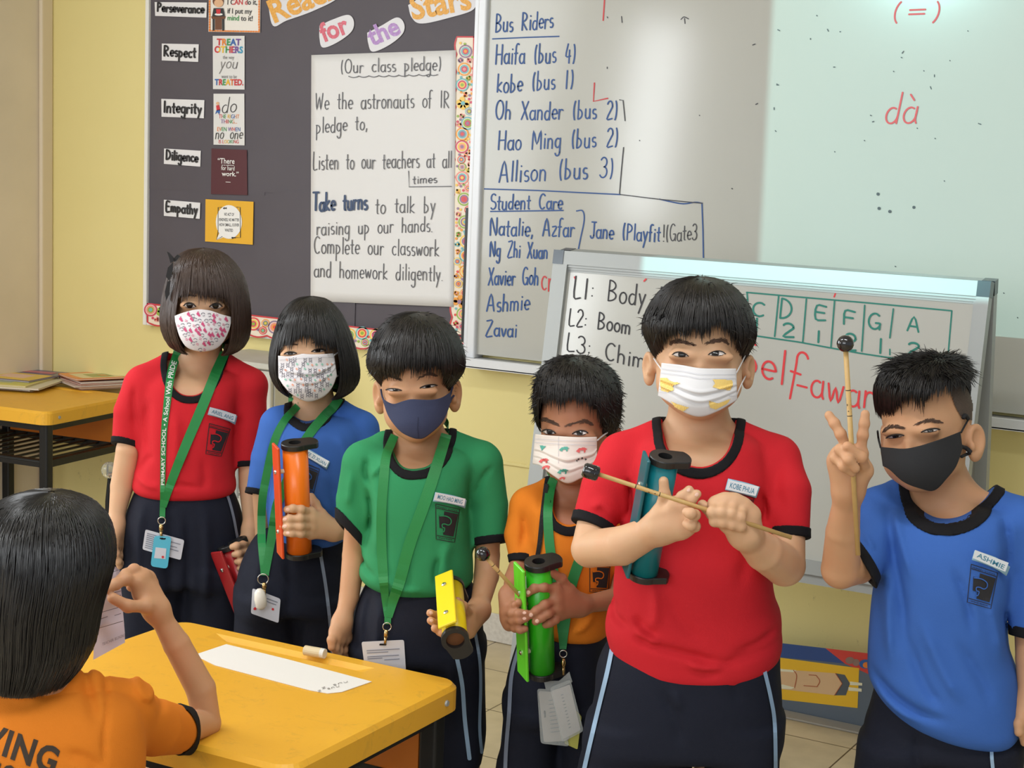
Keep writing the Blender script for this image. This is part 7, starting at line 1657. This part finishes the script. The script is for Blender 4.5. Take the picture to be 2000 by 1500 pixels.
k.eye((1059, 842.5), (1084.5, 846), 5.0, 4.0, (1073.5, 842.5), 6.3, lash=2.8); k.eye((1147, 845), (1118.5, 847), 5.0, 4.0, (1132, 844.5), 6.5, lash=2.8)
k.brow([(1050, 822), (1061, 819.5), (1075, 823), (1090, 830.5)], 8, n=90); k.brow([(1159, 831), (1148, 824), (1136, 823), (1107, 831)], 8, n=90)
k.mask([(1045, 848), (1070, 850.5), (1092, 852), (1130, 854), (1166, 853.5)], [(1040, 906), (1056, 910), (1079, 928), (1108, 944), (1135, 934), (1164, 920), (1166, 902)], mat('cream_mask', (232, 222, 214), rough=.8, spec=.2), pleats=[(.5, .004, .035), (.72, .003, .03)], bulge=.016)
om = k.on_mask(.0013); stroke_mesh([smooth_line([(1045, 857), (1092, 860), (1165, 862)], 5), smooth_line([(1044, 864), (1092, 867), (1165, 870)], 5), [(1091, 853), (1091, 905)]], .8, om).build('mask_seams', mat('mask_seam', (196, 196, 204)), k.mask_obj)
dino = lambda x, y, s: [(x-11*s, y+3*s), (x-5*s, y-3*s), (x+6*s, y-4*s), (x+11*s, y-1*s), (x+8*s, y+1*s), (x+7*s, y+6*s), (x+4*s, y+6*s), (x+4*s, y+2*s), (x-3*s, y+2*s), (x-4*s, y+6*s), (x-6*s, y+6*s)]
fill_poly([dino(1136, 878, 1.0), dino(1062, 899, .9), dino(1066, 912, .8), dino(1098, 934, .6)], om, cell=1.1).build('red_print', mat('mask_coral', (226, 104, 104), rough=.8), k.mask_obj); fill_poly([[(1054, 870), (1067, 871), (1058, 880)], dino(1102, 876, .9), dino(1099, 920, 1.0), dino(1146, 912, .6)], om, cell=1.1).build('teal_print', mat('mask_teal', (92, 172, 156), rough=.8), k.mask_obj); fill_poly([circle(1130, 897, 1.8, 8), circle(1137, 895, 1.8, 8), circle(1144, 897, 1.8, 8), circle(1127, 900, 1.5, 8)], om, cell=.9).build('black_print', mat('mask_black', (70, 64, 62), rough=.8), k.mask_obj)
k.loop([(1166, 861), (1175, 853), (1186, 845)], M_mw, r=1.6, off=.004)
k.hair([(699, 1122, 1130, .004, .02), (703, 1092, 1158, .045, .018), (713, 1070, 1184, .066, .014), (733, 1053, 1203, .083, .010), (762, 1045, 1212, .092, .008), (795, 1044, 1212, .093, .010), (820, 1046, 1209, .087, .016), (842, 1052, 1203, .078, .026), (862, 1064, 1194, .068, .034), (885, 1074, 1186, .06, .038)], .09,
       [(1049, 845), (1051, 800), (1055, 781), (1066, 779), (1082, 777), (1097, 783), (1112, 776), (1134, 774), (1150, 784), (1166, 800), (1175, 824), (1180, 848), (1200, 862), (1195, 900), (1165, 935), (1060, 935), (1044, 870)], M_hair, n=1900, hem_jit=6, front_jit=8, seed=14, spikes=2600, spike_len=.013, spike_zone=(.02, .95), noise=.0025)
k.shorts(M_navy, [(1222, 1022, 1186, .098), (1290, 999, 1192, .106), (1341, 987, 1196, .11), (1380, 987, 1200, .112)], .1, [[(1360, 986, 1096, .10), (1455, 978, 1094), (1500, 968, 1092), (1600, 964, 1090)], [(1360, 1086, 1200, .10), (1455, 1090, 1204), (1500, 1092, 1206), (1600, 1094, 1208)]], folds_=[([(1090, 1360), (1095, 1420), (1090, 1490)], 8, -.007)])
sm = k.mapper(k.shortsf, .0012); stroke_mesh([smooth_line([(1014, 1262), (999, 1320), (994, 1395), (988, 1470), (986, 1550)], 8)], 7.5, sm).build('side_stripe', mat('grey_stripe', (130, 140, 160)), k.shorts_obj)
k.crest([(1152, 1098), (1192, 1100), (1188, 1158), (1152, 1156)])
lanyard(k, 'green lanyard with clear card holders, worn by the boy in orange'); neck_loop(k, (1082, 934), (1166, 936), 17)
k.ribbon([(1067, 945), (1060, 1000), (1054, 1060), (1050, 1085)], 9, k.lanf, 'black_cord', mat('black_braid', (26, 26, 28), rough=.7, bump=(500, .6)), k.lan, off=.002)
lan_strap(k, 'strap', [(1082, 934), (1075, 955), (1071, 985), (1070, 1010), (1073, 1060), (1080, 1110), (1090, 1170), (1097, 1230), (1099, 1268)], [17, 18, 18, 18, 19, 19, 19, 16, 12]); lan_strap(k, 'strap', [(1166, 936), (1160, 1000), (1145, 1060), (1127, 1108), (1114, 1152), (1104, 1215), (1100, 1268)], [17, 18, 19, 21, 21, 19, 12])
hardware(k, (1100, 1277), (1100, 1286), (1100, 1318), -.128, rr=7)
M_clear = mat('clear_vinyl', (214, 220, 220), rough=.15, alpha=.28); fy_ = front(k, [(1050, 1340), (1120, 1330), (1136, 1440), (1056, 1455)])
c_ = flat_card(k, 'back_card', rq([(1112, 1372), (1136, 1400), (1128, 1464), (1102, 1452)], 3), fy_, mat('lime_card', (190, 186, 90), rough=.4), k.lan)
c_ = flat_card(k, 'grey_card', rq([(1052, 1350), (1085, 1352), (1112, 1446), (1062, 1450)], 5), fy_-.003, mat('grey_card', (196, 184, 176), rough=.5), k.lan); card_lines(k, [(1070, 1358), (1086, 1356), (1106, 1440), (1074, 1444)], fy_-.003, [(.1, .95, .12+.09*i) for i in range(9)], c_); fill_poly([rq([(1062, 1388), (1065.5, 1388), (1066.5, 1402), (1063, 1402)], 1)], lambda x, y: k.P(x, y, fy_-.0038), cell=.8).build('slot', M_black, c_)
c_ = flat_card(k, 'white_card', rq([(1077, 1350), (1113, 1337), (1134, 1426), (1099, 1444)], 3), fy_-.008, mat('white_insert', (222, 212, 206), rough=.5), k.lan); card_lines(k, [(1094, 1354), (1100, 1352), (1118, 1426), (1112, 1429)], fy_-.008, [(.2, .8, .05+.085*i) for i in range(11)], c_)
flat_card(k, 'clear_holder', rq([(1049, 1345), (1084, 1347), (1112, 1458), (1056, 1452)], 6), fy_-.0055, M_clear, k.lan, th=.0008); flat_card(k, 'clear_holder', rq([(1074, 1343), (1114, 1327), (1140, 1428), (1098, 1450)], 6), fy_-.0105, M_clear, k.lan, th=.0008); flat_card(k, 'clear_flap', [(1062, 1330), (1092, 1330), (1112, 1312), (1118, 1332), (1080, 1348), (1066, 1346)], fy_-.006, M_clear, k.lan, th=.0008)
chime('bright green chime bar in both hands of the boy in orange', k.W(k.P(1052, 1098, -.172)), k.W(k.P(1059, 1316, -.124)), k.W(np.array([-1, -.5, 0]))-k.O, .0212, (54, 184, 34), (106, 212, 48), barw=.95)
mallet('mallet with a round head between the boys in green and orange', k.W(k.P(943.5, 1082, -.215)), k.W(k.P(1030, 1180, -.165)), rb=.0115)

# ================================================================ the boy in blue
k = Kid('boy in a blue shirt and black mask making a V sign, mallet in hand', 1830, 2.5, SK2); k.shirt_mat = M_blue
k.head(1807, 843, .955, yaw=-18, pitch=2, roll=-8, neck=(1850, 982, .03), neck_r=.044, ears=(.9, 1.12), wide=.96)
k.shirt(M_blue, [(990, 1694, 1995, .07), (1050, 1704, 1988, .095), (1110, 1709, 1976, .108), (1181, 1701, 1971, .113), (1265, 1695, 1975, .116), (1310, 1696, 1988, .118), (1350, 1716, 1994, .118), (1385, 1750, 1998, .114), (1412, 1806, 1997, .106), (1436, 1886, 1990, .092), (1448, 1930, 1978, .08)], .11,
        [(1702, 996, 0, 36), (1752, 968, .02, 32), (1850, 966, .03, 30), (1930, 978, .02, 32), (1988, 1016, 0, 42)],
        [[(1712, 1004, 0, 45), (1704, 1060, -.05, 45), (1684, 1106, -.095, 37, (-.80, -.30, -.50))], [(1996, 1024, 0, 46), (2010, 1120, 0, 44), (2013, 1246, -.01, 38, (-.1, -.2, -1))]],
        hole=[(1768, 942), (1777, 986), (1794, 1005), (1822, 1017), (1853, 1019.5), (1885, 1014), (1916, 998), (1948, 966)], collar_w=18, hole_dy=-.055, hole_top=[(1944, 930), (1860, 900), (1780, 910)], cut_back=.03, cuff_w=20,
        foldlist=[([(1730, 1010), (1742, 1070), (1756, 1130), (1765, 1190), (1768, 1260)], 8, -.010), ([(1745, 1000), (1762, 1060), (1785, 1130)], 7, .006), ([(1735, 1130), (1735, 1200), (1740, 1290)], 9, .008), ([(1860, 1100), (1885, 1160), (1900, 1230)], 7, -.008), ([(1800, 1200), (1840, 1290), (1880, 1360)], 10, .007), ([(1770, 1230), (1805, 1320), (1840, 1370)], 9, -.008), ([(1870, 1240), (1910, 1310), (1940, 1370)], 9, -.007), ([(1700, 1310), (1735, 1345), (1790, 1378), (1850, 1395)], 9, -.010), ([(1705, 1330), (1745, 1372), (1800, 1400)], 8, .006), ([(1960, 1020), (1968, 1080), (1962, 1140)], 9, -.010), ([(1960, 1190), (1968, 1250), (1980, 1310)], 7, -.008), ([(1930, 1160), (1945, 1220), (1960, 1290)], 8, .006), ([(1690, 1040), (1700, 1055), (1710, 1066)], 4, .004)])
k.arm([(1712, 1012, 0, 34), (1703, 1062, -.05, 30), (1676, 1108, -.10, 31), (1642, 1112, -.13, 36), (1646, 1040, -.155, 31), (1656, 962, -.178, 23)])
k.hand((1657, 955, -.179), [[(1681, 886, -.192), (1685, 850, -.194), (1688, 828, -.192), (1690, 809, -.19)], [(1656, 880, -.194), (1642, 848, -.196), (1630, 827, -.193), (1619, 811, -.189)], [(1640, 886, -.194), (1641, 878, -.216), (1657, 898, -.228), (1671, 915, -.224)], [(1631, 898, -.190), (1632, 894, -.210), (1648, 911, -.221), (1664, 923, -.215)]], thumb=[(1690, 922, -.192), (1682, 893, -.216), (1655, 872, -.224)], r=9.2, palm_r=13, wr=22, extra=[((1657, 955, -.179), (1636, 912, -.186), 22, 14), ((1657, 955, -.179), (1686, 915, -.186), 20, 14)]); k.join_last()
k.arm([(1998, 1030, 0, 34), (2012, 1200, 0, 30), (2012, 1290, -.02, 27), (2008, 1370, -.04, 18)])
k.hand((2008, 1374, -.042), [[(1999, 1408, -.06), (1998, 1432, -.066), (2001, 1450, -.062)], [(2006, 1412, -.05), (2006, 1438, -.054), (2009, 1456, -.05)], [(2014, 1412, -.038), (2015, 1436, -.04), (2017, 1452, -.036)], [(2021, 1407, -.028), (2023, 1428, -.028), (2024, 1440, -.026)]], thumb=[(1996, 1392, -.056), (1990, 1414, -.07), (1990, 1430, -.074)], r=9, palm_r=12, wr=17); k.join_last()
k.legs([(-.05, .02, .5), (.10, .02, .5)], [(-.06, .01, .33), (.11, .01, .33)], [(-.065, .03, .07), (.11, .03, .07)], r=(.056, .043, .029))
k.body()
k.eye((1732, 855), (1764.5, 850.5), 3.6, 2.6, (1749, 851), 6.5, lash=3.0); k.eye((1834, 838.5), (1800, 844), 3.6, 2.8, (1817, 840), 6.5, lash=3.0)
k.brow([(1723, 845), (1734, 836), (1748, 833), (1764, 836)], 8, n=80); k.brow([(1843, 826), (1828, 822), (1812, 821), (1786, 830)], 8, n=80)
M_bm = mat('black_mask', (30, 30, 33), rough=.85, bump=(900, .25))
k.mask([(1719, 873), (1740, 875), (1768, 876.5), (1796, 871), (1822, 863), (1848, 854), (1876, 843)], [(1724, 910), (1738, 918), (1764, 941), (1796, 954), (1825, 958), (1850, 934), (1868, 910), (1880, 876)], M_bm, bulge=.018)
k.loop([(1877, 845), (1884, 832), (1892, 818)], M_bm, r=2.0, off=.003); k.loop([(1881, 817), (1885, 811), (1891, 818)], M_bm, r=4, off=.004); k.loop([(1720, 874), (1716, 858), (1714, 842)], M_bm, r=2.0); k.loop([(1878, 872), (1888, 876), (1896, 884)], M_bm, r=4, off=.003); k.loop([(1878, 892), (1886, 888), (1895, 885)], M_bm, r=3, off=.003)
k.hair([(697, 1836, 1842, .004, .02), (701, 1798, 1868, .045, .018), (711, 1754, 1882, .066, .014), (728, 1728, 1890, .083, .010), (750, 1713, 1894, .090, .008), (772, 1709, 1895, .090, .010), (795, 1710, 1894, .086, .014), (815, 1713, 1893, .08, .02), (840, 1722, 1890, .07, .03)], .09,
       [(1700, 830), (1704, 795), (1716, 797), (1726, 798), (1737, 804), (1750, 792), (1763, 783), (1776, 772), (1788, 774), (1803, 788), (1812, 774), (1822, 766), (1840, 754), (1868, 747), (1905, 742), (1925, 800), (1920, 900), (1700, 900)], M_hair, n=1900, hem_jit=6, front_jit=9, seed=17, spikes=2200, spike_len=.026, spike_zone=(.0, .42), noise=.003)
st_ = [(1854, 756), (1868, 748), (1890, 744), (1899, 748), (1900, 790), (1899, 822), (1888, 815), (1876, 812), (1864, 790)]
mb = fill_poly([st_], k.mapper(k.headf, .0016), cell=1.6)
ok_ = k.headf(np.array(mb.v, f4)) < .007; mb.f = [q for q in mb.f if all(ok_[i] for i in q)]; mb.m = mb.m[:len(mb.f)]
mb.build('shaved_hair', mat('stubble', (92, 76, 66), rough=.8, noise=(900, .8, 2), rgb2=(50, 40, 36)), k.t, True)
k.shorts(M_navy, [(1326, 1712, 1980, .085), (1380, 1698, 1988, .09), (1412, 1688, 1992, .095), (1462, 1680, 1996, .10)], .09, [[(1440, 1682, 1838, .09), (1500, 1668, 1836), (1680, 1655, 1830)], [(1440, 1826, 1998, .09), (1500, 1830, 2000), (1680, 1836, 2004)]], folds_=[([(1800, 1420), (1790, 1460), (1795, 1500)], 9, -.007)])
sm = k.mapper(k.shortsf, .0012); stroke_mesh([smooth_line([(1937, 1440), (1937, 1475), (1940, 1510), (1945, 1570)], 8)], 7, sm).build('side_stripe', M_strip, k.shorts_obj)
k.name_tag([(1903, 1070), (1972, 1100), (1965, 1121), (1898, 1089)], 'ASHMIE'); k.crest([(1897, 1102), (1949, 1119), (1935, 1189), (1889, 1176)])
mallet('upright mallet with a round black head, held by the boy in blue', k.W(k.P(1651, 671, -.212)), k.W(k.P(1676, 1084, -.208)), rb=.0118, rs=.0035)

# ================================================================ the girl at the desk, seen from behind
k = Kid('girl in an orange shirt sitting at the near desk, seen from behind', 95, 2.1, SK2); k.shirt_mat = M_orangej
k.head(92, 1118, .95, yaw=135, pitch=6, roll=0, dy=.02, neck=(80, 1310, -.01), neck_r=.040)
k.shirt(M_orangej, [(1335, -40, 215, .06), (1375, -70, 265, .085), (1430, -85, 282, .10), (1500, -88, 284, .105), (1600, -86, 272, .108), (1720, -80, 262, .11), (1780, -74, 256, .11)], .1,
        [(-45, 1378, .0, 56), (20, 1345, -.015, 44), (90, 1336, -.02, 38), (165, 1346, .0, 42), (246, 1382, .03, 50)],
        [[(236, 1392, .03, 60), (300, 1420, .10, 60), (368, 1428, .185, 48, (.96, .25, -.05))], [(-50, 1395, .02, 60), (-100, 1460, .08, 56), (-120, 1520, .14, 46)]],
        foldlist=[([(200, 1322), (212, 1380), (203, 1440), (204, 1500)], 5, -.006), ([(216, 1332), (222, 1352), (236, 1372)], 6, -.007), ([(166, 1330), (175, 1380), (195, 1420)], 9, -.010), ([(120, 1330), (105, 1352), (92, 1360)], 6, -.006), ([(325, 1372), (346, 1390), (344, 1402)], 5, -.010), ([(320, 1400), (340, 1430), (330, 1462)], 9, -.008), ([(270, 1372), (290, 1400), (320, 1412)], 8, .007), ([(120, 1460), (170, 1475), (200, 1500)], 9, -.008), ([(0, 1350), (40, 1370), (90, 1372)], 10, .006)], fy=.5, h=.0045, cuff_w=38)
k.arm([(250, 1392, .05, 40), (335, 1428, .15, 36), (405, 1412, .232, 30), (392, 1345, .235, 33), (345, 1258, .235, 30), (308, 1195, .235, 21)])
k.hand((305, 1190, .235), [[(268, 1138, .232), (246, 1131, .222), (226, 1141, .212), (208, 1150, .203)], [(278, 1126, .247), (262, 1113, .243), (246, 1122, .233), (233, 1133, .225)], [(287, 1130, .262), (272, 1118, .262), (257, 1128, .252), (246, 1136, .246)], [(293, 1140, .274), (280, 1131, .275), (266, 1138, .266), (256, 1146, .26)]], thumb=[(286, 1184, .215), (250, 1184, .202), (220, 1168, .200)], r=12.2, palm_r=17, wr=21, extra=[((305, 1190, .235), (275, 1160, .235), 22, 17)]); k.join_last()
k.arm([(-55, 1395, .02, 40), (-115, 1500, .13, 34), (-100, 1500, .19, 30), (20, 1412, .33, 20)])
k.hand((24, 1410, .335), [[(60, 1392, .375), (84, 1390, .39), (100, 1394, .395)], [(56, 1386, .39), (80, 1380, .408), (98, 1382, .414)], [(50, 1381, .402), (72, 1374, .42), (88, 1375, .428)], [(44, 1378, .412), (62, 1370, .428), (76, 1370, .434)]], thumb=[(44, 1402, .35), (66, 1404, .36), (80, 1402, .37)], r=12, palm_r=16, wr=20); k.join_last()
k.legs([(-.10, .02, .42), (.07, .02, .42)], [(-.09, .34, .405), (.07, .34, .405)], [(-.09, .32, .07), (.07, .32, .07)], toe=(.2, 1), r=(.06, .045, .03))
k.body()
k.hair([(955, 96, 106, .004, .0), (960, 50, 142, .035, .0), (975, 4, 178, .055, .0), (1003, -24, 205, .072, .0), (1036, -38, 217, .082, .0), (1075, -44, 220, .088, .0), (1120, -46, 210, .09, .0), (1164, -48, 196, .09, .0), (1205, -48, 188, .088, .0), (1245, -46, 180, .084, -.002), (1285, -42, 158, .078, -.004), (1318, -34, 128, .07, -.006)], .09, None, mat('glossy_black_hair', (24, 22, 22), rough=.3, spec=.55), n=3600, hem_jit=9, r=.0011, seed=21, dy=.02, part_phi=(.78, .62, .42), noise=.004)
def kshorts(p):
    d = cap((-.10, .0, .43), (-.09, .28, .415), .088, .078)(p); d = smin(d, cap((.07, .0, .43), (.07, .28, .415), .088, .078)(p), .02); d = smin(d, cap((-.05, -.01, .47), (.03, -.01, .47), .095, .095)(p), .04); return smax(smax(d, p[:, 1]-.27, .006), .352-p[:, 2], .006)
k.part('shorts', kshorts, [-.25, -.15, .33], [.22, .32, .6], .006, M_navy)
m_ = k.mapper(k.shirtf, .0012)
mb = MB()
for s_, a, b_, c_ in (('VING', (-38, 1458), (104, 1512), 50), ('CO', (-36, 1526), (22, 1545), 46)): print_text(s_, a, b_, c_, m_, mb, bold=.035, up=(.30, -.95), spacing=1.1)
mb.build('printed_lettering', mat('dark_print', (58, 46, 36), rough=.8), k.shirt_obj)
t = thing('paper_slip', 'curled slip of printed paper pinched by the girl at the desk', 'paper', (k.O[0], k.O[1], 0), math.atan2(-k.Y[0], k.Y[1]))
n = 15; V = []; F = []
for i in range(n):
    v = i/(n-1); y_ = 1093+(1289-1093)*v
    for j in range(7):
        u = j/6; xl = np.interp(y_, [1093, 1177, 1289], [205, 188, 182]); xr = np.interp(y_, [1093, 1100, 1236, 1260], [217, 233, 244, 244]); py = y_-u*max(0, (v-.75)*4)*34+u*7*(1-v)
        V.append(k.P(xl+(xr-xl)*u, py, .225+.022*math.sin(u*2.4)*(1-v*.6)+.012*(u-.5)))
for i in range(n-1):
    for j in range(6): a = i*7+j; F.append((a, a+7, a+8, a+1))
N = len(V); V2 = V+[v+np.array([0, .0005, 0]) for v in V]; F += [tuple(q+N for q in f[::-1]) for f in F[:]]
obj('sheet', V2, F, mat('paper_bluish', (222, 224, 240), rough=.6), t, True)
VV = np.array(V).reshape(n, 7, 3)
def pmap(px, py):
    out = []
    for x, y in zip(np.atleast_1d(px), np.atleast_1d(py)): q = VV.reshape(-1, 3); X, Y2 = k.px(q); j = int(np.argmin((X-x)**2+(Y2-y)**2)); out.append(k.P(x, y, q[j, 1]-.0045))
    return np.array(out)
mb = print_text('TEACHER', (200, 1261), (222, 1252), 5.5, pmap); print_text('BELONGING', (224, 1251), (243, 1243), 5.5, pmap, mb); stroke_mesh([[(190, 1198), (238, 1184)], [(190, 1228), (240, 1213)], [(213, 1120), (232, 1113)], [(222, 1158), (236, 1154)], [(222, 1166), (236, 1162)], [(194, 1210), (210, 1204)], [(224, 1202), (236, 1198)]], 1.3, pmap, mb); mb.build('printed_text', M_ink, t)
# stool she sits on
st = thing('stool', 'low stool under the girl sitting at the desk', 'stool', tuple(k.W(np.array([-.015, .04, 0]))), .3)
MB().box((-.17, -.17, .32), (.17, .17, .350), bev=.006).build('seat', M_desk, st)
for x in (-.14, .14):
    for y in (-.14, .14): MB().tube([(x, y, 0), (x*.92, y*.92, .322)], .011).build('leg', M_blackmetal, st)
